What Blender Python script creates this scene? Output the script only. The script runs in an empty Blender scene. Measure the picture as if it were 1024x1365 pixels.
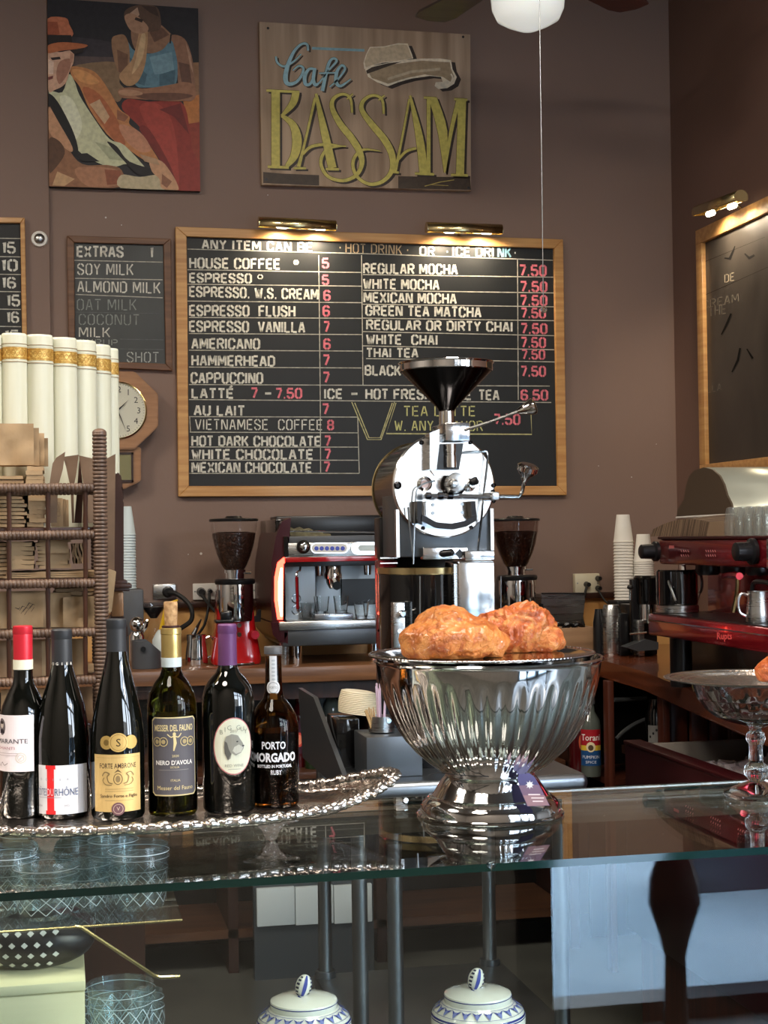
import bpy, bmesh, math, random
from mathutils import Matrix, Vector, noise
random.seed(7)
SC = bpy.context.scene
COL = SC.collection
PI = math.pi
sin, cos = math.sin, math.cos

def lin(c):
    c = c / 255.0
    return c / 12.92 if c <= 0.04045 else ((c + 0.055) / 1.055) ** 2.4
def rgb(r, g, b): return (lin(r), lin(g), lin(b), 1.0)

# ------------------------------------------------------------ camera
FP = 2050.0
CAM = Vector((0.0, 0.0, 1.5))
YAW, PITCH, ROLL = math.radians(12.0), 0.0159, -0.0145
ROT = Matrix.Rotation(-YAW, 3, 'Z') @ Matrix.Rotation(PI / 2 + PITCH, 3, 'X') @ Matrix.Rotation(ROLL, 3, 'Z')
cd = bpy.data.cameras.new('camera'); cam = bpy.data.objects.new('camera', cd); COL.objects.link(cam)
cam.matrix_world = Matrix.Translation(CAM) @ ROT.to_4x4()
cd.sensor_fit = 'HORIZONTAL'; cd.sensor_width = 36.0; cd.lens = FP / 1024 * 36.0
cd.clip_start = 0.05; cd.clip_end = 100
SC.camera = cam

# ------------------------------------------------------------ exposure, world
SC.view_settings.view_transform = 'Standard'
SC.view_settings.look = 'None'
SC.view_settings.gamma = 1.0
SC.view_settings.use_curve_mapping = False
SC.view_settings.exposure = 0.0
SC.cycles.max_bounces = 10
SC.cycles.transparent_max_bounces = 24
SC.cycles.sample_clamp_indirect = 6.0
SC.cycles.use_denoising = True
SC.cycles.caustics_reflective = True

W = bpy.data.worlds.new('sky'); SC.world = W; W.use_nodes = True
nt = W.node_tree; nt.nodes.clear()
wo = nt.nodes.new('ShaderNodeOutputWorld'); bg = nt.nodes.new('ShaderNodeBackground')
tc = nt.nodes.new('ShaderNodeTexCoord'); sp = nt.nodes.new('ShaderNodeSeparateXYZ')
cr = nt.nodes.new('ShaderNodeValToRGB')
cr.color_ramp.elements[0].position = 0.0; cr.color_ramp.elements[0].color = (0.84, 0.92, 1.0, 1)
cr.color_ramp.elements[1].position = 0.7; cr.color_ramp.elements[1].color = (0.55, 0.74, 1.0, 1)
nt.links.new(tc.outputs['Generated'], sp.inputs[0]); nt.links.new(sp.outputs['Z'], cr.inputs[0])
nt.links.new(cr.outputs[0], bg.inputs[0]); bg.inputs[1].default_value = 17.0
nt.links.new(bg.outputs[0], wo.inputs[0])

WIN = [(1.42, 2.5), (2.65, 3.8), (3.95, 5.3)]       # street windows, x ranges
FY = -0.60                                          # street wall plane
for (a, b) in WIN:
    ld = bpy.data.lights.new('daylight_portal', 'AREA'); ld.shape = 'RECTANGLE'
    ld.size = b - a; ld.size_y = 2.9; ld.cycles.is_portal = True
    lo = bpy.data.objects.new('daylight_portal', ld); COL.objects.link(lo)
    lo.location = ((a + b) / 2, FY + 0.02, 1.6); lo.rotation_euler = (PI / 2, 0, 0)
# low sun through the street windows
sd = bpy.data.lights.new('sun', 'SUN'); sd.energy = 2.6; sd.angle = math.radians(1.0); sd.color = (1.0, 0.92, 0.80)
so = bpy.data.objects.new('sun', sd); COL.objects.link(so)
SUN_FROM = Vector((0.62, -0.60, 0.285)).normalized()
so.rotation_euler = SUN_FROM.to_track_quat('Z', 'Y').to_euler()
# unseen fill discs added under the ceiling to brighten walls and metal
for (x, y, e) in [(-2.2, 2.6, 125), (-0.6, 0.8, 70), (1.1, 2.2, 85)]:
    ld = bpy.data.lights.new('added_fill_light', 'AREA'); ld.shape = 'DISK'; ld.size = 1.1; ld.energy = e; ld.color = (1.0, 0.90, 0.78)
    lo = bpy.data.objects.new('added_fill_light', ld); COL.objects.link(lo); lo.location = (x, y, 3.8)

def ray(px, py): return ROT @ Vector(((px - 512) / FP, -(py - 682.5) / FP, -1.0))
def at(px, py, Y):
    v = ray(px, py); return CAM + v * (Y / v.y)
def atz(px, py, z):
    v = ray(px, py); return CAM + v * ((z - CAM.z) / v.z)
def atx(px, py, X):
    v = ray(px, py); return CAM + v * (X / v.x)
def mpp(p):                                          # metres per pixel at a point
    return -(ROT.transposed() @ (p - CAM)).z / FP

# ------------------------------------------------------------ mesh builder
class MB:
    def __init__(s): s.bm = bmesh.new(); s.M = Matrix.Identity(4)
    def v(s, p): return s.bm.verts.new(s.M @ Vector(p))
    def face(s, pts):
        try: return s.bm.faces.new([s.v(p) for p in pts])
        except ValueError: return None
    def box(s, x0, x1, y0, y1, z0, z1, bev=0.0, seg=2):
        x0, x1 = min(x0, x1), max(x0, x1); y0, y1 = min(y0, y1), max(y0, y1); z0, z1 = min(z0, z1), max(z0, z1)
        vs = [s.v((x, y, z)) for z in (z0, z1) for y in (y0, y1) for x in (x0, x1)]
        fs = [s.bm.faces.new([vs[i] for i in f]) for f in ((0, 2, 3, 1), (4, 5, 7, 6), (0, 1, 5, 4), (2, 6, 7, 3), (0, 4, 6, 2), (1, 3, 7, 5))]
        if bev > 0:
            es = list({e for f in fs for e in f.edges})
            bmesh.ops.bevel(s.bm, geom=es, offset=bev, segments=seg, affect='EDGES', profile=0.5)
        return s
    def loft(s, rings, cap=True, closed=True):
        R = [[s.v(p) for p in r] for r in rings]
        n = len(R[0])
        for a, b in zip(R, R[1:]):
            for i in range(n if closed else n - 1):
                j = (i + 1) % n
                try: s.bm.faces.new((a[i], a[j], b[j], b[i]))
                except ValueError: pass
        if cap:
            try: s.bm.faces.new(list(reversed(R[0]))); s.bm.faces.new(R[-1])
            except ValueError: pass
        return s
    def lathe(s, cx, cy, prof, seg=32, f=None, cap=True):
        rings = []
        for i, (r, z) in enumerate(prof):
            ring = []
            for k in range(seg):
                t = 2 * PI * k / seg
                rr = r * (f(t, i) if f else 1.0)
                ring.append((cx + rr * cos(t), cy + rr * sin(t), z))
            rings.append(ring)
        return s.loft(rings, cap)
    def disc(s, c, r, n, h, seg=24, r2=None):         # cylinder from c along n by h
        n = Vector(n).normalized(); a = n.orthogonal().normalized(); b = n.cross(a); c = Vector(c)
        r2 = r if r2 is None else r2
        rings = [[c + (a * cos(2*PI*k/seg) + b * sin(2*PI*k/seg)) * rr + n * hh for k in range(seg)] for rr, hh in ((r, 0), (r2, h))]
        return s.loft(rings)
    def revolve(s, c, n, prof, seg=24, cap=True):       # profile (radius, along) round an axis n
        n = Vector(n).normalized(); a = n.orthogonal().normalized(); b = n.cross(a); c = Vector(c)
        rings = [[c + (a * cos(2*PI*k/seg) + b * sin(2*PI*k/seg)) * rr + n * hh for k in range(seg)] for rr, hh in prof]
        return s.loft(rings, cap)
    def tube(s, pts, r, seg=8, closed=False):
        pts = [Vector(p) for p in pts]; n = len(pts); rings = []
        up = None
        for i, p in enumerate(pts):
            if closed: d = pts[(i + 1) % n] - pts[i - 1]
            else: d = pts[min(i + 1, n - 1)] - pts[max(i - 1, 0)]
            d.normalize()
            if up is None: up = d.orthogonal().normalized()
            a = (up - d * up.dot(d)); a = a.normalized() if a.length > 1e-6 else d.orthogonal().normalized()
            up = a; b = d.cross(a)
            rr = r[i] if isinstance(r, (list, tuple)) else r
            rings.append([p + (a * cos(2*PI*k/seg) + b * sin(2*PI*k/seg)) * rr for k in range(seg)])
        if closed: rings.append(rings[0])
        s.loft(rings, cap=not closed)
        if closed: bmesh.ops.remove_doubles(s.bm, verts=s.bm.verts, dist=1e-6)
        return s
    def prism(s, poly, vec):
        vec = Vector(vec); return s.loft([[Vector(p) for p in poly], [Vector(p) + vec for p in poly]])
    def ball(s, c, rx, ry=None, rz=None, seg=20, rings=12, M=None):
        ry = rx if ry is None else ry; rz = rx if rz is None else rz
        c = Vector(c); R = []
        for j in range(rings + 1):
            ph = PI * j / rings; q = max(sin(ph), 1e-3)
            ring = []
            for k in range(seg):
                t = 2*PI*k/seg; p = Vector((rx*q*cos(t), ry*q*sin(t), -rz*cos(ph)))
                if M: p = M @ p
                ring.append(c + p)
            R.append(ring)
        return s.loft(R)
    def build(s, name, mat, parent=None, smooth=True, ang=35.0, label=None, kind=None):
        bmesh.ops.recalc_face_normals(s.bm, faces=s.bm.faces)
        off = root_loc(parent) if parent else Vector((0, 0, 0))
        me = bpy.data.meshes.new(name)
        if parent:
            for v in s.bm.verts: v.co -= off
        s.bm.to_mesh(me); s.bm.free()
        me.materials.append(mat)
        if smooth:
            for p in me.polygons: p.use_smooth = True
            try: me.set_sharp_from_angle(angle=math.radians(ang))
            except Exception: pass
        o = bpy.data.objects.new(name, me); COL.objects.link(o)
        if parent: o.parent = parent
        if label: o['label'] = label
        if kind: o['kind'] = kind
        return o

def root_loc(o):
    while o.parent: o = o.parent
    return Vector(o.location)
def thing(name, label, cat, loc=(0, 0, 0), group=None):
    o = bpy.data.objects.new(name, None); COL.objects.link(o); o.location = loc; o.empty_display_size = 0.05
    o['label'] = label; o['category'] = cat
    if group: o['group'] = group
    return o
def solo(mb, name, mat, label, cat, group=None, kind=None, **k):
    cs = [v.co.copy() for v in mb.bm.verts]
    lo = Vector((min(c.x for c in cs), min(c.y for c in cs), min(c.z for c in cs))); hi = Vector((max(c.x for c in cs), max(c.y for c in cs), 0))
    base = Vector(((lo.x + hi.x) / 2, (lo.y + hi.y) / 2, lo.z))
    for v in mb.bm.verts: v.co -= base
    o = mb.build(name, mat, **k); o.location = base
    o['label'] = label; o['category'] = cat
    if group: o['group'] = group
    if kind: o['kind'] = kind
    return o
def struct(mb, name, mat, **k):
    o = mb.build(name, mat, **k); o['kind'] = 'structure'; return o
def dup(root, loc=None, label=None, group=None, rotz=None):
    r = root.copy(); COL.objects.link(r)
    if loc is not None: r.location = loc
    if rotz is not None: r.rotation_euler = (0, 0, rotz)
    if label: r['label'] = label
    if group: r['group'] = group
    for ch in [c for c in bpy.data.objects if c.parent == root]:
        c = ch.copy(); COL.objects.link(c); c.parent = r
        for g in [g for g in bpy.data.objects if g.parent == ch]:
            d = g.copy(); COL.objects.link(d); d.parent = c
    return r

# pixel-aimed builders at a real distance
def pb(mb, x0, y0, x1, y1, Y0, Y1, bev=0.0):          # box whose front lies on the plane Y0
    a = at(x0, y0, Y0); b = at(x1, y1, Y0)
    return mb.box(a.x, b.x, Y0, Y1, b.z, a.z, bev)
def pprof(cx, prof, Y):
    p = at(cx, prof[0][1], Y); s = mpp(p)
    return p.x, [(hw * s, at(cx, y, Y).z) for hw, y in prof]
def plathe(mb, cx, prof, Y, seg=32, f=None, cap=True):
    x, pr = pprof(cx, prof, Y); return mb.lathe(x, Y, pr, seg, f, cap)

# ------------------------------------------------------------ materials
def mat(name, col, rough=0.5, metal=0.0, col2=None, scale=(8, 8, 8), detail=4.0, lo=0.35, hi=0.65, bump=0.0, bscale=None,
        trans=0.0, ior=1.45, coat=0.0, emis=None, estr=0.0, alpha=1.0, spec=0.5, sub=0.0, rvar=0.0, dist=0.0):
    m = bpy.data.materials.new(name); m.use_nodes = True; N = m.node_tree.nodes; L = m.node_tree.links
    b = N['Principled BSDF']
    b.inputs['Base Color'].default_value = col; b.inputs['Roughness'].default_value = rough; b.inputs['Metallic'].default_value = metal
    b.inputs['IOR'].default_value = ior; b.inputs['Transmission Weight'].default_value = trans
    b.inputs['Coat Weight'].default_value = coat; b.inputs['Coat Roughness'].default_value = 0.05
    b.inputs['Specular IOR Level'].default_value = spec; b.inputs['Alpha'].default_value = alpha
    if sub: b.inputs['Subsurface Weight'].default_value = sub; b.inputs['Subsurface Radius'].default_value = (0.01, 0.006, 0.003)
    if emis: b.inputs['Emission Color'].default_value = emis; b.inputs['Emission Strength'].default_value = estr
    if col2 or bump or rvar:
        t = N.new('ShaderNodeTexCoord'); mp = N.new('ShaderNodeMapping'); mp.inputs['Scale'].default_value = scale
        L.new(t.outputs['Object'], mp.inputs[0])
        n = N.new('ShaderNodeTexNoise'); n.inputs['Scale'].default_value = 1.0; n.inputs['Detail'].default_value = detail
        n.inputs['Distortion'].default_value = dist
        L.new(mp.outputs[0], n.inputs['Vector'])
        if col2:
            r = N.new('ShaderNodeValToRGB'); r.color_ramp.elements[0].position = lo; r.color_ramp.elements[1].position = hi
            r.color_ramp.elements[0].color = col; r.color_ramp.elements[1].color = col2
            L.new(n.outputs['Fac'], r.inputs[0]); L.new(r.outputs[0], b.inputs['Base Color'])
        if rvar:
            q = N.new('ShaderNodeMapRange'); q.inputs['To Min'].default_value = max(0, rough - rvar); q.inputs['To Max'].default_value = rough + rvar
            L.new(n.outputs['Fac'], q.inputs['Value']); L.new(q.outputs[0], b.inputs['Roughness'])
        if bump:
            n2 = n
            if bscale:
                mp2 = N.new('ShaderNodeMapping'); mp2.inputs['Scale'].default_value = bscale; L.new(t.outputs['Object'], mp2.inputs[0])
                n2 = N.new('ShaderNodeTexNoise'); n2.inputs['Scale'].default_value = 1.0; n2.inputs['Detail'].default_value = 3.0; L.new(mp2.outputs[0], n2.inputs['Vector'])
            bp = N.new('ShaderNodeBump'); bp.inputs['Strength'].default_value = bump; bp.inputs['Distance'].default_value = 0.004
            L.new(n2.outputs['Fac'], bp.inputs['Height']); L.new(bp.outputs[0], b.inputs['Normal'])
    return m

def pane_mat(name, tint=(0.93, 0.97, 0.96), rough=0.0, ior=1.5, haze=0.0):   # thin sheet of glass: clear, with its own reflection
    m = bpy.data.materials.new(name); m.use_nodes = True; N = m.node_tree.nodes; L = m.node_tree.links; N.clear()
    o = N.new('ShaderNodeOutputMaterial'); mx = N.new('ShaderNodeMixShader'); t = N.new('ShaderNodeBsdfTransparent'); g = N.new('ShaderNodeBsdfGlossy')
    f = N.new('ShaderNodeFresnel'); f.inputs['IOR'].default_value = ior
    ge = N.new('ShaderNodeNewGeometry'); ivt = N.new('ShaderNodeMapRange')
    t.inputs[0].default_value = (*tint, 1); g.inputs['Roughness'].default_value = rough; g.inputs[0].default_value = (1, 1, 1, 1)
    # the fresnel node sees the inside as glass-to-air: keep the same ratio on both faces
    a = N.new('ShaderNodeMath'); a.operation = 'MULTIPLY_ADD'; a.inputs[1].default_value = (1 / ior - ior); a.inputs[2].default_value = ior
    L.new(ge.outputs['Backfacing'], a.inputs[0])
    L.new(a.outputs[0], f.inputs['IOR'])
    N.remove(ivt)
    L.new(f.outputs[0], mx.inputs[0]); L.new(t.outputs[0], mx.inputs[1]); L.new(g.outputs[0], mx.inputs[2])
    if haze:
        d = N.new('ShaderNodeBsdfDiffuse'); d.inputs[0].default_value = (0.8, 0.85, 0.86, 1)
        m2 = N.new('ShaderNodeMixShader'); m2.inputs[0].default_value = haze
        L.new(mx.outputs[0], m2.inputs[1]); L.new(d.outputs[0], m2.inputs[2]); L.new(m2.outputs[0], o.inputs[0])
    else: L.new(mx.outputs[0], o.inputs[0])
    return m

def print_mat(name, rough=0.6, metal=0.0, wear=0.0, spec=0.3):   # flat print: colours come from the print's own colour attribute
    m = bpy.data.materials.new(name); m.use_nodes = True; N = m.node_tree.nodes; L = m.node_tree.links
    b = N['Principled BSDF']; b.inputs['Roughness'].default_value = rough; b.inputs['Metallic'].default_value = metal
    b.inputs['Specular IOR Level'].default_value = spec
    a = N.new('ShaderNodeAttribute'); a.attribute_name = 'ink'
    if wear:
        t = N.new('ShaderNodeTexCoord'); n = N.new('ShaderNodeTexNoise'); n.inputs['Scale'].default_value = 60; n.inputs['Detail'].default_value = 5
        L.new(t.outputs['Object'], n.inputs['Vector'])
        r = N.new('ShaderNodeMapRange'); r.inputs['From Min'].default_value = 0.35; r.inputs['From Max'].default_value = 0.6
        r.inputs['To Min'].default_value = 1 - wear; r.inputs['To Max'].default_value = 1.0
        L.new(n.outputs['Fac'], r.inputs['Value'])
        mu = N.new('ShaderNodeVectorMath'); mu.operation = 'SCALE'
        L.new(a.outputs['Color'], mu.inputs[0]); L.new(r.outputs[0], mu.inputs['Scale']); L.new(mu.outputs[0], b.inputs['Base Color'])
    else: L.new(a.outputs['Color'], b.inputs['Base Color'])
    return m

M = {}
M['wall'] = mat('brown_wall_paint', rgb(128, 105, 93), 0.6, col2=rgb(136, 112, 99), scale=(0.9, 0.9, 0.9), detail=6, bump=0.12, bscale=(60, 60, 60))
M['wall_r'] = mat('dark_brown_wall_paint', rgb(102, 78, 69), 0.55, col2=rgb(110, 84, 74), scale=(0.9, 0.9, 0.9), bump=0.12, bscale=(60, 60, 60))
M['ceil'] = mat('ceiling_paint', rgb(120, 114, 106), 0.8, col2=rgb(128, 120, 112))
M['room'] = mat('cafe_wall_paint', rgb(130, 124, 118), 0.7, col2=rgb(140, 134, 128))
M['tile_floor'] = mat('floor_tile', rgb(96, 94, 88), 0.35, col2=rgb(80, 78, 74), scale=(3, 3, 3))
M['pave'] = mat('street_paving', rgb(172, 184, 190), 0.8, col2=rgb(150, 164, 172), scale=(1.5, 1.5, 1.5))
M['facade'] = mat('street_wall_render', rgb(150, 140, 128), 0.8, col2=rgb(120, 110, 100), scale=(1, 1, 1))
M['oak'] = mat('oak_frame', rgb(206, 158, 98), 0.4, col2=rgb(182, 130, 74), scale=(3, 3, 40), detail=3, bump=0.05, coat=0.2)
M['oakh'] = mat('oak_frame_grain_along', rgb(206, 158, 98), 0.4, col2=rgb(182, 130, 74), scale=(3, 40, 60), detail=3, bump=0.05, coat=0.2)
M['walnut'] = mat('walnut_frame', rgb(120, 84, 58), 0.45, col2=rgb(94, 62, 42), scale=(3, 40, 60), detail=3)
M['slate'] = mat('chalkboard', rgb(18, 19, 20), 0.5, col2=rgb(30, 31, 31), scale=(5, 5, 2), detail=6, lo=0.3, hi=0.75, spec=0.5)
M['slate_g'] = mat('dusty_chalkboard', rgb(52, 55, 55), 0.45, col2=rgb(70, 73, 72), scale=(4, 4, 3), detail=6)
M['slate_r'] = mat('smeared_chalkboard', rgb(44, 40, 37), 0.38, col2=rgb(76, 70, 64), scale=(5, 3, 1.6), detail=7, lo=0.35, hi=0.75, dist=0.6)
M['counter'] = mat('oak_counter', rgb(140, 96, 62), 0.42, col2=rgb(104, 70, 46), scale=(2.5, 30, 60), detail=4, coat=0.12)
M['counter_r'] = mat('varnished_red_counter', rgb(122, 62, 34), 0.25, col2=rgb(88, 42, 24), scale=(30, 2.5, 60), detail=4, coat=0.6)
M['darkwood'] = mat('dark_cabinet_wood', rgb(62, 36, 26), 0.4, col2=rgb(44, 25, 18), scale=(30, 30, 3), detail=3)
M['redwood'] = mat('reddish_cabinet_wood', rgb(84, 40, 26), 0.38, col2=rgb(60, 28, 20), scale=(40, 40, 2), detail=4)
M['shelfwood'] = mat('shelf_wood', rgb(96, 62, 42), 0.4, col2=rgb(74, 46, 32), scale=(3, 30, 30))
M['backsplash'] = mat('birch_backsplash', rgb(206, 158, 96), 0.5, col2=rgb(190, 140, 80), scale=(3, 3, 14))
M['brass'] = mat('brass', rgb(222, 202, 150), 0.24, 1.0, rvar=0.06)
M['chrome'] = mat('chrome', rgb(232, 232, 232), 0.06, 1.0, rvar=0.03)
M['silver'] = mat('silver_plate', rgb(222, 222, 222), 0.07, 1.0, rvar=0.05, scale=(20, 20, 20))
M['agedsilver'] = mat('aged_silver', rgb(232, 226, 220), 0.2, 1.0, col2=rgb(196, 186, 178), scale=(40, 40, 40), rvar=0.08, bump=0.3, bscale=(120, 120, 120))
M['steel'] = mat('brushed_steel', rgb(190, 190, 188), 0.28, 1.0, rvar=0.08, scale=(4, 4, 120), bump=0.03)
M['steel_d'] = mat('dull_steel', rgb(150, 155, 158), 0.38, 1.0, rvar=0.08)
M['polished'] = mat('polished_steel_plate', rgb(240, 240, 240), 0.16, 1.0, rvar=0.05, scale=(3, 3, 40))
M['gunmetal'] = mat('dark_grey_enamel', rgb(88, 92, 96), 0.35, 0.6)
M['black'] = mat('black_plastic', rgb(22, 22, 24), 0.3, rvar=0.08)
M['blackg'] = mat('black_gloss', rgb(12, 12, 13), 0.1, coat=0.5)
M['darkcone'] = mat('dark_polished_cone', rgb(44, 43, 44), 0.16, 1.0)
M['rubber'] = mat('black_rubber', rgb(18, 18, 18), 0.6)
M['charcoal'] = mat('charcoal_plastic', rgb(76, 78, 82), 0.4)
M['red'] = mat('red_enamel', rgb(170, 18, 22), 0.15, coat=1.0, spec=0.6)
M['redm'] = mat('red_metallic', rgb(196, 40, 54), 0.2, 0.8, coat=0.6)
M['redd'] = mat('dark_red_panel', rgb(140, 28, 40), 0.25, 0.7, coat=0.4)
M['maroon'] = mat('maroon_metal', rgb(62, 18, 22), 0.3, 0.4)
M['redlight'] = mat('red_neon', rgb(255, 60, 40), 0.3, emis=(1.0, 0.055, 0.03, 1), estr=9.0)
M['redcore'] = mat('neon_core', rgb(255, 170, 130), 0.3, emis=(1.0, 0.45, 0.25, 1), estr=7.0)
M['bulb'] = mat('lit_tube', (1, 1, 1, 1), 0.4, emis=(1.0, 0.86, 0.62, 1), estr=12.0)
M['opal'] = mat('opal_glass', rgb(228, 230, 224), 0.12, sub=0.3, coat=0.5, emis=(1.0, 1.0, 0.93, 1), estr=0.5)
M['fanwood'] = mat('fan_blade_wood', rgb(84, 74, 68), 0.35, col2=rgb(70, 60, 55), scale=(3, 30, 30), coat=0.3)
M['fanred'] = mat('fan_blade_cherry', rgb(92, 40, 30), 0.4, col2=rgb(76, 30, 24), scale=(3, 30, 30))
M['white'] = mat('white_plastic', rgb(226, 222, 214), 0.35)
M['ivory'] = mat('ivory_plastic', rgb(214, 206, 180), 0.4)
M['paper'] = mat('white_paper_cup', rgb(226, 222, 212), 0.6, col2=rgb(236, 232, 224))
M['bluecup'] = mat('pale_blue_cup', rgb(200, 214, 216), 0.55, col2=rgb(212, 224, 226))
M['kraft'] = mat('kraft_paper', rgb(176, 148, 112), 0.75, col2=rgb(158, 130, 96), scale=(14, 14, 14), detail=6, bump=0.5, bscale=(24, 24, 24))
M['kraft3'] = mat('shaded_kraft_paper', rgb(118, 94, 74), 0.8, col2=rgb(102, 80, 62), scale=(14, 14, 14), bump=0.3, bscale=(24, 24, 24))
M['kraft2'] = mat('dark_kraft_paper', rgb(148, 120, 92), 0.75, col2=rgb(128, 102, 76), scale=(14, 14, 14), detail=6, bump=0.4, bscale=(24, 24, 24))
M['card'] = mat('cardboard', rgb(166, 132, 94), 0.7, col2=rgb(152, 120, 84), scale=(20, 20, 4))
M['wicker'] = mat('wicker_wrap', rgb(112, 88, 72), 0.45, col2=rgb(78, 58, 46), scale=(60, 60, 60), coat=0.2)
M['spindle'] = mat('spindle_wood', rgb(74, 42, 26), 0.35, col2=rgb(54, 30, 20), scale=(30, 30, 4), coat=0.3)
M['book'] = mat('cream_leather', rgb(214, 213, 192), 0.4, col2=rgb(206, 204, 180), scale=(60, 60, 4), bump=0.05)
M['gold'] = mat('gold_foil', rgb(226, 192, 110), 0.4, 0.35, col2=rgb(196, 152, 74), scale=(180, 180, 180), lo=0.42, hi=0.5)
M['goldline'] = mat('tooled_line', rgb(150, 128, 96), 0.5)
M['clockwood'] = mat('oak_clock_case', rgb(170, 124, 84), 0.4, col2=rgb(148, 104, 68), scale=(6, 6, 50), coat=0.3)
M['dial'] = mat('clock_dial', rgb(222, 220, 200), 0.4)
M['glassd'] = pane_mat('glass_sheet', (0.99, 0.99, 0.99))
M['fluted'] = pane_mat('fluted_tumbler_glass', (0.88, 0.88, 0.86), haze=0.05, ior=1.6)
M['glass'] = mat('clear_glass', (1, 1, 1, 1), 0.0, trans=1.0, ior=1.47)
M['casecrystal'] = pane_mat('case_crystal', (0.90, 0.95, 0.96), haze=0.025, ior=1.7)
M['tumbler'] = mat('tumbler_glass', (0.96, 0.98, 0.98, 1), 0.02, trans=1.0, ior=1.3)
M['crystal'] = mat('cut_crystal', (0.94, 0.97, 0.98, 1), 0.02, trans=1.0, ior=1.4)
M['casetop'] = pane_mat('case_glass', (0.90, 0.94, 0.925), ior=1.72)
M['casefront'] = pane_mat('case_front_glass', (0.90, 0.945, 0.94), ior=1.6)
M['glassedge'] = mat('green_glass_edge', rgb(10, 44, 38), 0.08, trans=0.3, ior=1.5, coat=0.6)
M['smoke'] = pane_mat('smoked_hopper_plastic', (0.66, 0.58, 0.56))
M['beans'] = mat('coffee_beans', rgb(40, 24, 18), 0.35, col2=rgb(74, 48, 36), scale=(110, 110, 110), detail=2, lo=0.5, hi=0.68, bump=1.0)
M['bottleblack'] = mat('black_wine_glass', rgb(8, 9, 7), 0.03, spec=0.7, coat=0.3)
M['bottlegreen'] = mat('olive_wine_glass', rgb(118, 118, 40), 0.02, trans=1.0, ior=1.3)
M['bottlebrown'] = mat('brown_wine_glass', rgb(120, 74, 26), 0.02, trans=1.0, ior=1.3)
M['wine'] = mat('dark_wine', rgb(14, 5, 6), 0.1)
M['cork'] = mat('cork', rgb(196, 158, 112), 0.8, col2=rgb(150, 112, 74), scale=(160, 160, 160), bump=0.4)
M['pastry'] = None
M['table_steel'] = mat('worn_steel_top', rgb(150, 156, 162), 0.35, 1.0, rvar=0.1, scale=(6, 6, 6))
M['blue'] = mat('cobalt_glaze', rgb(40, 52, 130), 0.1, coat=0.6)
M['ceramic'] = mat('white_glaze', rgb(226, 224, 214), 0.12, coat=0.8)
M['ice'] = mat('ice', rgb(214, 206, 210), 0.3, col2=rgb(170, 158, 164), scale=(40, 40, 40), sub=0.2)
M['greencloth'] = mat('green_cloth', rgb(168, 178, 96), 0.9, col2=rgb(150, 160, 80), scale=(90, 90, 90), bump=0.4)
M['deskblack'] = mat('black_table_wood', rgb(20, 17, 16), 0.3)
M['cream'] = mat('cream_box', rgb(226, 220, 180), 0.55, col2=rgb(214, 208, 168), scale=(3, 3, 30))
M['ink'] = print_mat('flat_print', 0.55)
M['chalk'] = print_mat('chalk_paint', 0.9, wear=0.35, spec=0.1)
M['paint'] = print_mat('oil_paint', 0.45, wear=0.2)
M['foil'] = print_mat('foil_print', 0.35, 0.6)
M['grime'] = mat('lacquered_lid', rgb(40, 36, 40), 0.4)

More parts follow.
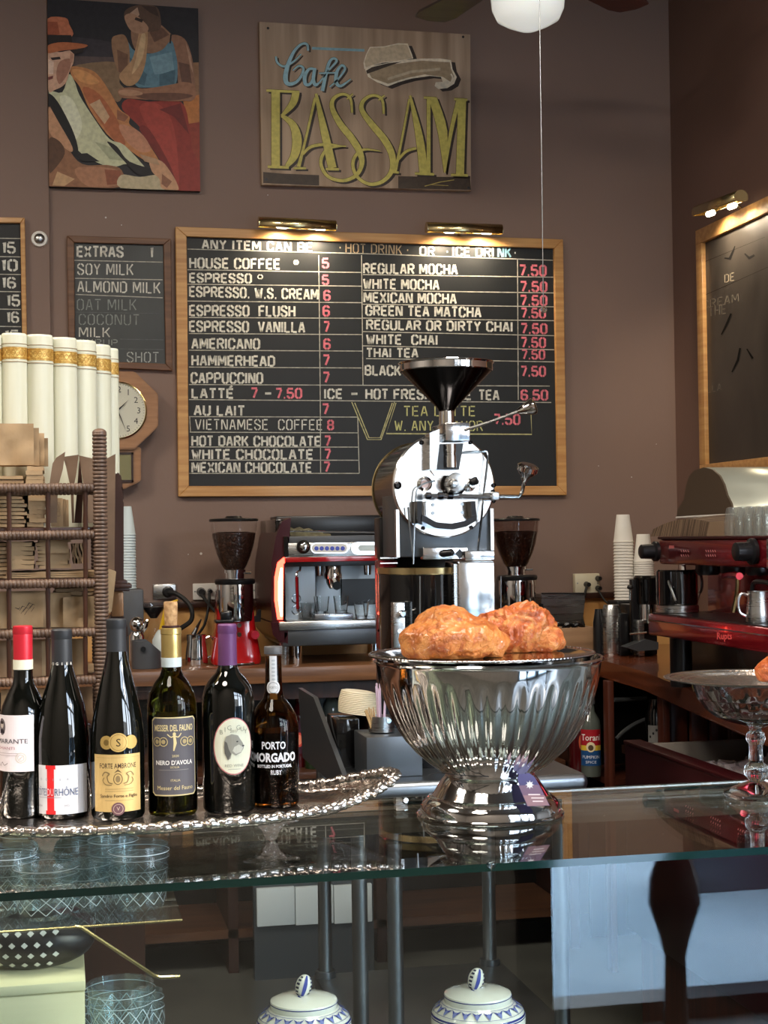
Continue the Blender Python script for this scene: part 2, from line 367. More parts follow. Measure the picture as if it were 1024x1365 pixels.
# ------------------------------------------------------------ stroke letters (stencil cut)
G = {
'A': [[(0,0),(1.25,6)],[(1.75,6),(3,0)],[(1.0,1.9),(2.0,1.9)]],
'B': [[(0,0),(0,6)],[(.75,6),(2.2,6),(2.9,5.3),(2.9,3.9),(2.2,3.1),(.75,3.1)],[(2.2,3.1),(3,2.3),(3,.8),(2.2,0),(.75,0)]],
'C': [[(3,4.3),(3,5.2),(2.2,6),(1.8,6)],[(1.2,6),(.8,6),(0,5.2),(0,.8),(.8,0),(1.2,0)],[(1.8,0),(2.2,0),(3,.8),(3,1.7)]],
'D': [[(0,0),(0,6)],[(.75,6),(2.1,6),(3,5.1),(3,.9),(2.1,0),(.75,0)]],
'E': [[(0,0),(0,6)],[(.7,6),(2.7,6)],[(.7,3.05),(2.3,3.05)],[(.7,0),(2.7,0)]],
'F': [[(0,0),(0,6)],[(.7,6),(2.7,6)],[(.7,3.05),(2.3,3.05)]],
'G': [[(3,4.3),(3,5.2),(2.2,6),(1.8,6)],[(1.2,6),(.8,6),(0,5.2),(0,.8),(.8,0),(1.2,0)],[(1.8,0),(2.2,0),(3,.8),(3,2.7),(1.9,2.7)]],
'H': [[(0,0),(0,6)],[(3,0),(3,6)],[(.7,3.05),(2.3,3.05)]],
'I': [[(0,0),(0,6)]],
'K': [[(0,0),(0,6)],[(.7,2.7),(2.9,6)],[(1.3,3.2),(3,0)]],
'L': [[(0,0),(0,6)],[(.7,0),(2.6,0)]],
'M': [[(0,0),(0,6)],[(.4,6),(1.9,1.2)],[(3.4,6),(1.9,1.2)],[(3.8,0),(3.8,6)]],
'N': [[(0,0),(0,6)],[(.5,6),(2.6,0)],[(3.1,0),(3.1,6)]],
'O': [[(1.2,6),(.8,6),(0,5.2),(0,.8),(.8,0),(1.2,0)],[(1.8,0),(2.2,0),(3,.8),(3,5.2),(2.2,6),(1.8,6)]],
'P': [[(0,0),(0,6)],[(.75,6),(2.2,6),(3,5.2),(3,3.5),(2.2,2.7),(.75,2.7)]],
'R': [[(0,0),(0,6)],[(.75,6),(2.2,6),(3,5.2),(3,3.8),(2.2,3),(.75,3)],[(1.7,2.7),(3,0)]],
'S': [[(2.9,4.5),(2.9,5.2),(2.1,6),(1.8,6)],[(1.2,6),(.8,6),(0,5.2),(0,4.0),(3,2.1),(3,.8),(2.2,0),(1.8,0)],[(1.2,0),(.8,0),(0,.8),(0,1.6)]],
'T': [[(0,6),(2.8,6)],[(1.4,0),(1.4,5.1)]],
'U': [[(0,6),(0,.8),(.8,0),(1.2,0)],[(1.8,0),(2.2,0),(3,.8),(3,6)]],
'V': [[(0,6),(1.35,0)],[(3,6),(1.65,0)]],
'W': [[(0,6),(.9,0)],[(2,5),(1.15,0)],[(2,5),(2.85,0)],[(4,6),(3.1,0)]],
'X': [[(0,0),(3,6)],[(0,6),(3,0)]],
'Y': [[(0,6),(1.4,3)],[(2.9,6),(1.5,3)],[(1.45,0),(1.45,2.6)]],
'0': [[(1.2,6),(.8,6),(0,5.2),(0,.8),(.8,0),(1.2,0)],[(1.8,0),(2.2,0),(3,.8),(3,5.2),(2.2,6),(1.8,6)]],
'1': [[(.3,5.2),(.9,6),(.9,0)]],
'5': [[(2.8,6),(0.1,6)],[(0,5.5),(0,3.4),(2.2,3.4),(3,2.7),(3,.8),(2.2,0),(1.8,0)],[(1.2,0),(.8,0),(0,.8),(0,1.4)]],
'6': [[(2.9,5),(2.9,5.2),(2.1,6),(1.8,6)],[(1.2,6),(.8,6),(0,5.2),(0,.8),(.8,0),(1.2,0)],[(1.8,0),(2.2,0),(3,.8),(3,2.5),(2.3,3.2),(.7,3.2)]],
'7': [[(0,6),(2.8,6)],[(2.8,5.3),(1.1,0)]],
'8': [[(1.2,6),(.8,6),(.1,5.3),(.1,3.8),(.8,3.1),(2.2,3.1),(2.9,3.8),(2.9,5.3),(2.2,6),(1.8,6)],[(.8,3.1),(0,2.3),(0,.8),(.8,0),(1.2,0)],[(2.2,3.1),(3,2.3),(3,.8),(2.2,0),(1.8,0)]],
'.': [[(0,0),(0.5,0)]], '-': [[(0,3),(2.4,3)]], '·': [[(0,3),(0.5,3)]],
'*': [[(0,4.2),(2.6,4.2)],[(.5,2.9),(2.1,5.5)],[(2.1,2.9),(.5,5.5)]],
'É': [[(0,0),(0,6)],[(.7,6),(2.7,6)],[(.7,3.05),(2.3,3.05)],[(.7,0),(2.7,0)],[(1.3,7),(2.3,8.3)]],
}
GW = {'I': 0.2, 'M': 3.8, 'W': 4, '.': .5, '·': .5, '-': 2.4, '1': 1, 'N': 3.1, 'L': 2.6, 'E': 2.7, 'É': 2.7, 'F': 2.7, 'T': 2.8, '*': 2.6, '7': 2.8}
def glyph_strokes(txt, gap=1.55):
    out = []; x = 0.0
    for ch in txt:
        if ch == ' ': x += 2.4; continue
        for s in G[ch]: out.append([(x + a, b) for a, b in s])
        x += GW.get(ch, 3.0) + gap
    return out, max(x - gap, 0.1)

class Print:                                          # flat print: coloured polygons laid over each other on one surface
    def __init__(s): s.polys = []; s.k = 0
    def poly(s, pts, col, layer=None):
        s.k = layer if layer is not None else s.k + 1
        s.polys.append((list(pts), col, s.k)); return s
    def stroke(s, pts, w, col, layer=None, ext=0.0):
        s.k = layer if layer is not None else s.k + 1
        ws = w if isinstance(w, (list, tuple)) else [w] * len(pts)
        n = len(pts); Lr = []
        for i in range(n):
            a = pts[max(i - 1, 0)]; b = pts[min(i + 1, n - 1)]
            dx, dy = b[0] - a[0], b[1] - a[1]; l = math.hypot(dx, dy) or 1
            q = 1.0
            if 0 < i < n - 1:
                d1 = (pts[i][0]-a[0], pts[i][1]-a[1]); d2 = (b[0]-pts[i][0], b[1]-pts[i][1])
                l1 = math.hypot(*d1) or 1; l2 = math.hypot(*d2) or 1
                c = (d1[0]*d2[0]+d1[1]*d2[1])/(l1*l2); q = min(1.6, 1/max(0.3, math.sqrt(max(0.0, (1+c)/2))))
            nx, ny = -dy / l * ws[i] / 2 * q, dx / l * ws[i] / 2 * q
            px, py = pts[i]
            if ext and i == 0: px -= dx / l * ext; py -= dy / l * ext
            if ext and i == n - 1: px += dx / l * ext; py += dy / l * ext
            Lr.append(((px + nx, py + ny), (px - nx, py - ny)))
        for a, b in zip(Lr, Lr[1:]): s.polys.append(([a[0], b[0], b[1], a[1]], col, s.k))
        return s
    def ell(s, cx, cy, rx, ry, col, n=24, layer=None):
        return s.poly([(cx + rx * cos(2*PI*i/n), cy + ry * sin(2*PI*i/n)) for i in range(n)], col, layer)
    def ring(s, cx, cy, rx, ry, w, col, n=28):
        return s.stroke([(cx + rx * cos(2*PI*i/n), cy + ry * sin(2*PI*i/n)) for i in range(n + 1)], w, col)
    def stencil(s, txt, x0, y0, x1, y1, h, col, w=0.95, gap=1.55, ydown=True):   # baseline (x0,y0)-(x1,y1), cap height h
        st, tw = glyph_strokes(txt, gap); s.k += 1
        sg = -1 if ydown else 1
        sx = (x1 - x0) / (tw + w); hh = h / (6 + w)
        q = w * 0.5 * (abs(sx) + hh)
        for ln in st:
            pts = [(x0 + (a + w/2) * sx, y0 + (y1 - y0) * (a / tw) + sg * (b + w/2) * hh) for a, b in ln]
            s.stroke(pts, q, col, layer=s.k, ext=q * 0.12)
        return s
    def text(s, txt, x, y, h, col, width=None, bold=0.0, align='c', ydown=True, arc=None):   # plain font letters
        tr = font_tris(txt, bold); s.k += 1
        xs = [p[0] for t in tr for p in t]
        if not xs: return s
        x0, x1 = min(xs), max(xs); tw = x1 - x0; k = h / 0.70; kx = (width / tw) if width else k
        ox = {'c': -(x0 + x1) / 2, 'l': -x0, 'r': -x1}[align]; sg = -1 if ydown else 1
        for t in tr:
            pts = []
            for a, b in t:
                u = (a + ox) * kx; v = b * k
                if arc: th = u / arc; pts.append((x + (arc + v) * sin(th), y + sg * ((arc + v) * cos(th) - arc)))
                else: pts.append((x + u, y + sg * v))
            s.polys.append((pts, col, s.k))
        return s
    def sliced(s, du):                                # cut wide polygons into upright strips so that they follow a curved surface
        out = []
        for pts, c, k in s.polys:
            us = [p[0] for p in pts]; lo, hi = min(us), max(us)
            if hi - lo <= du * .6: out.append((pts, c, k)); continue
            for i in range(int(math.floor(lo / du)), int(math.ceil(hi / du))):
                a, b = du * i, du * (i + 1)
                q = pts
                for lim, sg in ((a, 1), (b, -1)):
                    r = []
                    for j in range(len(q)):
                        p0, p1 = q[j - 1], q[j]; d0, d1 = (p0[0] - lim) * sg, (p1[0] - lim) * sg
                        if (d0 < 0) != (d1 < 0):
                            t = d0 / (d0 - d1); r.append((p0[0] + (p1[0] - p0[0]) * t, p0[1] + (p1[1] - p0[1]) * t))
                        if d1 >= 0: r.append(p1)
                    q = r
                    if len(q) < 3: break
                if len(q) >= 3: out.append((q, c, k))
        s.polys = out
    def build(s, name, mt, fn, parent, label=None, th=0.00012, ksz=None):   # fn(u, v, height) -> world point
        if getattr(fn, 'du', None): s.sliced(fn.du)
        me = bpy.data.meshes.new(name); vs = []; fs = []; cols = []; off = root_loc(parent)
        for pts, c, k in s.polys:
            i0 = len(vs)
            for (u, v) in pts: vs.append(fn(u, v, th * k) - off)
            fs.append(list(range(i0, len(vs)))); cols.append(c)
        me.from_pydata(vs, [], fs); me.update()
        at_ = me.color_attributes.new('ink', 'FLOAT_COLOR', 'CORNER')
        for p, c in zip(me.polygons, cols):
            for li in p.loop_indices: at_.data[li].color = c
        me.materials.append(mt)
        o = bpy.data.objects.new(name, me); COL.objects.link(o); o.parent = parent
        if label: o['label'] = label
        return o

_fc = {}
def font_tris(txt, bold=0.0):
    key = (txt, bold)
    if key in _fc: return _fc[key]
    cu = bpy.data.curves.new('t', 'FONT'); cu.body = txt; cu.offset = bold; cu.resolution_u = 2
    ob = bpy.data.objects.new('t', cu); COL.objects.link(ob)
    me = ob.to_mesh(); me.calc_loop_triangles()
    tr = [[(me.vertices[i].co.x, me.vertices[i].co.y) for i in t.vertices] for t in me.loop_triangles]
    ob.to_mesh_clear(); bpy.data.objects.remove(ob); bpy.data.curves.remove(cu)
    _fc[key] = tr; return tr

def words_of(txt, x0, x1, w, gap=1.55):                # each word with its own share of the line
    st, tw = glyph_strokes(txt, gap); k = (x1 - x0) / (tw + w); out = []; x = 0.0; cur = ''; start = 0.0
    for ch in txt + ' ':
        if ch == ' ':
            if cur: out.append((cur, x0 + start * k, x0 + (x - gap + w) * k)); cur = ''
            x += 2.4
        else:
            if not cur: start = x
            cur += ch; x += GW.get(ch, 3.0) + gap
    return out
def on_wall(Y):                                       # pixel coordinates to points just before the plane Y
    def fn(u, v, h):
        p = at(u, v, Y); return Vector((p.x, Y - h, p.z))
    return fn
def zoomed(ox, oy, k, Y):
    def fn(u, v, h):
        p = at(ox + u / k, oy + v / k, Y); return Vector((p.x, Y - h, p.z))
    return fn

# ============================================================ setting
WY = 5.8
XR = at(898, 400, WY).x
CZ = at(512, 885, 5.27).z                             # counter height
GZ = 1.075                                            # top of the glass case
wb = struct(MB().box(-3.6, XR + 0.1, WY, WY + 0.15, 0, 3.9), 'wall_back', M['wall'])
chipm = mat('bare_plaster', rgb(206, 200, 192), 0.8)
for (px, py, r) in [(141, 290, .0035), (162, 300, .0022), (268, 738, .005), (251, 739, .002), (348, 755, .0035), (357, 260, .002), (842, 636, .0025), (798, 621, .002), (875, 592, .002)]:
    c = at(px, py, WY); MB().disc((c.x, WY - .0006, c.z), r, (0, 1, 0), .0005, 7, r * .8).build('paint_chip', chipm, wb)
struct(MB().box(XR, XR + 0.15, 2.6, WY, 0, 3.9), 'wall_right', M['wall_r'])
struct(MB().box(XR, 6.1, 2.45, 2.6, 0, 3.9), 'wall_return', M['room'])
struct(MB().box(6.0, 6.15, FY, 2.6, 0, 3.9), 'wall_east', M['room'])
struct(MB().box(-3.75, -3.6, FY, WY + 0.15, 0, 3.9), 'wall_left', M['room'])
struct(MB().box(-3.75, 6.15, FY - 0.15, WY + 0.15, -0.1, 0), 'floor', M['tile_floor'])
struct(MB().box(-3.75, 6.15, FY - 0.15, WY + 0.15, 3.9, 4.0), 'ceiling', M['ceil'])
# street wall with its window openings
m = MB(); m.box(-3.75, WIN[0][0], FY - 0.15, FY, 0, 3.9); m.box(WIN[-1][1], 6.15, FY - 0.15, FY, 0, 3.9)
m.box(WIN[0][0], WIN[-1][1], FY - 0.15, FY, 3.05, 3.9); m.box(WIN[0][0], WIN[-1][1], FY - 0.15, FY, 0, 0.02)
struct(m, 'wall_street', M['room'])
for i, (a, b) in enumerate(WIN):
    m = MB()
    m.box(a - 0.075, a + 0.03, FY - 0.12, FY + 0.03, 0.0, 3.05); m.box(b - 0.03, b + 0.075, FY - 0.12, FY + 0.03, 0.0, 3.05)
    m.box(a, b, FY - 0.1, FY + 0.02, 2.35, 2.43); m.box(a, b, FY - 0.1, FY + 0.02, 0.0, 0.06); m.box(a, b, FY - 0.1, FY + 0.02, 2.98, 3.05)
    m.box((a + b) / 2 - 0.02, (a + b) / 2 + 0.02, FY - 0.1, FY + 0.02, 2.4, 3.0)
    struct(m, 'window_%d' % (i + 1), M['deskblack'])
struct(MB().box(-8, 14, -14, FY - 0.15, -0.2, -0.1), 'pavement', M['pave'])
struct(MB().box(-8, 14, -14.2, -14, -0.1, 4.2), 'wall_across_street', M['facade'])
# narrow raised strip of wall at the far left
xs = at(66, 300, WY).x
struct(MB().box(-3.6, xs, WY - 0.02, WY, 0, 3.9, 0.003), 'trim_1', M['wall'])
# ledge above the birch splashboard and the splashboard itself
zl = at(512, 800, WY).z
struct(MB().box(-3.6, XR, WY - 0.045, WY, zl - 0.01, zl + 0.012, 0.003), 'trim_2', M['darkwood'])
struct(MB().box(-3.6, XR, WY - 0.018, WY, CZ - 0.1, zl - 0.01), 'trim_3', M['backsplash'])

struct(MB().box(2.68, 7.5, -2.7, -2.5, -0.1, 1.3), 'wall_forecourt', mat('slate_blue_render', rgb(52, 66, 78), 0.7, col2=rgb(66, 80, 92), scale=(2, 2, 2)))
# two black pedestal tables by the street windows
def pedestal_table(x, y, lab):
    t = thing('pedestal_table', lab, 'table', (x, y, 0), 'black pedestal tables by the street windows')
    MB().box(x - 0.3, x + 0.3, y - 0.3, y + 0.3, 0.72, 0.75, 0.006).build('table_top', M['deskblack'], t)
    MB().lathe(x, y, [(0.05, 0.03), (0.035, 0.1), (0.03, 0.3), (0.045, 0.36), (0.075, 0.45), (0.07, 0.52), (0.035, 0.62), (0.05, 0.66), (0.06, 0.72)], 20).build('pedestal', M['deskblack'], t)
    MB().lathe(x, y, [(0.24, 0), (0.24, 0.02), (0.05, 0.04)], 24).build('foot', M['deskblack'], t)
    return t

pedestal_table(1.70, -0.22, 'black pedestal table by the street window, the one mirrored in the case glass')
pedestal_table(2.75, 0.15, 'black pedestal table farther along the street windows')

# ============================================================ wall boards
def frame_board(name, label, cat, oc, ic, Y, mw, ms, d=0.03, group=None):
    """oc, ic: outer and inner corners TL, TR, BR, BL in pixels"""
    O = [at(*c, Y - d) for c in oc]; I = [at(*c, Y - d) for c in ic]
    base = (O[3] + O[2]) / 2; t = thing(name, label, cat, (base.x, Y, base.z), group)
    for k in range(4):
        a, b = O[k], O[(k + 1) % 4]; c, e = I[(k + 1) % 4], I[k]
        m = MB(); m.prism([a, b, c, e], (0, d - 0.001, 0))
        bmesh.ops.bevel(m.bm, geom=m.bm.edges[:], offset=0.002, segments=1, affect='EDGES')
        m.build('frame_rail', mw, t)
    MB().prism([Vector((p.x, Y - d * 0.45, p.z)) for p in I], (0, d * 0.44, 0)).build('slate', ms, t)
    return t

BY = WY; BF = WY - 0.0135 - 0.0004
board = frame_board('menu_board', 'big oak-framed chalkboard listing house coffee to Mexican chocolate, lit by two brass lamps', 'chalkboard',
    [(234, 302), (751, 319), (756, 660), (238, 662)], [(249, 315), (739, 331), (744, 648), (252, 648)], WY, M['oakh'], M['slate'])
WH = rgb(226, 224, 212); PK = rgb(238, 132, 144); TN = rgb(196, 172, 138); YL = rgb(208, 206, 140); LB = rgb(150, 200, 220); LN = rgb(196, 192, 178)
def words_on(parent, Y, rows, w=1.2):
    for r in rows:
        txt, x0, y0, x1, y1, h, c = r[:7]
        ww = r[7] if len(r) > 7 else w
        for word, a, b in words_of(txt, x0, x1, ww):
            ya = y0 + (y1 - y0) * (a - x0) / (x1 - x0); yb = y0 + (y1 - y0) * (b - x0) / (x1 - x0)
            p = Print(); p.stencil(word, a, ya, b, yb, h, c, w=ww); p.build('lettering', M['chalk'], on_wall(Y), parent)
rows = [
 ('ANY ITEM CAN BE', 268.7, 332, 417.5, 336, 13, WH), ('·', 452, 336.5, 455, 336.5, 13, TN), ('HOT DRINK', 460.6, 337, 536, 339.5, 13, TN, .75), ('·', 542, 340, 545, 340, 13, TN),
 ('OR', 559, 341, 580, 341.5, 13, WH), ('·', 594.5, 342, 598, 342, 13, WH), ('ICE DRI', 603, 342.2, 659, 343, 14, WH), ('NK', 663, 343.2, 682, 343.5, 14, LB), ('·', 685, 343.5, 688.5, 343.5, 13, WH),
 ('HOUSE COFFEE', 252, 358, 374, 359.5, 15, WH), ('*', 390, 359, 399.5, 359, 14, WH), ('ESPRESSO', 252, 377, 336, 378, 13.5, WH), ('*', 342, 378, 352, 378, 13.5, WH),
 ('ESPRESSO. W.S. CREAM', 252, 396, 425, 400, 15, WH), ('ESPRESSO  FLUSH', 252, 421.6, 394, 422.7, 15.5, WH), ('ESPRESSO  VANILLA', 252, 442.7, 407, 444, 15.5, WH),
 ('AMERICANO', 255, 465.4, 347, 466, 15, WH), ('HAMMERHEAD', 255, 487.8, 367, 489, 15, WH), ('CAPPUCCINO', 254, 511.5, 351, 511.8, 15.5, WH), ('LATTÉ', 255, 531.3, 312, 531.5, 14, WH),
 ('-', 352, 531.5, 363, 531.5, 14, WH), ('AU LAIT', 258, 554, 327, 555, 14.5, WH), ('VIETNAMESE  COFFEE', 260, 573, 430, 573.5, 14.5, WH, .72), ('HOT DARK CHOCOLATE', 255, 595, 428, 595.5, 14.5, WH),
 ('WHITE CHOCOLATE', 255, 612.7, 418, 612.7, 14, WH), ('MEXICAN CHOCOLATE', 255, 630.3, 416, 630.5, 14.5, WH),
 ('REGULAR MOCHA', 484, 365, 610.5, 366.5, 14.5, WH), ('WHITE MOCHA', 484, 385.5, 586, 387, 14.5, WH), ('MEXICAN MOCHA', 484.5, 403.6, 609, 405.5, 14.5, WH),
 ('GREEN TEA MATCHA', 487, 421, 642, 423.6, 14.5, WH), ('REGULAR OR DIRTY CHAI', 488, 439.7, 684, 442.8, 14, WH), ('WHITE  CHAI', 488, 459.3, 584, 460.3, 14, WH), ('THAI TEA', 488, 476.6, 558, 477, 13, WH),
 ('BLACK', 486, 500.8, 535, 501.3, 14.5, WH), ('ICE', 432, 532, 457, 532, 14, WH), ('-', 467, 532, 478, 532, 14, WH), ('HOT FRESH', 487, 532.5, 576, 533, 14.5, WH), ('E', 619, 533.5, 629, 533.5, 14, WH), ('TEA', 638, 533.6, 666, 534, 14.5, WH),
 ('TEA LATTE', 538, 555, 634, 555, 14, YL, .75), ('W. ANY FLAVOR', 526, 574.3, 644, 574.8, 14, YL, .75),
 ('5', 429, 358, 439, 358, 14.5, PK), ('5', 429, 380, 439, 380, 14, PK), ('6', 431, 401, 441, 401, 14.5, PK), ('6', 430, 422, 440, 422, 15, PK), ('7', 431, 443, 440, 443, 15, PK), ('6', 431, 466, 441, 466, 15, PK),
 ('7', 430, 487.5, 440, 487.5, 15, PK), ('7', 430, 510.5, 440, 510.5, 15, PK), ('7', 334, 531, 344, 531, 14.5, PK), ('7.50', 367, 531.5, 403, 531.5, 14.5, PK), ('7', 429, 552.7, 439, 552.7, 15, PK), ('8', 436, 573.5, 445.5, 573.5, 14, PK),
 ('7', 432, 595, 441.5, 595, 14.5, PK), ('7', 432, 612.5, 441.5, 612.5, 14.5, PK), ('7', 431, 629.5, 440.5, 629.5, 14.5, PK),
 ('7.50', 692, 368, 729, 368.5, 15.5, PK), ('7.50', 693, 389, 730, 389.5, 14.5, PK), ('7.50', 693, 407.5, 730, 408, 14.5, PK), ('7.50', 694, 424, 728, 424.5, 14, PK), ('7.50', 694, 445, 730, 445.5, 14.5, PK),
 ('7.50', 694, 463.5, 728, 464, 14.5, PK), ('7.50', 695, 479, 727, 479.5, 13.5, PK), ('7.50', 694, 502, 728, 502.3, 14.5, PK), ('6.50', 694, 533.6, 731, 534, 14.5, PK), ('7.50', 658, 566, 694, 566.5, 14.5, PK)]
words_on(board, BF, rows)
p = Print()
for (a, b, c, d) in [(250, 332, 482, 338), (482, 338, 738, 347), (250, 359.5, 482, 363.2), (250, 378.8, 482, 381.5), (250, 401.3, 482, 403.5), (252, 423.2, 482, 424.3), (252, 444.6, 483, 446), (252, 466.8, 483, 468),
        (252, 489.3, 482, 490.5), (252, 512.6, 733, 514.6), (252, 532.6, 735, 536.5), (252, 555.4, 478, 556), (253, 576, 478, 577), (253, 595.8, 478, 596), (252, 613.2, 478, 613.5), (252, 631, 479, 631),
        (425, 340, 427, 533), (427, 533, 427.5, 630), (482, 340, 484, 513), (477, 556, 479, 631), (253, 556, 254, 576), (690, 346, 691, 533), (484, 366, 739, 369.5), (484, 387, 739, 390.5), (484, 405.5, 739, 409),
        (484, 424, 739, 427.5), (484, 442, 739, 447.5), (484, 461, 739, 466.2), (488, 478, 560, 479), (560, 479, 741, 482.5), (741, 482.5, 741, 515)]:
    p.stroke([(a, b), (c, d)], 1.15, LN, layer=1)
for q in [[(469, 536), (490, 586), (508, 586), (526, 536)], [(473, 537), (492, 583.5), (507, 583.5), (523, 537)], [(528, 537), (515, 578), (709, 579), (708, 552)]]:
    p.stroke(q, 1.2, rgb(196, 190, 140), layer=2)
p.build('ruled_lines', M['chalk'], on_wall(BF), board)

extras = frame_board('extras_board', 'small walnut-framed chalkboard listing extras and kinds of milk', 'chalkboard',
    [(89, 314), (228, 318), (230, 494), (92, 488)], [(99, 323), (218, 326), (221, 485), (100, 480)], WY, M['walnut'], M['slate_g'], 0.025)
DM = rgb(150, 156, 150)
EB = WY - 0.0118
words_on(extras, EB, [('EXTRAS', 102, 343, 165, 343.5, 15.5, WH), ('1', 200, 343.8, 204, 343.8, 15, WH), ('SOY MILK', 103, 366.5, 178, 367, 15.5, WH, .8), ('ALMOND MILK', 103, 389.5, 214, 391.5, 15.5, WH, .8),
    ('OAT MILK', 102.5, 413.5, 182, 413.8, 15, DM, .6), ('COCONUT', 105, 433, 186, 433.5, 14.5, DM, .6), ('MILK', 105, 449.5, 147, 449.8, 13.5, WH, .7), ('SYRUP', 105, 460, 157, 460.5, 8, DM, .7), ('SHOT', 169, 483, 212, 483.3, 14, rgb(186, 190, 184), .6)])
p = Print()
for q in [(99, 347, 217, 349.5), (100, 371, 217, 373), (101, 392.5, 217, 397)]: p.stroke([q[:2], q[2:]], 1.2, LN, layer=1)
for q in [(101, 416, 217, 418), (160, 452, 218, 453), (160, 465, 218, 466)]: p.stroke([q[:2], q[2:]], 0.7, rgb(110, 114, 112), layer=1)
p.build('ruled_lines', M['chalk'], on_wall(EB), extras)

prices = frame_board('price_board', 'oak-framed chalkboard of prices from 15 to 16 at the edge behind the cream books', 'chalkboard',
    [(-250, 284), (33, 290), (38, 560), (-250, 560)], [(-238, 296), (27, 297), (31, 548), (-238, 548)], WY - 0.02, M['oakh'], M['slate'])
words_on(prices, BF - 0.02, [('15', 2, 337.5, 21, 338, 15.5, WH), ('10', 0.5, 361, 24, 361.5, 15.5, WH), ('16', 1.5, 384, 21.5, 384.5, 15, WH), ('15', 8, 408, 27, 408.5, 15.5, WH), ('16', 8, 430, 25.5, 430.5, 15, WH), ('15', 5, 452, 26, 452, 12, WH)], 1.05)
p = Print()
for y in (317, 341.5, 365, 388, 411.5, 434.5): p.stroke([(-230, y - 3), (28, y + 1)], 1.2, LN, layer=1)
p.build('ruled_lines', M['chalk'], on_wall(BF - 0.02), prices)

# chalkboard on the right wall
def on_right(X):
    def fn(u, v, h):
        p = atx(u, v, X); return Vector((X - h, p.y, p.z))
    return fn
A = atx(927, 308, XR - 0.03); B = atx(932, 632, XR - 0.03)
zt, zb, y1, y0 = A.z, B.z - 0.02, A.y, A.y - 1.5
t = thing('smeared_board', 'oak-framed chalkboard wiped almost blank above the red espresso machine', 'chalkboard', (XR, (y0 + y1) / 2, zb))
fw = 0.055
MB().box(XR - 0.03, XR - 0.001, y0, y1, zt - fw, zt, 0.002).build('frame_rail', M['oakh'], t)
MB().box(XR - 0.03, XR - 0.001, y0, y1, zb, zb + fw, 0.002).build('frame_rail', M['oakh'], t)
MB().box(XR - 0.03, XR - 0.001, y0, y0 + fw, zb + fw, zt - fw, 0.002).build('frame_rail', M['oak'], t)
MB().box(XR - 0.03, XR - 0.001, y1 - fw, y1, zb + fw, zt - fw, 0.002).build('frame_rail', M['oak'], t)
MB().box(XR - 0.014, XR - 0.001, y0 + fw, y1 - fw, zb + fw, zt - fw).build('slate', M['slate_r'], t)
FN = rgb(140, 132, 120)
p = Print()
p.stencil('DE', 966, 377, 979, 374, 11, rgb(196, 184, 160), w=.6)
p.stencil('CREAM', 937, 412, 985, 402, 11, FN, w=.5); p.stencil('THE', 945, 422, 968, 418, 13, FN, w=.5); p.stencil('LLA', 943, 524, 962, 520, 9, FN, w=.5)
p.build('faint_lettering', M['chalk'], on_right(XR - 0.0145), t)
p = Print()
p.stroke([(932, 352), (1020, 316)], 0.6, rgb(60, 54, 48)); p.stroke([(934, 396), (1024, 356)], 0.6, rgb(60, 54, 48))
for q in [[(966, 344), (973, 345), (978, 334), (980, 328)], [(993, 338), (999, 344), (1006, 340)], [(962, 446), (970, 430), (975, 418)], [(976, 496), (984, 480), (987, 464)], [(996, 465), (1004, 478)]]:
    p.stroke(q, [1.5, 3, 2.5, 1][:len(q)], rgb(30, 28, 27))
p.build('smears', M['chalk'], on_right(XR - 0.0145), t)

# ------------------------------------------------------------ picture lamps
def picture_lamp(label, pa, pb_, nrm, side, drop=0.004):
    """pa, pb_: ends of the tube axis (world); nrm: away from the wall"""
    mid = (pa + pb_) / 2; t = thing('picture_lamp', label, 'lamp', mid)
    ax = (pb_ - pa).normalized(); r = 0.026; up = Vector((0, 0, 1)); n = Vector(nrm)
    rings = []
    for q in (pa, pb_):
        rings.append([q + n * (r * cos(a)) + up * (r * sin(a)) for a in [math.radians(x) for x in range(-35, 216, 12)]])
    m = MB(); m.loft(rings, cap=False, closed=False)
    o = m.build('shade', M['brass'], t); s = o.modifiers.new('thickness', 'SOLIDIFY'); s.thickness = 0.002
    for q, d in ((pa, -1), (pb_, 1)):
        m = MB(); m.prism([q + n * (r * cos(a)) + up * (r * sin(a)) for a in [math.radians(x) for x in range(-35, 216, 12)]], ax * (0.002 * d)); m.build('shade_end', M['brass'], o)
    MB().tube([mid - n * 0.005 + up * r * 0.9, mid - n * 0.06 + up * 0.012, mid - n * 0.085 - up * 0.01], 0.006).build('bracket', M['brass'], t)
    L_ = (pb_ - pa).length
    for f in (0.22, 0.72):
        a = pa + ax * (L_ * f) - up * drop; b = pa + ax * (L_ * (f + 0.16)) - up * drop
        MB().tube([a, a + (b - a) * 0.15, a + (b - a) * 0.85, b], [0.005, 0.011, 0.011, 0.005]).build('bulb', M['bulb'], t)
        ld = bpy.data.lights.new('picture_lamp_light', 'SPOT'); ld.energy = 6.5 * side; ld.color = (1.0, 0.83, 0.60); ld.shadow_soft_size = 0.012
        ld.spot_size = math.radians(150); ld.spot_blend = 0.6
        lo = bpy.data.objects.new('picture_lamp_light', ld); COL.objects.link(lo); lo.location = (a + b) / 2 - up * 0.013
        lo.rotation_euler = (up + n * 0.45).normalized().to_track_quat('Z', 'Y').to_euler()
        lo.parent = t; lo.location = lo.location - t.location
    return t
YL_ = WY - 0.1
picture_lamp('brass picture lamp above the words any item can be', at(345, 298, YL_), at(447, 303, YL_), (0, -1, 0), 1.0)
picture_lamp('brass picture lamp above the words ice drink', at(569, 305, YL_), at(668, 308, YL_), (0, -1, 0), 1.0)
picture_lamp('brass picture lamp with glowing tubes on the wall over the wiped chalkboard', atx(931, 283, XR - 0.1), atx(988, 263, XR - 0.1), (-1, 0, 0), 1.0, 0.020)

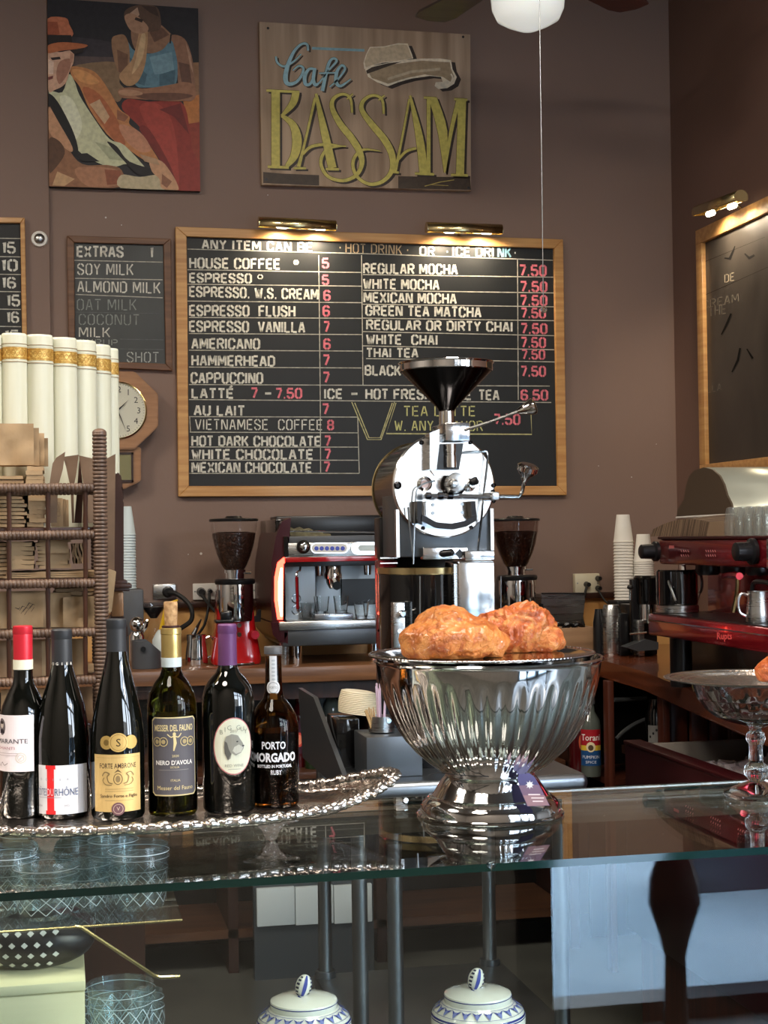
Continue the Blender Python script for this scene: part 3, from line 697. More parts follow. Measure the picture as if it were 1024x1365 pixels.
# ------------------------------------------------------------ wooden sign
O = [at(346, 29, WY - 0.03), at(627, 46, WY - 0.03), at(628, 254, WY - 0.03), at(349, 246, WY - 0.03)]
sgn = thing('wooden_sign', 'weathered wooden sign with gold cafe name and painted hat', 'sign', ((O[3] + O[2]) / 2 + Vector((0, 0.03, 0))))
M['signwood'] = mat('weathered_plank', rgb(190, 164, 138), 0.7, col2=rgb(140, 116, 94), scale=(26, 10, 1.6), detail=7, lo=0.3, hi=0.8, bump=0.35)
n = 1
MB().prism(O, (0, 0.028, 0)).build('plank', M['signwood'], sgn)
SF = WY - 0.0304
Z = zoomed(320, 0, 2.844, SF)
GD = rgb(212, 198, 104); SH = rgb(62, 52, 46); BL = rgb(156, 196, 206); HT = rgb(212, 192, 160); HE = rgb(240, 226, 200); DK = rgb(88, 72, 60)
S1 = [(425,428),(418,372),(388,357),(354,375),(350,412),(380,470),(420,520),(452,572),(462,620),(440,665),(390,685),(335,670),(308,628),(312,590),(338,562),(402,553)]
W1 = [8,10,10,14,18,24,26,24,18,14,12,12,12,12,9,3]
S2 = [(545,432),(538,376),(502,362),(468,382),(462,418),(500,472),(548,530),(577,590),(575,648),(540,688),(490,698),(446,672),(428,630),(437,592),(470,567),(532,573)]
LET = [([(135,342),(135,632)],32),([(100,343),(225,349)],9),([(212,350),(200,392),(158,440)],[28,26,10]),([(158,438),(200,472),(216,530),(206,590),(176,631)],[12,26,36,30,14]),([(105,632),(185,635)],10),
  ([(285,370),(246,540),(222,632)],[10,9,14]),([(288,355),(320,500),(350,637)],[10,28,32]),([(203,638),(250,638)],8),([(325,641),(375,642)],9),([(238,585),(270,556),(330,548),(402,556)],[9,11,10,3]),
  (S1,W1),(S2,W1),([(405,376),(428,356)],6),([(525,380),(548,362)],6),
  ([(642,375),(615,520),(588,652)],[8,8,12]),([(645,362),(680,520),(697,658)],[8,28,32]),([(573,652),(602,654)],8),([(663,658),(736,661)],9),([(600,605),(630,574),(668,562)],[9,10,9]),
  ([(715,374),(715,658)],14),([(697,370),(745,373)],9),([(732,374),(768,500),(776,655)],[30,36,6]),([(776,655),(800,500),(828,380)],[6,14,16]),([(842,380),(834,662)],30),([(800,663),(864,665)],9),([(812,376),(862,379)],9)]
def lettering(name, items, col, dx=9, dy=7, fn=Z):
    p = Print()
    for pts, w in items: p.stroke([(a + dx, b + dy) for a, b in pts], w, SH, layer=1)
    for pts, w in items: p.stroke(pts, [x + 3 for x in w] if isinstance(w, list) else w + 3, rgb(96, 80, 44), layer=2)
    for i_, (pts, w) in enumerate(items): p.stroke(pts, w, col, layer=3 + i_ * .12)
    return p.build(name, M['paint'], fn, sgn)
def smooth(pts, n=4):
    out = []
    for i in range(len(pts) - 1):
        p0 = pts[max(i-1, 0)]; p1 = pts[i]; p2 = pts[i+1]; p3 = pts[min(i+2, len(pts)-1)]
        for k in range(n):
            t = k / n
            out.append(tuple(0.5*((2*b) + (-a+c)*t + (2*a-5*b+4*c-d)*t*t + (-a+3*b-3*c+d)*t*t*t) for a, b, c, d in zip(p0, p1, p2, p3)))
    out.append(tuple(pts[-1])); return out
def sm(items):
    o = []
    for pts, w in items:
        w = w if isinstance(w, list) else [w] * len(pts)
        if len(pts) < 3: o.append((pts, w)); continue
        q = smooth([(a, b, ww) for (a, b), ww in zip(pts, w)], 4)
        o.append(([(a, b) for a, b, _ in q], [c for _, _, c in q]))
    return o
lettering('gold_lettering', sm(LET), GD)
CAF = [([(258,192),(254,168),(232,168),(205,195),(182,245),(172,295),(182,318),(212,312),(234,285),(240,258),(222,250),(200,268)],[8,9,9,11,15,18,15,11,10,9,7,4]),([(136,214),(142,238),(168,252),(205,232),(232,205)],[8,8,8,7,5]),
  ([(282,262),(262,262),(246,288),(248,318),(266,318),(282,285)],[9,10,14,13,10,8]),([(284,258),(278,300),(286,322),(302,312)],[12,13,12,6]),
  ([(302,312),(335,268),(366,232),(352,222),(334,248),(312,345)],[6,7,9,9,12,14]),([(300,278),(360,276)],6),([(340,330),(372,300),(398,262),(386,248),(368,270),(364,310),(382,326),(420,300)],[6,7,9,9,12,14,10,5])]
lettering('blue_script', sm(CAF), BL, 7, 6)
p = Print(); p.stroke([(273, 183), (472, 191)], 10, rgb(140, 180, 190)); p.build('blue_rule', M['paint'], Z, sgn)
p = Print()
off = lambda q, dx, dy: [(a + dx, b + dy) for a, b in q]
crown = [(492,178),(545,176),(598,164),(636,165),(652,205),(657,222),(600,232),(540,238),(495,252),(472,262),(468,238),(478,205)]
brim = [(474,262),(500,250),(560,238),(620,228),(690,222),(760,222),(800,228),(806,262),(822,292),(812,318),(786,334),(752,338),(738,326),(742,312),(768,310),(762,292),(720,288),(650,298),(600,312),(560,328),(520,312),(486,292)]
for q in (crown, brim): p.poly(off(q, 16, 9), SH, 1)
for q in (crown, brim): p.poly(q, HE, 2)
ins = lambda q, k: [((a - sum(x for x, _ in q)/len(q)) * k + sum(x for x, _ in q)/len(q), (b - sum(y for _, y in q)/len(q)) * (k - 0.05) + sum(y for _, y in q)/len(q)) for a, b in q]
p.poly(ins(crown, 0.95), HT, 3); p.poly([(482,266),(560,246),(690,230),(796,236),(800,262),(812,290),(800,312),(770,292),(700,282),(630,296),(562,318),(500,296)], rgb(172, 150, 120), 3)
p.poly([(478,268),(500,255),(560,240),(612,234),(560,252),(505,272),(482,280)], rgb(70, 58, 48), 4)
p.stroke(smooth([(745,330),(770,330),(795,318),(806,296),(800,280)]), 6, HE, 4); p.stroke([(560,300),(650,272),(760,262)], 10, rgb(200, 182, 152), 4)
p.build('painted_hat', M['paint'], Z, sgn)
for q in ([(88,652),(160,658),(300,664),(300,704),(88,694)], [(600,668),(872,672),(876,720),(600,714)]):
    p = Print(); p.poly(q, rgb(74, 60, 48), 1); p.build('dark_stain', M['paint'], Z, sgn)
p = Print(); p.stroke([(700,706),(760,690),(812,682)], 3, rgb(190, 170, 90), 4); p.stroke([(720,700),(790,704)], 2, rgb(190, 170, 90), 4)
p.build('gold_signature', M['paint'], Z, sgn)
for (x, y) in [(106, 107), (846, 140), (100, 680), (866, 712)]:
    c = Z(x, y, 0); MB().disc(c, 0.005, (0, -1, 0), 0.0015, 10).build('nail', M['grime'], sgn)

# ------------------------------------------------------------ painting
ZP = zoomed(0, 0, 3.012, WY - 0.0254)
C4 = [ZP(190, -8, 0), ZP(796, 34, 0), ZP(804, 768, 0), ZP(197, 749, 0)]
pic = thing('painting', 'oil painting of a man in a hat and a woman in a red skirt', 'painting', ((C4[3] + C4[2]) / 2 + Vector((0, 0.0254, 0))))
MB().prism(C4, (0, 0.0244, 0)).build('canvas', mat('canvas', rgb(60, 52, 48), 0.8), pic)
p = Print(); R = rgb
def P_(col, *pts):
    pts = list(pts)
    if len(pts) > 4:                                  # soften the outline like brushwork
        q = smooth([pts[-1]] + pts + [pts[0], pts[1]], 4); pts = q[4:4 + 4 * len(pts)]
    pts = [(min(max(u, 190 + 7 * v / 750), 796 + 8 * v / 768), min(max(v, -8 + 42 * (u - 190) / 606), 749 + 19 * (u - 197) / 607)) for u, v in pts]
    p.poly(pts, R(*col))
P_((40,38,42),(190,-8),(796,34),(804,768),(197,749))
P_((58,52,58),(190,150),(450,170),(470,240),(300,235),(190,240)); P_((92,76,74),(285,225),(465,230),(480,300),(285,300)); P_((140,112,84),(285,270),(470,250),(480,330),(500,360),(470,410),(400,330))
P_((150,110,80),(735,255),(798,250),(800,420),(740,430)); P_((196,124,66),(735,400),(800,380),(802,520),(760,560)); P_((150,60,44),(740,500),(802,490),(804,680),(770,640))
P_((150,52,42),(512,398),(600,408),(728,410),(762,520),(772,600),(802,668),(804,768),(702,766),(640,640),(570,520),(492,440)); P_((172,66,54),(560,430),(640,420),(700,520),(720,760),(690,700),(620,560)); P_((116,38,34),(640,440),(725,415),(760,540),(700,470)); P_((126,40,34),(560,520),(600,520),(690,680),(700,760),(640,640))
P_((150,112,86),(530,110),(600,90),(640,96),(684,134),(706,160),(650,208),(600,214),(540,195)); P_((112,80,64),(600,130),(650,110),(680,140),(620,170))
P_((96,72,58),(506,40),(560,20),(628,28),(646,80),(640,120),(590,128),(530,112),(500,78)); P_((186,150,124),(520,55),(552,30),(560,60),(540,80)); P_((70,52,44),(565,22),(625,28),(640,70),(600,50))
P_((98,134,148),(494,150),(514,168),(540,204),(600,216),(652,200),(690,165),(712,250),(706,338),(660,350),(590,352),(548,346),(516,290),(514,225)); P_((124,158,170),(600,230),(690,210),(700,290),(620,300)); P_((72,104,118),(520,230),(590,300),(580,345),(540,330)); P_((72,104,118),(640,300),(704,280),(700,338),(640,345))
P_((30,28,30),(490,140),(512,168),(508,172),(486,144)); P_((30,28,30),(684,138),(680,175),(686,175),(690,138))
P_((156,118,88),(448,160),(470,142),(502,144),(520,200),(514,300),(476,290),(456,232)); P_((120,86,66),(470,200),(514,220),(512,300),(476,290))
P_((186,144,104),(562,124),(592,122),(590,200),(580,270),(552,330),(510,346),(478,310),(500,275),(530,240),(548,180)); P_((214,178,134),(568,140),(585,150),(570,240),(530,300),(545,240)); P_((176,134,106),(500,66),(540,58),(592,104),(590,128),(556,136),(520,118)); P_((60,46,40),(545,70),(575,80),(570,92),(540,80))
P_((150,108,84),(690,142),(740,156),(768,220),(780,300),(782,392),(744,404),(716,340),(712,250),(698,185)); P_((108,74,60),(716,250),(760,260),(776,380),(740,396)); P_((186,144,116),(745,170),(765,220),(776,300),(762,260))
P_((160,112,84),(476,362),(520,352),(590,356),(700,338),(740,330),(780,345),(780,398),(700,408),(600,402),(540,398),(486,392)); P_((112,74,58),(540,380),(700,374),(775,386),(700,404),(600,402)); P_((186,140,108),(478,366),(520,360),(570,372),(560,384),(490,384))
P_((196,132,82),(284,270),(340,274),(392,300),(446,378),(482,440),(520,470),(520,500),(570,540),(612,602),(640,650),(628,664),(572,640),(500,590),(500,596),(430,540),(360,440),(320,350),(290,310)); P_((220,156,98),(290,280),(350,290),(400,330),(360,340),(310,320)); P_((180,104,66),(330,360),(400,380),(480,500),(500,590),(430,530)); P_((200,140,108),(480,500),(560,530),(606,600),(560,610),(500,560)); P_((150,96,70),(470,440),(516,470),(500,490),(470,480)); P_((206,168,130),(360,420),(400,400),(440,470),(420,500))
P_((206,206,168),(195,368),(250,372),(276,300),(300,330),(320,385),(380,480),(440,560),(500,585),(592,688),(560,700),(512,660),(440,672),(330,620),(290,560),(240,450)); P_((226,226,196),(240,390),(290,400),(330,500),(300,560),(262,470)); (300,400),(335,440),(380,520),(400,548),(360,556),(330,500); P_((176,178,144),(380,570),(470,600),(520,650),(440,640))
P_((24,22,24),(193,378),(232,410),(290,520),(314,600),(300,624),(262,560),(220,490),(195,440)); P_((28,24,26),(430,572),(470,590),(520,650),(640,690),(620,712),(550,700),(500,650)); P_((26,24,26),(300,620),(350,616),(400,650),(330,650))
P_((150,104,74),(195,440),(230,500),(270,590),(330,660),(430,664),(488,684),(484,752),(300,752),(197,749)); P_((196,146,110),(195,430),(240,500),(290,590),(280,610),(220,560),(196,520)); P_((92,62,44),(196,560),(240,570),(260,620),(210,690),(197,680)); P_((176,124,92),(300,680),(400,672),(480,690),(470,745),(350,748)); P_((146,84,58),(420,682),(484,686),(488,740),(430,744)); P_((200,160,118),(230,690),(300,720),(260,748),(210,746))
P_((196,180,146),(486,704),(560,712),(640,706),(660,765),(484,756)); P_((206,156,118),(600,640),(650,650),(690,700),(712,742),(712,766),(650,758),(640,720),(610,690)); P_((150,100,74),(650,700),(690,730),(670,756),(648,740)); P_((186,150,116),(560,620),(630,640),(640,664),(580,650))
P_((214,170,142),(192,214),(240,212),(292,206),(296,250),(282,280),(262,338),(222,362),(192,362)); P_((170,120,98),(240,250),(284,240),(276,290),(240,340),(226,300)); P_((232,200,176),(194,240),(216,250),(214,300),(194,300)); P_((46,34,34),(202,234),(240,230),(244,240),(210,244)); P_((120,60,56),(193,312),(214,306),(212,318),(194,324)); P_((190,140,116),(282,212),(296,220),(290,256),(280,250))
P_((196,116,82),(190,78),(262,74),(278,100),(290,148),(190,160)); P_((160,84,58),(190,90),(230,90),(240,140),(190,150)); P_((38,30,30),(190,142),(286,144),(290,172),(190,182)); P_((186,108,68),(190,186),(250,172),(348,182),(330,196),(250,206),(190,216)); P_((44,34,32),(280,204),(340,194),(330,214),(300,222))
p.build('painted_image', M['paint'], ZP, pic)

# ------------------------------------------------------------ small wall things
c = at(52.5, 319, WY - 0.02)
t = thing('round_dimmer', 'round silver knob in a white ring on the brown wall', 'switch', (c.x, WY - 0.02, c.z))
MB().disc((c.x, WY - 0.021, c.z), 0.031, (0, -1, 0), 0.012, 28, 0.028).build('ring', M['white'], t)
MB().ball((c.x, WY - 0.033, c.z), 0.02, 0.014, 0.02).build('knob', M['steel'], t)

def outlet(name, label, x0, y0, x1, y1, plugs, mt, Y=WY, d=0.012, cat='outlet'):
    a = at(x0, y0, Y - d); b = at(x1, y1, Y - d); t = thing(name, label, cat, ((a.x + b.x) / 2, Y, b.z))
    MB().box(a.x, b.x, Y - d, Y - 0.001, b.z, a.z, 0.003).build('cover_plate', mt, t)
    for (px, py) in [(x0 + 3, (y0 + y1) / 2), (x1 - 3, (y0 + y1) / 2)]:
        c = at(px, py, Y - d); MB().disc(c, 0.003, (0, -1, 0), 0.0015, 8).build('screw', M['steel_d'], t)
    for (px, py, r) in plugs:
        c = at(px, py, Y - d); MB().disc(c, r, (0, -1, 0), 0.03, 18, r * 0.7).build('plug', M['black'], t)
    return t
outlet('wall_outlet', 'steel wall outlet with one thick black plug beside the white cups', 204, 779, 235, 798, [(224, 789, 0.022)], M['steel'])
outlet('wall_outlet', 'white wall outlet with two black plugs beside the red grinder', 257, 778, 291, 799, [(268, 789, 0.017), (280, 788, 0.010)], M['white'])
outlet('blank_wall_plate', 'white blank wall plate between grinder and espresso machine', 336, 776, 358, 798, [], M['white'], cat='wall plate')
outlet('power_adapter', 'ivory wall adapter with black plugs above the wooden crate', 767, 765, 800, 790, [(782, 779, 0.012), (797, 771, 0.011), (797, 784, 0.011)], M['ivory'], d=0.035, cat='adapter')
def cable(label, pts, r, name='power_cable'):
    solo(MB().tube(smooth([tuple(p) for p in pts], 6), r, 8), name, M['rubber'], label, 'cable')
cable('thick black power cable looping down from the steel outlet', [at(225, 790, 5.74), at(236, 792, 5.72), at(250, 803, 5.70), at(256, 815, 5.69), at(254, 828, 5.69), at(240, 838, 5.69)], 0.009)
cable('thin black power cable hanging from the white outlet to the milk pitcher', [at(279, 790, 5.74), at(279, 800, 5.73), at(276, 820, 5.72), at(272, 834, 5.70), at(264, 846, 5.66)], 0.005)
cable('black power cable from the white outlet to the red grinder', [at(269, 792, 5.74), at(274, 800, 5.73), at(284, 812, 5.72), at(290, 818, 5.70)], 0.006)
cable('black power cable hanging from the ivory adapter past the steel display', [at(782, 783, 5.73), at(778, 800, 5.70), at(776, 820, 5.68), at(780, 840, 5.66)], 0.005)
cable('black power cable slanting from the ivory adapter behind the coffee brewer', [at(798, 787, 5.73), at(806, 800, 5.70), at(815, 808, 5.66)], 0.004)

# ------------------------------------------------------------ schoolhouse clock
CYp = WY - 0.09
t = thing('wall_clock', 'oak octagonal wall clock with pendulum case, half hidden by the cream books', 'clock', at(157, 650, WY))
cx_, cy_ = 157, 547
def octa(rx, ry, px, py, Y): return [at(px + rx * cos(PI/8 + k*PI/4) / cos(PI/8), py + ry * sin(PI/8 + k*PI/4) / cos(PI/8), Y) for k in range(8)]
def slab(mb, pts, d):
    mb.prism(pts, (0, d, 0))
    bmesh.ops.bevel(mb.bm, geom=[e for e in mb.bm.edges], offset=0.004, segments=2, affect='EDGES')
m = MB(); slab(m, octa(54, 52, cx_, cy_, CYp), 0.085); m.build('octagon_case', M['clockwood'], t)
m = MB(); slab(m, [at(x, y, CYp + 0.02) for x, y in [(126, 596), (188, 596), (188, 641), (166, 652), (148, 652), (126, 641)]], 0.065); m.build('pendulum_case', M['clockwood'], t)
c = at(cx_, cy_, CYp)
s_ = mpp(c)
MB().revolve((c.x, CYp + 0.002, c.z), (0, -1, 0), [(38.5*s_, 0), (38.5*s_, 0.008), (36.8*s_, 0.012), (36.5*s_, 0.004)], 48, cap=False).build('bezel', M['brass'], t)
MB().disc((c.x, CYp + 0.001, c.z), 36.5*s_, (0, -1, 0), 0.003, 48).build('dial', M['dial'], t)
p = Print(); BK = rgb(40, 38, 40)
for k in range(1, 13):
    a = k * PI / 6; p.text(str(k), cx_ + 28 * sin(a), cy_ - 28 * cos(a) + 4, 8, BK)
for k in range(60): a = k * PI / 30; p.stroke([(cx_ + 34*sin(a), cy_ - 34*cos(a)), (cx_ + 35.5*sin(a), cy_ - 35.5*cos(a))], 0.5, BK, layer=1)
p.build('numerals', M['ink'], on_wall(CYp - 0.0022), t)
def hand(a, l, w, name):
    m = MB(); q = [(cx_ + w*cos(a), cy_ + w*sin(a)), (cx_ + l*sin(a), cy_ - l*cos(a)), (cx_ - w*cos(a), cy_ - w*sin(a))]
    m.prism([at(x, y, CYp - 0.008) for x, y in q], (0, 0.002, 0)); m.build(name, M['black'], t)
MB().disc((c.x, CYp - 0.011, c.z), 36.3*s_, (0, -1, 0), 0.001, 48).build('dial_glass', M['glassd'], t)
hand(math.radians(46), 20, 1.2, 'hour_hand'); hand(math.radians(158), 30, 0.8, 'minute_hand')
m = MB(); pb(m, 138, 606, 175, 640, CYp + 0.018, CYp + 0.022); m.build('pendulum_window', mat('pendulum_glass', rgb(190, 190, 150), 0.12, 0.9), t)
m = MB()
for (a, b, cc, d) in [(135, 603, 178, 606), (135, 640, 178, 643), (175, 603, 178, 643)]: pb(m, a, b, cc, d, CYp + 0.012, CYp + 0.022)
m.build('window_trim', M['darkwood'], t)

# ------------------------------------------------------------ ceiling fan with its lamp, pull chain
FX, FYy = at(704, 20, 4.7).x, 4.7
zb = at(704, 42, FYy).z
t = thing('ceiling_fan', 'ceiling fan with white opal globe and wooden blades', 'fan', (FX, FYy, zb))
s_ = mpp(at(704, 20, FYy))
MB().lathe(FX, FYy, [(0.004, zb), (12*s_, zb+2*s_), (30*s_, zb+10*s_), (42*s_, zb+17*s_), (48*s_, zb+30*s_), (50*s_, zb+50*s_), (46*s_, zb+66*s_), (28*s_, zb+76*s_), (22*s_, zb+84*s_)], 48).build('globe', M['opal'], t)
MB().lathe(FX, FYy, [(24*s_, zb+80*s_), (30*s_, zb+84*s_), (30*s_, zb+92*s_), (50*s_, zb+96*s_), (52*s_, zb+130*s_), (30*s_, zb+140*s_)], 40).build('motor', M['brass'], t)
MB().tube([(FX, FYy, zb+138*s_), (FX, FYy, 3.9)], 0.012).build('down_rod', M['brass'], t)
zbl = at(600, 30, 5.3).z
for k in range(5):
    a = math.radians(107 - 72 * k)
    d = Vector((cos(a), sin(a), 0)); n_ = Vector((-sin(a), cos(a), 0)); o_ = Vector((FX, FYy, zbl))
    m = MB(); q = [o_ + d*0.22 + n_*0.05, o_ + d*0.56 + n_*0.075, o_ + d*0.61 + n_*0.06, o_ + d*0.625, o_ + d*0.61 - n_*0.06, o_ + d*0.56 - n_*0.075, o_ + d*0.22 - n_*0.05]
    m.prism(q, (0, 0, 0.008)); m.build('blade', M['fanred'] if k == 1 else M['fanwood'], t)
    MB().tube([o_ + d*0.12 + Vector((0,0,0.02)), o_ + d*0.28 - Vector((0,0,0.004))], 0.009).build('blade_arm', M['brass'], t)
pts = [at(719, -60, FYy-0.15), at(720, 60, FYy-0.15), at(722, 200, FYy-0.15), at(724.5, 408, FYy-0.15)]
tt = thing('pull_chain', 'long beaded pull chain ending in a clear ball over the menu prices', 'chain', (pts[-1].x, pts[-1].y, pts[-1].z))
MB().tube(smooth([tuple(p) for p in pts], 4), 0.0014, 6).build('chain', M['steel_d'], tt)
MB().ball(at(725, 413, FYy-0.15), 0.0105).build('ball', M['glass'], tt)

# ============================================================ bar counters
CF = 5.27                                             # front edge of the back counter
xr0 = atz(797, 881, CZ).x
def slab_poly(mb, pts, z0, z1): mb.prism([Vector((x, y, z0)) for x, y in pts], (0, 0, z1 - z0))
m = MB(); m.box(-3.59, xr0 + 0.02, CF, WY - 0.02, CZ - 0.055, CZ, 0.004)
solo(m, 'back_counter', M['counter'], 'long oak counter top along the back wall under the menu board', 'counter')
# right hand counter, its front edge swinging outwards
e1 = atz(797, 881, CZ); e2 = atz(858, 895, CZ); e3 = atz(925, 922, CZ); e4 = e3 + (e3 - e2) * 2.2
m = MB(); slab_poly(m, [(xr0 + 0.022, WY - 0.02), (xr0 + 0.022, e1.y), (e2.x, e2.y), (e3.x, e3.y), (e4.x, e4.y), (XR - 0.01, e4.y), (XR - 0.01, WY - 0.02)], CZ - 0.06, CZ)
bmesh.ops.bevel(m.bm, geom=m.bm.edges[:], offset=0.005, segments=2, affect='EDGES')
solo(m, 'side_counter', M['counter_r'], 'varnished reddish wood counter top along the side wall carrying the red espresso machine', 'counter')
# cabinets under the counters: open shelves
cab = thing('back_cabinet', 'dark wooden open-shelf cabinet under the oak back counter', 'cabinet', (-0.3, 5.5, 0))
zs = atz(430, 1029, 0.6).z
zsh = at(430, 1029, 5.32).z
xs_ = [-3.5, -2.4, -1.3, at(385, 950, 5.3).x - 0.9, at(392, 950, 5.35).x - 0.02, at(490, 950, 5.35).x, at(760, 950, 5.35).x + 0.3, xr0 - 0.02]
cz1 = CZ - 0.056
MB().box(-3.55, xr0, CF + 0.05, CF + 0.09, cz1 - 0.06, cz1 - 0.001).build('apron', M['darkwood'], cab)
MB().box(-3.55, xr0, WY - 0.06, WY - 0.03, 0.0, cz1 - 0.002).build('back_panel', M['deskblack'], cab)
for x in (-3.53, -2.3, -1.2, at(300, 950, 5.35).x, at(497, 950, 5.35).x, xr0 - 0.04):
    MB().box(x, x + 0.035, CF + 0.06, WY - 0.061, 0.0, cz1 - 0.001).build('upright', M['darkwood'], cab)
MB().box(-3.5, xr0 - 0.05, CF + 0.06, WY - 0.062, zsh - 0.025, zsh, 0.002).build('shelf', M['shelfwood'], cab)
MB().box(-3.5, xr0 - 0.05, CF + 0.06, WY - 0.062, 0.12, 0.15).build('shelf', M['shelfwood'], cab)
# cabinet of the side counter
cab2 = thing('side_cabinet', 'reddish wooden cabinet with open bays under the side counter', 'cabinet', (XR - 0.3, 4.6, 0))
ps = atz(817, 1050, 0.0)
q = lambda px, py, Y: at(px, py, Y).x
def post(px0, px1, Y, mt='redwood', name='post', dep=0.05):
    MB().box(q(px0, 950, Y), q(px1, 950, Y), Y, Y + dep, 0, CZ - 0.061, 0.002).build(name, M[mt], cab2)
post(811, 819, 5.0); post(884, 893, 4.74)
x0 = q(893, 950, 4.76)
for k in range(9):
    x = x0 + 0.004 + k * 0.062
    if x > XR - 0.08: break
    MB().box(x, x + 0.058, 4.76 - k * 0.02, 4.78 - k * 0.02, 0, CZ - 0.061, 0.003).build('plank', M['redwood'], cab2)
MB().box(q(819, 950, 5.3) - 0.05, XR - 0.02, 5.45, 5.47, 0, CZ - 0.061).build('back_panel', M['deskblack'], cab2)
MB().box(q(797, 950, 5.2), q(819, 950, 5.2) + 0.3, 5.1, 5.44, zsh - 0.06, zsh - 0.04).build('shelf', M['redwood'], cab2)
# hoses in the dark bay
for i, (lab, pts) in enumerate([('grey hose arching across the dark bay of the side cabinet', [at(822, 985, 5.2), at(832, 975, 5.2), at(845, 966, 5.2), at(858, 960, 5.2), at(871, 955, 5.2)]),
        ('straight grey pipe high in the dark bay of the side cabinet', [at(819, 933, 5.2), at(840, 932, 5.2), at(862, 930, 5.2)])]):
    solo(MB().tube(smooth([tuple(p) for p in pts], 4), 0.008, 8), 'water_hose', mat('grey_hose', rgb(84, 86, 88), 0.4), lab, 'hose')

# ice bin with a dark red rim
IB = (1.61, 2.36, 3.12, 4.25); IT = .885
b = thing('ice_bin', 'dark red open ice bin full of ice beneath the side counter', 'bin', (2.0, 3.8, 0))
for (xa, xb, ya, yb, mt_) in ((IB[0], IB[0] + .03, IB[2], IB[3], 'redd'), (IB[1] - .02, IB[1], IB[2], IB[3], 'gunmetal'), (IB[0] + .031, IB[1] - .021, IB[3] - .02, IB[3], 'gunmetal'), (IB[0] + .031, IB[1] - .021, IB[2], IB[2] + .02, 'redd')):
    MB().box(xa, xb, ya, yb, .35, IT, .004).build('bin_wall', M['maroon'] if mt_ == 'redd' else mat('grey_bin_lining', rgb(122, 114, 106), .5), b)
MB().box(IB[0] - .004, IB[0] + .05, IB[2], IB[3] + .0, IT + .0005, IT + .012, .003).build('bin_rim', M['maroon'], b)
MB().box(IB[0] + .031, IB[1] - .021, IB[2] + .021, IB[3] - .021, .35, .36).build('bin_floor', M['gunmetal'], b)
MB().box(IB[0] + .03, IB[1] - .03, IB[2] + .03, IB[3] - .03, 0, .349).build('bin_base', M['redwood'], b)
P = [Vector((IB[0] + .06, IB[3] - .05, 0)), Vector((IB[0] + .06, IB[2] + .05, 0)), Vector((IB[1] - .05, IB[2] + .05, 0)), Vector((IB[1] - .05, IB[3] - .05, 0))]
ctr = (P[0] + P[1] + P[2] + P[3]) / 4
m = MB()
for k in range(900):
    u, v = random.uniform(0.04, 0.92), random.uniform(0.1, 0.9)
    p = P[0] * (1-u)*(1-v) + P[1] * u*(1-v) + P[2]*u*v + P[3]*(1-u)*v
    h = 0.79 + 0.095 * math.exp(-((u - 0.45) ** 2) * 5) * (0.35 + v * 0.65) + random.uniform(-0.02, 0.01)
    s = random.uniform(0.012, 0.024)
    mm = Matrix.Translation((p.x, p.y, h)) @ Matrix.Rotation(random.random() * 3, 4, (random.random(), random.random(), random.random() + .1))
    m.M = mm; m.box(-s, s, -s, s, -s * .8, s * .8)
m.M = Matrix.Identity(4)
o = m.build('ice_cubes', M['ice'], None); o['label'] = 'heap of crushed ice in the dark red bin'; o['category'] = 'ice'; o['kind'] = 'stuff'

# ============================================================ syrup bottles
def label_wrap(cx, cy, r, span=None):
    """(arc length along the front, height) -> point on the cylinder, front facing the camera"""
    d = math.atan2(CAM.y - cy, CAM.x - cx)
    def fn(u, v, h):
        a = d + u / r
        return Vector((cx + (r + h + 0.0004) * cos(a), cy + (r + h + 0.0004) * sin(a), v))
    fn.du = r * .1
    return fn
def band(p, u0, u1, v0, v1, col, n=10, layer=None):
    p.k = layer if layer is not None else p.k + 1
    for i in range(n):
        a = u0 + (u1 - u0) * i / n; b = u0 + (u1 - u0) * (i + 1) / n
        p.polys.append(([(a, v0), (b, v0), (b, v1), (a, v1)], col, p.k))
def syrup(px, pyb, Y, z, kind, lab, cap, hgt=0.29, r=0.036):
    x = at(px, pyb, Y).x
    t = thing('syrup_bottle', lab, 'bottle', (x, Y, z), 'syrup bottles on the shelves under the counters')
    MB().lathe(x, Y, [(r*.96, z+0.001), (r, z+0.008), (r, z+hgt*.62), (r*.9, z+hgt*.69), (r*.42, z+hgt*.79), (r*.36, z+hgt*.9), (r*.42, z+hgt*.93)], 24).build('glass_body', M[kind], t)
    MB().lathe(x, Y, [(r*.46, z+hgt*.88), (r*.46, z+hgt), (r*.2, z+hgt+0.002)], 16).build('cap', cap, t)
    return t, x, r, z, hgt
M['syrupclear'] = mat('pale_syrup_glass', rgb(90, 96, 90), 0.04, coat=0.5); M['syrupred'] = mat('dark_red_syrup', rgb(70, 14, 18), 0.04, coat=0.5); M['syrupgreen'] = mat('dark_green_syrup', rgb(30, 48, 26), 0.04, coat=0.5)
capg = mat('pale_gold_cap', rgb(180, 172, 110), 0.3, 0.5); caps = mat('silver_cap', rgb(190, 190, 196), 0.3, 0.8); capk = mat('dark_cap', rgb(30, 26, 26), 0.4)
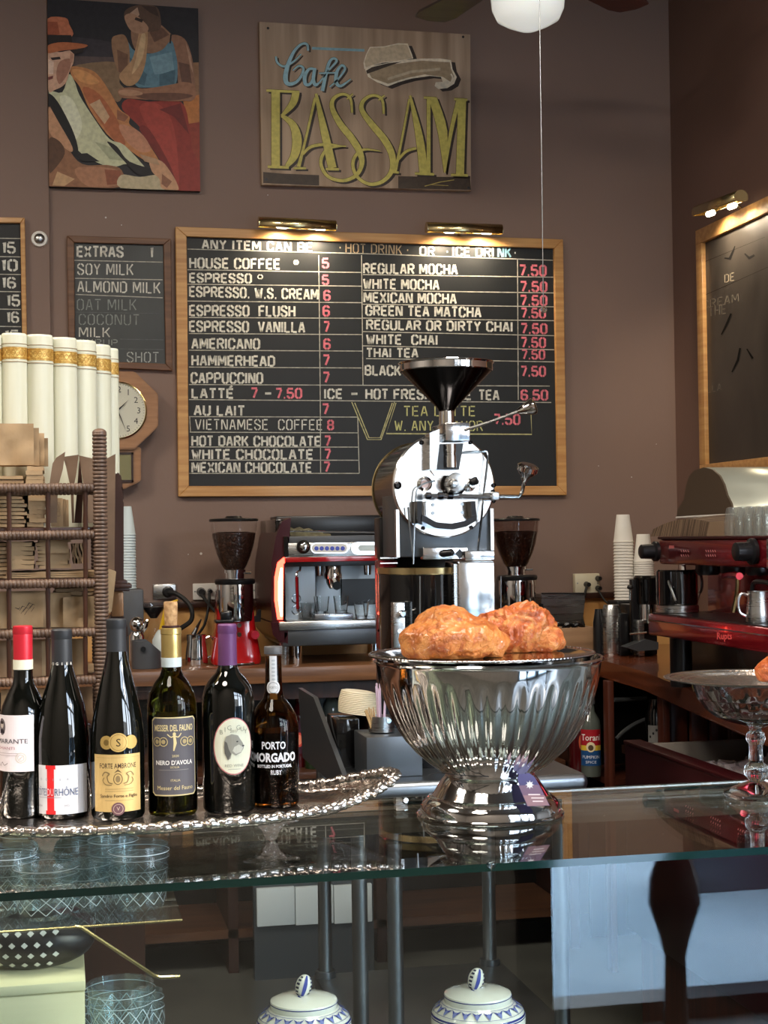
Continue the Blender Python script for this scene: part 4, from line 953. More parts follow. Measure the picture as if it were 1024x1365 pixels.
def torlabel(t, x, Y, r, z, h, txt, low):
    p = Print(); v0, v1 = z + h*.14, z + h*.58; w = r * 1.15
    band(p, -w, w, v0, v1, rgb(170, 28, 40), layer=1); band(p, -w, w, v0, v0 + (v1-v0)*.42, rgb(28, 76, 130), layer=2); band(p, -w, w, v0 + (v1-v0)*.42, v0 + (v1-v0)*.56, rgb(226, 190, 60), layer=2)
    p.ell(0, v0 + (v1-v0)*.52, w*.38, (v1-v0)*.14, rgb(236, 220, 180)); p.ell(0, v0 + (v1-v0)*.5, w*.22, (v1-v0)*.08, rgb(90, 70, 50))
    p.text('Torani', 0, v0 + (v1-v0)*.70, 0.022, rgb(250, 246, 240), width=w*1.7, bold=0.01, ydown=False)
    p.text(txt, 0, v0 + (v1-v0)*.2, 0.011, rgb(236, 240, 250), width=w*1.5, ydown=False)
    if low: p.text(low, 0, v0 + (v1-v0)*.07, 0.009, rgb(236, 240, 250), width=w*.9, ydown=False)
    p.build('label', M['ink'], label_wrap(x, Y, r), t)
Ys = 5.42
r_ = syrup(420, 1025, Ys, zsh, 'syrupgreen', 'green apple syrup bottle with red and blue label under the back counter', capg, 0.30, 0.037); torlabel(r_[0], r_[1], Ys, 0.037, zsh, .30, 'GREEN APPLE', '')
r_ = syrup(399, 1025, Ys + 0.05, zsh, 'syrupred', 'pink-labelled syrup bottle with red cap between port bottle and green apple syrup', mat('red_cap', rgb(160, 40, 50), 0.4), 0.28, 0.032)
p = Print(); band(p, -.036, .036, zsh+.05, zsh+.17, rgb(60, 24, 40), layer=1); p.ell(0.0, zsh+.1, .018, .026, rgb(214, 70, 60)); p.ell(0.0, zsh+.1, .012, .018, rgb(240, 140, 110)); p.build('label', M['ink'], label_wrap(r_[1], Ys + 0.05, 0.032), r_[0])
r_ = syrup(443, 1025, Ys + 0.03, zsh, 'syrupclear', 'clear syrup bottle with white leafy label beside the black box', caps, 0.315, 0.034)
p = Print(); band(p, -.036, .036, zsh+.04, zsh+.18, rgb(206, 204, 196), layer=1); p.text('ROCK', 0, zsh+.14, .016, rgb(60, 60, 60), width=.05, ydown=False)
for k in range(10): p.ell(random.uniform(-.025, .025), zsh + .05 + k*.008, .008, .005, [rgb(90, 130, 70), rgb(190, 90, 60)][k % 2], 10)
p.build('label', M['ink'], label_wrap(r_[1], Ys + 0.03, 0.034), r_[0])
r_ = syrup(380, 1025, Ys + 0.1, zsh, 'syrupclear', 'gold-capped syrup bottle half hidden behind the port bottle', capg, 0.29, 0.034)
zs2 = zsh - 0.04
r_ = syrup(788, 1010, 5.2, zs2, 'syrupclear', 'syrup bottle with red and blue label beside the punch bowl', caps, 0.29, 0.037); torlabel(r_[0], r_[1], 5.2, 0.037, zs2, .29, 'PUMPKIN', 'SPICE')
r_ = syrup(772, 1010, 5.24, zs2, 'syrupred', 'dark syrup bottle with orange spot behind the punch bowl', capk, 0.28, 0.034)
p = Print(); p.ell(0.012, zs2+.12, .012, .03, rgb(190, 80, 50)); p.build('label', M['ink'], label_wrap(r_[1], 5.24, 0.034), r_[0])
# jar with a white label in the dark bay
x = at(878, 985, 5.1).x; z = at(878, 988, 5.1).z
t = thing('dark_jar', 'dark jar with white spotted label deep in the side cabinet', 'jar', (x, 5.1, z - .02))
MB().lathe(x, 5.1, [(.045, z-.02), (.045, z+.1), (.035, z+.12), (.03, z+.15)], 20).build('jar_body', M['blackg'], t)
p = Print(); band(p, -.04, .04, z, z+.06, rgb(150, 148, 144), layer=1)
for k in range(5): p.ell(-.03 + k*.012, z+.02+(k%3)*.012, .004, .005, rgb(40, 40, 40), 8)
p.build('label', M['ink'], label_wrap(x, 5.1, .045), t)
MB().box(x - .1, x + .12, 5.0, 5.2, z - .05, z - .021).build('bay_shelf', M['darkwood'], cab2)

ORD = ['lowest'] + [q + ' from the bottom' for q in ('second third fourth fifth sixth seventh eighth ninth tenth eleventh twelfth thirteenth fourteenth fifteenth sixteenth seventeenth eighteenth nineteenth twentieth '
       'twenty-first twenty-second twenty-third twenty-fourth twenty-fifth twenty-sixth').split()]
# ============================================================ back counter: left group
def at_c(px, py, Y): return at(px, py, Y)
# stack of pale cups on a black box
Yb = 5.63
m = MB(); pass
kx0, kx1 = at(158, 790, Yb).x, at(190, 790, Yb).x; kz = at(170, 786, Yb - .07).z
solo(MB().box(kx0, kx1, Yb - 0.07, Yb + 0.07, CZ, kz, 0.006), 'black_box', M['charcoal'], 'tall charcoal box holding up the stack of pale cups', 'box')
cx = 174; xx = at(cx, 780, Yb).x; s_ = mpp(at(cx, 780, Yb))
base_z = kz
def cup_stack(px, pyt, pyb, hw_t, hw_b, Y, zb_, n, cm, lab0, group, upside=True, name='paper_cup'):
    """nested cups, mouth downwards: one full cup on top, only rims of the rest showing"""
    x = at(px, pyb, Y).x; s = mpp(at(px, pyb, Y)); ztop = at(px, pyt, Y).z
    rt, rb = hw_t * s, hw_b * s; H = 0.105 if ztop - zb_ > .12 else .09
    step = (ztop - zb_ - H) / max(n - 1, 1)
    for k in range(n):
        z0 = zb_ + k * step
        m = MB(); wobble = 0.0
        m.lathe(x + wobble, Y, [(rb, z0 + .0006), (rb * 1.05, z0 + .001), (rb * 1.09, z0 + .003), (rb * 1.005, z0 + .004), (rt, z0 + H - .0008), (rt * .96, z0 + H), (.0008, z0 + H), (.0008, z0 + H - .0006), (rt * .95, z0 + H - .0008), (rt - .0004, z0 + H - .0015), (rb * 1.005 - .0004, z0 + .003), (rb, z0 + .0006)], 28, cap=False)
        pos = 'topmost' if k == n - 1 else ORD[k]
        solo(m, name, cm, lab0 + ', ' + pos, 'cup', group=group)
cup_stack(171, 675, 785, 5.5, 10.5, Yb, kz + .0005, 20, M['bluecup'], 'pale blue cup stacked on the charcoal box', 'pale cups stacked on the charcoal box')
# knock box, grey
kb = at(195, 889, 5.40); s_ = mpp(kb); kx = kb.x; ky = 5.40
t = thing('knock_box', 'dark grey round knock box with slanted opening on the oak counter', 'knock box', (kx, ky, CZ))
R_ = 19.5 * s_; Hh = 38 * s_
m = MB(); n = 40
bot = [(kx + R_*.97*cos(2*PI*k/n), ky + R_*.97*sin(2*PI*k/n), CZ + .001) for k in range(n)]
mid = [(kx + R_*cos(2*PI*k/n), ky + R_*sin(2*PI*k/n), CZ + .01) for k in range(n)]
def topz(c): return CZ + Hh * (0.99 if c < 0.0 else 0.99 - 0.42 * (c ** 1.2))
top = [(kx + R_*cos(2*PI*k/n), ky + R_*sin(2*PI*k/n), topz(cos(2*PI*k/n))) for k in range(n)]
ti = [(kx + R_*.88*cos(2*PI*k/n), ky + R_*.88*sin(2*PI*k/n), topz(cos(2*PI*k/n)) + .001) for k in range(n)]
tb = [(kx + R_*.85*cos(2*PI*k/n), ky + R_*.85*sin(2*PI*k/n), CZ + .02) for k in range(n)]
m.loft([bot, mid, top, ti, tb]); m.build('bucket', M['charcoal'], t)
MB().disc((kx - R_*.25, ky - R_*.95, CZ + Hh*.72), .009, (0, -1, 0), .012, 16).build('bolt', M['black'], t)
# tamper and portafilter standing behind
t = thing('portafilter_stand', 'chrome portafilter spouts standing upright behind the grey knock box', 'portafilter', (at(186, 850, 5.49).x, 5.49, CZ))
p0 = at(184, 836, 5.49); s_ = mpp(p0)
MB().lathe(p0.x - .004, 5.50, [(.028, CZ+.001), (.028, at(184, 848, 5.49).z), (.02, at(184, 842, 5.49).z)], 24).build('basket', M['chrome'], t)
MB().ball((p0.x - .004, 5.48, at(184, 832, 5.49).z), .026, .02, .028).build('spout_head', M['chrome'], t)
MB().tube([at(191, 842, 5.48), at(194, 834, 5.48), at(197, 826, 5.48)], [.006, .011, .006]).build('handle', M['chrome'], t)
# glass decanter with yellow stopper, squeezy bottle
t = thing('glass_decanter', 'small clear decanter with dark stopper beside the charcoal box', 'decanter', (at(205, 850, 5.6).x, 5.6, CZ))
x = at(205, 820, 5.6).x; s_ = mpp(at(205, 820, 5.6))
MB().lathe(x, 5.6, [(.04, CZ+.001), (.042, CZ+.06), (.02, CZ+.1), (.018, at(205, 824, 5.6).z), (.036, at(205, 806, 5.6).z), (.034, at(205, 798, 5.6).z)], 24, cap=False).build('decanter_body', M['glassd'], t)
MB().lathe(x, 5.6, [(.012, at(205, 824, 5.6).z), (.034, at(205, 812, 5.6).z), (.036, at(205, 809, 5.6).z)], 20).build('dark_contents', M['black'], t)
t = thing('squeeze_bottle', 'white squeeze bottle with yellow tip beside the corked bottle', 'bottle', (at(216, 880, 5.45).x, 5.45, CZ))
x = at(216, 880, 5.45).x
MB().lathe(x, 5.45, [(.03, CZ+.001), (.033, CZ+.01), (.033, CZ+.095), (.02, CZ+.12), (.012, CZ+.13)], 24).build('bottle_body', mat('milky_plastic', rgb(196, 204, 202), 0.35), t)
MB().tube([Vector((x, 5.45, CZ+.128)), at(222, 806, 5.42), at(232, 802, 5.4), at(237, 800, 5.4)], [.010, .006, .005, .003]).build('yellow_tip', mat('yellow_plastic', rgb(226, 180, 40), 0.4), t)
MB().lathe(x, 5.45, [(.0335, CZ+.002), (.0335, CZ+.03)], 24).build('red_band', M['redm'], t)
# steel milk pitcher
def pitcher(x, y, z, r, h, lab, hang, rootname='milk_pitcher', mt='steel'):
    t = thing(rootname, lab, 'pitcher', (x, y, z))
    MB().lathe(x, y, [(r*.98, z+.0005), (r*1.02, z+.006), (r, z+h*.3), (r*.86, z+h*.75), (r*.88, z+h), (r*.84, z+h), (r*.82, z+h*.75), (r*.95, z+h*.3), (r*.9, z+.006)], 32).build('cup_body', M[mt], t)
    d = Vector((cos(hang), sin(hang), 0)); o_ = Vector((x, y, z))
    MB().tube(smooth([tuple(o_ + d*r*.85 + Vector((0,0,h*.88))), tuple(o_ + d*r*1.35 + Vector((0,0,h*.92))), tuple(o_ + d*r*1.6 + Vector((0,0,h*.7))), tuple(o_ + d*r*1.5 + Vector((0,0,h*.35))), tuple(o_ + d*r*.98 + Vector((0,0,h*.22)))], 5), .004).build('handle', M[mt], t)
    return t
c = at(262, 880, 5.48); s_ = mpp(c)
pitcher(c.x, 5.48, CZ, 15*s_, at(262, 846, 5.48).z - CZ, 'steel milk pitcher on the oak counter next to the red grinder', .1, mt='chrome')
pts = [at(258, 846, 5.46), at(262, 838, 5.46), at(268, 826, 5.5)]
solo(MB().tube([tuple(p) for p in pts], [.009, .006, .003]), 'bar_whisk', M['black'], 'black handled tool leaning out of the steel milk pitcher', 'tool')

# ============================================================ coffee grinder
def grinder(px, Y, pyt, pyb, body, lab, detail=True):
    c = at(px, pyb, Y); s = mpp(c); x = c.x
    zz = lambda py: at(px, py, Y).z
    t = thing('coffee_grinder', lab, 'grinder', (x, Y, CZ))
    dz = CZ - zz(pyb)
    z = lambda py: zz(py) + dz * (py - pyt) / (pyb - pyt)
    def P(prof): return [(hw*s, z(py)) for hw, py in prof]
    # base block (square-ish body flaring down)
    m = MB(); rings = []
    for hw, py in [(33, 885), (34, 879), (33, 873), (29, 850), (27, 838), (25, 815), (22.5, 778), (21.5, 775)]:
        w = hw*s; zc = z(py); rr = w * .45; ring = []
        for k in range(32):
            a = 2*PI*k/32; ca, sa = cos(a), sin(a); e = 0.42
            ring.append((x + w*math.copysign(abs(ca)**e, ca), Y + .02 + w*1.05*math.copysign(abs(sa)**e, sa), zc))
        rings.append(ring)
    m.loft(rings); m.build('housing', M[body], t)
    MB().lathe(x, Y - .012, P([(24, 828), (24.5, 826), (24.5, 782), (24, 778)]), 36).build('dosing_chamber', M['chrome'], t)
    MB().lathe(x, Y - .012, P([(26, 779), (27, 777), (27, 774), (25, 772)]), 36).build('collar', M['black'], t)
    MB().lathe(x, Y, P([(13, 773), (13, 764), (15, 764), (15, 760)]), 28).build('adjusting_ring', M['chrome'], t)
    MB().tube([Vector((x, Y, z(764))), Vector((x + 22*s, Y - .01, z(764.5)))], .004).build('lever', M['chrome'], t)
    hp = [(12, 762), (17, 755), (22.5, 742), (27, 727), (30, 710), (31, 697), (31, 693)]
    MB().lathe(x, Y, P(hp), 40, cap=False).build('hopper', M['smoke'] if body == 'black' else M['glassd'], t)
    MB().lathe(x, Y, P([(11, 762), (16, 755), (21.5, 742), (26, 727), (28.6, 714), (28.8, 711), (20, 709), (2, 710)]), 36).build('bean_fill', M['beans'], t)
    ho = [o for o in bpy.data.objects if o.parent == t and o.name.startswith('hopper')][0]
    MB().lathe(x, Y, P([(32.5, 695), (33, 693), (32, 691.5), (12, 690.5), (10, 688), (2, 687.5)]), 40).build('hopper_lid', M['black'], ho)
    MB().box(x - 30*s, x - 6*s, Y - 40*s, Y - 18*s, z(829), z(825), .003).build('portafilter_fork', M['black'], t)
    MB().box(x - 22*s, x - 10*s, Y - 34*s, Y - 22*s, z(825), z(815), .003).build('dosing_switch', M['black'], t)
    m = MB(); m.prism([Vector((x + a*s, Y - .03, z(b))) for a, b in [(17, 830), (33, 830), (34, 814), (31, 813), (27, 822), (18, 824)]], (0, .02, 0)); m.build('dosing_lever', M['black'], t)
    MB().disc((x + 22*s, Y - 27*s, z(846)), 6.5*s, (0.15, -1, 0), .016, 24, 5.5*s).build('power_knob', M['redm'], t)
    for yy in (833, 845): MB().disc((x + 2*s, Y - 28*s, z(yy)), .008, (0, -1, 0), .01, 14).build('bolt', M['chrome'], t)
    MB().lathe(x, Y - .03, P([(27, 884), (27, 882.5)]), 32).build('tray', M['chrome'], t)
    for a in (-1, 1):
        MB().box(x + a*24*s - .012, x + a*24*s + .012, Y - .06, Y + .09, CZ, z(883)).build('foot', M['rubber'], t)
    return t
grinder(314, 5.48, 687, 886, 'red', 'bright red coffee grinder with clear hopper beside the espresso machine')
grinder(690, 5.48, 687, 886, 'black', 'black coffee grinder with smoked hopper behind the steel roaster')

# ============================================================ white-panel espresso machine (one group)
Y0 = 5.34
E = lambda px, py, Y=Y0: at(px, py, Y)
s_ = mpp(E(440, 780))
t = thing('espresso_machine', 'one-group espresso machine with red glowing side and round control buttons', 'espresso machine', (E(440, 880).x, Y0 + .25, CZ))
zC = lambda py: max(CZ, E(440, py).z)
# base cabinet and drip tray
m = MB(); pb(m, 376, 836, 520, 858, Y0 - .02, Y0 + .50, .008); m.build('base', M['gunmetal'], t)
m = MB(); pb(m, 372, 829, 520, 837, Y0 - .03, Y0 + .50, .004); m.build('drip_tray', M['steel'], t)
m = MB(); m.prism([E(361, 830, Y0 - .02), E(384, 830, Y0 - .02), E(384, 858, Y0 - .02), E(372, 855, Y0 - .02), E(364, 846, Y0 - .02)], (0, .5, 0)); m.build('base_end', M['maroon'], t)
m = MB()
for k in range(28):
    a = E(384, 829.5, Y0 - .02 + k * .012); b2 = E(519, 829.5, Y0 - .02 + k * .012)
    m.box(a.x, b2.x, a.y, a.y + .004, E(440, 828.5).z, E(440, 828).z)
m.build('tray_grille', M['steel_d'], t)
# side pillars
for name, poly in (('side_panel', [(371, 838), (363, 830), (361, 790), (362, 750), (368, 715), (376, 695), (388, 690), (384, 740), (380, 760), (378, 830)]),):
    m = MB(); m.prism([E(a, b2, Y0) for a, b2 in poly], (0, .45, 0)); m.build(name, M['maroon'], t)
m = MB(); m.prism([E(a, b2, Y0 - .004) for a, b2 in [(370, 826), (366, 800), (366, 770), (370, 750), (378, 743), (384, 742), (384, 746), (378, 752), (377, 826)]], (0, .02, 0)); m.build('glowing_side_strip', M['redlight'], t)
m = MB(); m.prism([E(a, b2, Y0 - .006) for a, b2 in [(374, 822), (371, 800), (371, 775), (374, 757), (377, 757), (377, 822)]], (0, .004, 0)); m.build('lamp_core', M['redcore'], t)
m = MB(); pb(m, 380, 752, 421, 829, Y0 + .10, Y0 + .112); m.build('splash_panel', M['steel_d'], t)
m = MB(); pb(m, 421, 752, 525, 829, Y0 + .22, Y0 + .232); m.build('back_splash_panel', M['steel_d'], t)
m = MB(); pb(m, 456, 772, 525, 806, Y0 + .20, Y0 + .22); m.build('dark_grid', M['black'], t)
m = MB(); pb(m, 380, 806, 525, 829, Y0 + .235, Y0 + .30); m.build('rear_body', M['gunmetal'], t)
# head
m = MB(); pb(m, 380, 724, 525, 743, Y0 - .01, Y0 + .45, .004); m.build('control_panel', M['steel'], t)
m = MB(); pb(m, 380, 743, 525, 747, Y0 - .013, Y0 + .2, .001); m.build('red_trim', M['red'], t)
m = MB(); pb(m, 380, 747, 525, 753, Y0 + .0, Y0 + .25, .001); m.build('head_underside', M['black'], t)
m = MB(); pb(m, 378, 715, 525, 724, Y0 + .0, Y0 + .46, .004); m.build('head_top', M['charcoal'], t)
m = MB(); m.prism([E(a, b2, Y0 - .012) for a, b2 in [(378, 715), (384, 715), (385, 743), (379, 743)]], (0, .3, 0)); m.build('head_edge', M['chrome'], t)
m = MB(); pb(m, 368, 688, 525, 715, Y0 + .30, Y0 + .46, .006); m.build('cup_rail_back', M['black'], t)
m = MB()
m.box(E(370, 700).x, E(382, 700).x, Y0 + .05, Y0 + .46, E(370, 715).z, E(370, 692).z, .004); m.build('cup_rail_side', M['blackg'], t)
m = MB(); m.tube([E(384, 708, Y0 + .02), E(525, 710, Y0 + .02)], .003); m.build('cup_rail', M['chrome'], t)
# knob, button pad, display
c = E(404, 729, Y0 - .012); kn = MB().revolve(c, (0, -1, 0), [(9*s_, 0), (9*s_, .012), (6*s_, .02), (6*s_, .03), (5*s_, .034)], 28).build('steam_knob', M['black'], t)
MB().revolve(c + Vector((0, -.034, 0)), (0, -1, 0), [(5.8*s_, 0), (5.8*s_, .004), (4.6*s_, .006)], 24).build('knob_cap', M['chrome'], kn)
def pill(x0, x1, yc, hh, Y, d, name, mt):
    pts = []
    for k in range(9): a = PI/2 + k*PI/8; pts.append(E(x0 + hh*cos(a) + hh, yc - hh*sin(a), Y))
    for k in range(9): a = -PI/2 + k*PI/8; pts.append(E(x1 + hh*cos(a) - hh, yc - hh*sin(a), Y))
    m = MB(); m.prism(pts, (0, d, 0)); return m.build(name, M[mt], t)
pill(414, 465, 730.5, 7.2, Y0 - .018, .008, 'button_pad_rim', 'chrome'); pad = pill(416, 463, 730.5, 5.6, Y0 - .020, .006, 'button_pad', 'white')
for k in range(6):
    c = E(422 + k * 7, 731, Y0 - .021); MB().disc(c, 2.9*s_, (0, -1, 0), .002, 16, 2.6*s_).build('button', mat('blue_button', rgb(70, 84, 190), 0.3) if k == 0 else bpy.data.materials['blue_button'], pad)
pill(468, 520, 731, 8.5, Y0 - .018, .008, 'display_rim', 'chrome'); pill(478, 503, 730.5, 4, Y0 - .020, .004, 'display', 'bluecup')
# group head
g = E(444, 760, Y0 + .05)
MB().lathe(g.x, g.y, [(12*s_, E(444, 772).z), (12.5*s_, E(444, 766).z), (11*s_, E(444, 762).z), (11*s_, E(444, 746).z)], 28).build('group_head', M['chrome'], t)
MB().tube([Vector((g.x, g.y, E(444, 772).z)), Vector((g.x - .005, g.y - .07, E(444, 776).z)), Vector((g.x - .01, g.y - .13, E(444, 780).z))], [.012, .012, .016]).build('portafilter_handle', M['black'], t)
MB().lathe(g.x, g.y, [(5*s_, E(444, 785).z), (9*s_, E(444, 778).z), (10*s_, E(444, 771).z)], 20).build('portafilter', M['chrome'], t)
for xx_ in (426, 490): MB().lathe(E(xx_, 760, Y0+.1).x, Y0 + .1, [(5*s_, E(444, 768).z), (6*s_, E(444, 752).z)], 16).build('nozzle', M['chrome'], t)
MB().tube(smooth([tuple(E(400, 748, Y0 + .03)), tuple(E(400, 760, Y0 + .01)), tuple(E(395, 768, Y0)), tuple(E(397, 815, Y0))], 4), .004).build('steam_wand', M['chrome'], t)
MB().tube([E(396, 769, Y0 - .003), E(397, 812, Y0 - .003)], .0055).build('wand_sleeve', M['redm'], t)
for yy in (798, 813):
    c = E(395, yy, Y0 + .098); m = MB(); m.tube([c + Vector((6*s_*cos(a), 0, 6*s_*sin(a))) for a in [2*PI*k/20 for k in range(20)]], .002, 6, closed=True); m.build('gauge_ring', M['chrome'], t)
for xx_ in (379, 396, 500): 
    for yy in (.03, .4):
        c = E(xx_, 858, Y0 + yy); MB().lathe(c.x, Y0 + yy, [(6*s_, CZ), (6.5*s_, CZ + .006), (6.5*s_, c.z + .004)], 20).build('foot', M['chrome'] if xx_ != 379 else M['steel'], t)
mm_ = mat('blue_grey_shelf_box', rgb(150, 156, 164), 0.25, 0.9)
m = MB(); pb(m, 420, 819, 471, 828.5, Y0 - .02, Y0 + .08, .002); m.build('drip_box', mm_, t)
# folded cloth and glasses
m = MB(); n = 14
rings = []
for k in range(n):
    f = k / (n - 1); a = E(384 + f * 54, 715, Y0 + .12); h = .030 * math.sin(PI * (0.22 + .72 * f)) ** .6 * (1.05 - .5*f) + .004 * sin(k * 2.1)
    rings.append([(a.x, Y0 + .06, a.z + .001), (a.x, Y0 + .22, a.z + .001), (a.x, Y0 + .20, a.z + h), (a.x, Y0 + .14, a.z + h * 1.15), (a.x, Y0 + .08, a.z + h)])
m.loft(rings); solo(m, 'folded_cloth', mat('olive_cloth', rgb(120, 116, 90), 0.9, col2=rgb(86, 82, 64), scale=(40, 40, 40), bump=.4), 'folded olive cloth lying on the espresso machine with glowing side', 'cloth')
def tumbler(x, y, z, rt, rb, h, lab, group, up=True, seg=24, mt='tumbler'):
    m = MB()
    f = lambda tt, i: 1.0
    pr = [(rb, z + .0005), (rt, z + h), (rt*.93, z + h), (rb*.9, z + .012)] if up else [(rt, z + .0005), (rt*1.0, z + h*.55), (rb, z + h*.97), (rb*.8, z + h), (rb*.75, z + h*.93), (rt*.92, z + h*.5), (rt*.93, z + .001)]
    m.lathe(x, y, pr, seg); return solo(m, 'glass_tumbler', M[mt], lab, 'glass', group=group)
zt = E(440, 819).z
for px, py, yy, hh, lab in [(429, 819, .02, 24, 'shot glass with cut facets nearer the steam wand on the drip box'), (455, 819, .02, 24, 'clear shot glass under the group head on the drip box'), (411, 826, .07, 24, 'tall shot glass behind the steam wand on the drip tray'), (482, 826, .03, 24, 'small shot glass beneath the display, second from the roaster'), (494, 826, .03, 26, 'small shot glass beneath the display, next to the roaster')]:
    c = E(px, py, Y0 + yy); zz_ = zt if py == 819 else E(440, 828).z + .001
    tumbler(c.x, Y0 + yy, zz_, 10.5*s_, 8*s_, hh*s_, lab, 'shot glasses on the espresso machine')

# ============================================================ coffee roaster on the steel prep table
TZ = 0.90 - 0.02
RY = 3.72                                             # plane of the roaster's round face plate
TZ = at(600, 1040, 3.62).z
RZ = TZ
tb_ = thing('prep_table', 'stainless steel prep table with rounded edge and tubular legs behind the glass case', 'table', (at(600, 1040, 3.8).x, 3.9, 0))
tx0, tx1 = at(470, 1040, 3.62).x, at(786, 1040, 3.62).x
TY0 = 3.62
m = MB(); m.box(tx0, tx1, TY0, TY0 + .78, TZ - .045, TZ, .018, 4); m.build('table_top', M['table_steel'], tb_)
m = MB(); a = at(440, 990, TY0 + .5); 
m.prism([(tx0, TY0 + .01, TZ - .04), (tx0, TY0 + .77, TZ - .04), (tx0 - .01, TY0 + .77, TZ + .16), (tx0 - .01, TY0 + .5, TZ + .16)], (.012, 0, 0)); m.build('side_splash', M['gunmetal'], tb_)
for (lx, ly) in [(at(478, 1100, 3.68).x, 3.68), (at(524, 1200, 3.7).x, 3.68), (tx1 - .06, 3.68), (tx0 + .05, TY0 + .72), (tx1 - .06, TY0 + .72)]:
    MB().lathe(lx, ly, [(.024, 0), (.02, .03), (.019, TZ - .046)], 20).build('leg', M['steel_d'], tb_)
    MB().lathe(lx, ly, [(.028, .205), (.03, .21), (.03, .262), (.028, .268)], 20).build('leg_collar', M['gunmetal'], tb_)
MB().box(tx0 + .02, tx1 - .02, TY0 + .03, TY0 + .75, .22, .25, .004).build('lower_shelf', M['steel_d'], tb_)

M['darkdrum'] = mat('dark_polished_drum', rgb(110, 100, 98), 0.1, 1.0, col2=rgb(60, 52, 52), scale=(10, 3, 10))
F = lambda px, py, Y=RY: at(px, py, Y)
fc = F(592.5, 647); fs = mpp(fc); FR = 70 * fs
rt = thing('coffee_roaster', 'polished steel drum coffee roaster with black funnel hopper and round face plate', 'coffee roaster', (fc.x, RY + .3, TZ))
# body block under the face
x0, x1 = F(531, 700).x, F(657, 700).x
z_b = F(592, 742).z
m = MB(); m.box(x0, x1, RY + .015, RY + .19, z_b, fc.z + .01, .004); m.build('housing', M['gunmetal'], rt)
for xx_ in (x0, x1): MB().box(xx_ - .004, xx_ + .004, RY + .005, RY + .02, z_b, fc.z - FR * .45).build('housing_edge', M['chrome'], rt)
# rear drum barrel
dr = MB().revolve(fc, (0, 1, 0), [(60*fs, .0165), (65*fs, .018), (65*fs, .30), (58*fs, .315)], 56).build('drum', M['darkdrum'], rt)
for yy in (.035, .295):
    c = fc + Vector((0, yy, 0)); m = MB(); m.tube([c + Vector((65.5*fs*cos(a), 0, 65.5*fs*sin(a))) for a in [2*PI*k/56 for k in range(56)]], .003, 6, closed=True); m.build('drum_band', M['brass'], dr)
# perforated red motor cabinet beside it
mx0, mx1 = F(506, 700, RY + .2).x, F(531, 700, RY + .2).x - .004
m = MB(); m.box(mx0, mx1, RY + .2, RY + .27, F(503, 745, RY + .2).z, F(503, 690, RY + .2).z, .003); m.build('motor_box', M['black'], rt)
m = MB(); m.box(mx0, mx1, RY + .2, RY + .27, F(503, 866, RY + .2).z, F(503, 747, RY + .2).z, .003); m.build('perforated_cover', M['redd'], rt)
for r_i in range(9):
    for c_i in range(3):
        c = F(507.5 + c_i * 9 - (r_i % 2) * 2, 760 + r_i * 11.5, RY + .1995)
        MB().disc(c, .0042, (0, -1, 0), .0012, 8).build('hole', M['redlight'] if (r_i * 3 + c_i) % 5 == 0 else M['blackg'], rt)
MB().box(mx1 - .004, mx1 + .001, RY + .19, RY + .197, F(503, 835, RY + .2).z, F(503, 766, RY + .2).z).build('red_slit', M['redlight'], rt)
MB().box(mx0, mx1, RY + .2, RY + .27, TZ, F(503, 867, RY + .2).z, .003).build('motor_base', M['black'], rt)
for yy in (690, 744, 751): MB().box(mx0, mx1, RY + .197, RY + .2, F(503, yy + .6, RY + .2).z, F(503, yy - .8, RY + .2).z).build('stitch_line', M['chrome'], rt)
# face plate
MB().revolve(fc, (0, 1, 0), [(FR - .004, 0), (FR, .004), (FR, .014), (FR - .002, .016)], 72).build('face_plate', M['polished'], rt)
fpo = [o for o in bpy.data.objects if o.name.startswith('face_plate')][0]
fy = RY - .0005
for (px, py, r) in [(530, 647, .010), (562, 590, .006), (627, 590, .005), (658, 647, .006), (657, 655, .005), (658, 668, .005), (564, 704, .005), (628, 703, .005)]:
    c = F(px, py, fy); MB().revolve(c, (0, -1, 0), [(r, 0), (r, .003), (r*.55, .005), (r*.5, .002)], 16).build('bolt', M['darkcone'], fpo)
MB().box(x0 + .05, x1 - .03, RY + .28, RY + .5, TZ + .0005, z_b - .001, .004).build('rear_stand', M['black'], rt)
# funnel
zf = lambda py: F(599, py).z
fx = F(600, 490).x
FYc = RY + .04
m = MB(); m.lathe(fx, FYc, [(62*fs, zf(493)), (63*fs, zf(492)), (63*fs, zf(484)), (65*fs, zf(482)), (64.5*fs, zf(481)), (61*fs, zf(484)), (60*fs, zf(492)), (9*fs, zf(546))], 64, cap=False); m.build('funnel_rim', M['chrome'], rt)
MB().lathe(fx, FYc, [(10*fs, zf(547)), (14*fs, zf(541)), (61*fs, zf(493.5)), (60*fs, zf(493))], 64, cap=False).build('funnel_cone', M['darkcone'], rt)
MB().lathe(fx, FYc, [(10.5*fs, zf(566)), (10.5*fs, zf(547)), (12*fs, zf(546))], 32).build('funnel_neck', M['chrome'], rt)
m = MB(); m.box(F(587, 570).x, F(620, 570).x, RY - .05, RY + .09, zf(590), zf(565), .004); m.build('throat_block', M['polished'], rt)
m = MB(); m.prism([F(a, b, RY - .03) for a, b in [(585, 592), (618, 591), (612, 626), (582, 626)]], (0, .03, 0)); m.build('sight_recess', M['black'], rt)
m = MB(); m.prism([F(a, b, RY - .045) for a, b in [(573, 577), (586, 572), (586, 592), (582, 626), (573, 626)]], (0, .05, 0)); m.build('side_bracket', M['steel'], rt)
MB().lathe(F(596, 610).x, RY - .035, [(8*fs, zf(624)), (8*fs, zf(608)), (7*fs, zf(607)), (7*fs, zf(605)), (8*fs, zf(604)), (8*fs, zf(593))], 28).build('sight_tube', M['chrome'], rt)
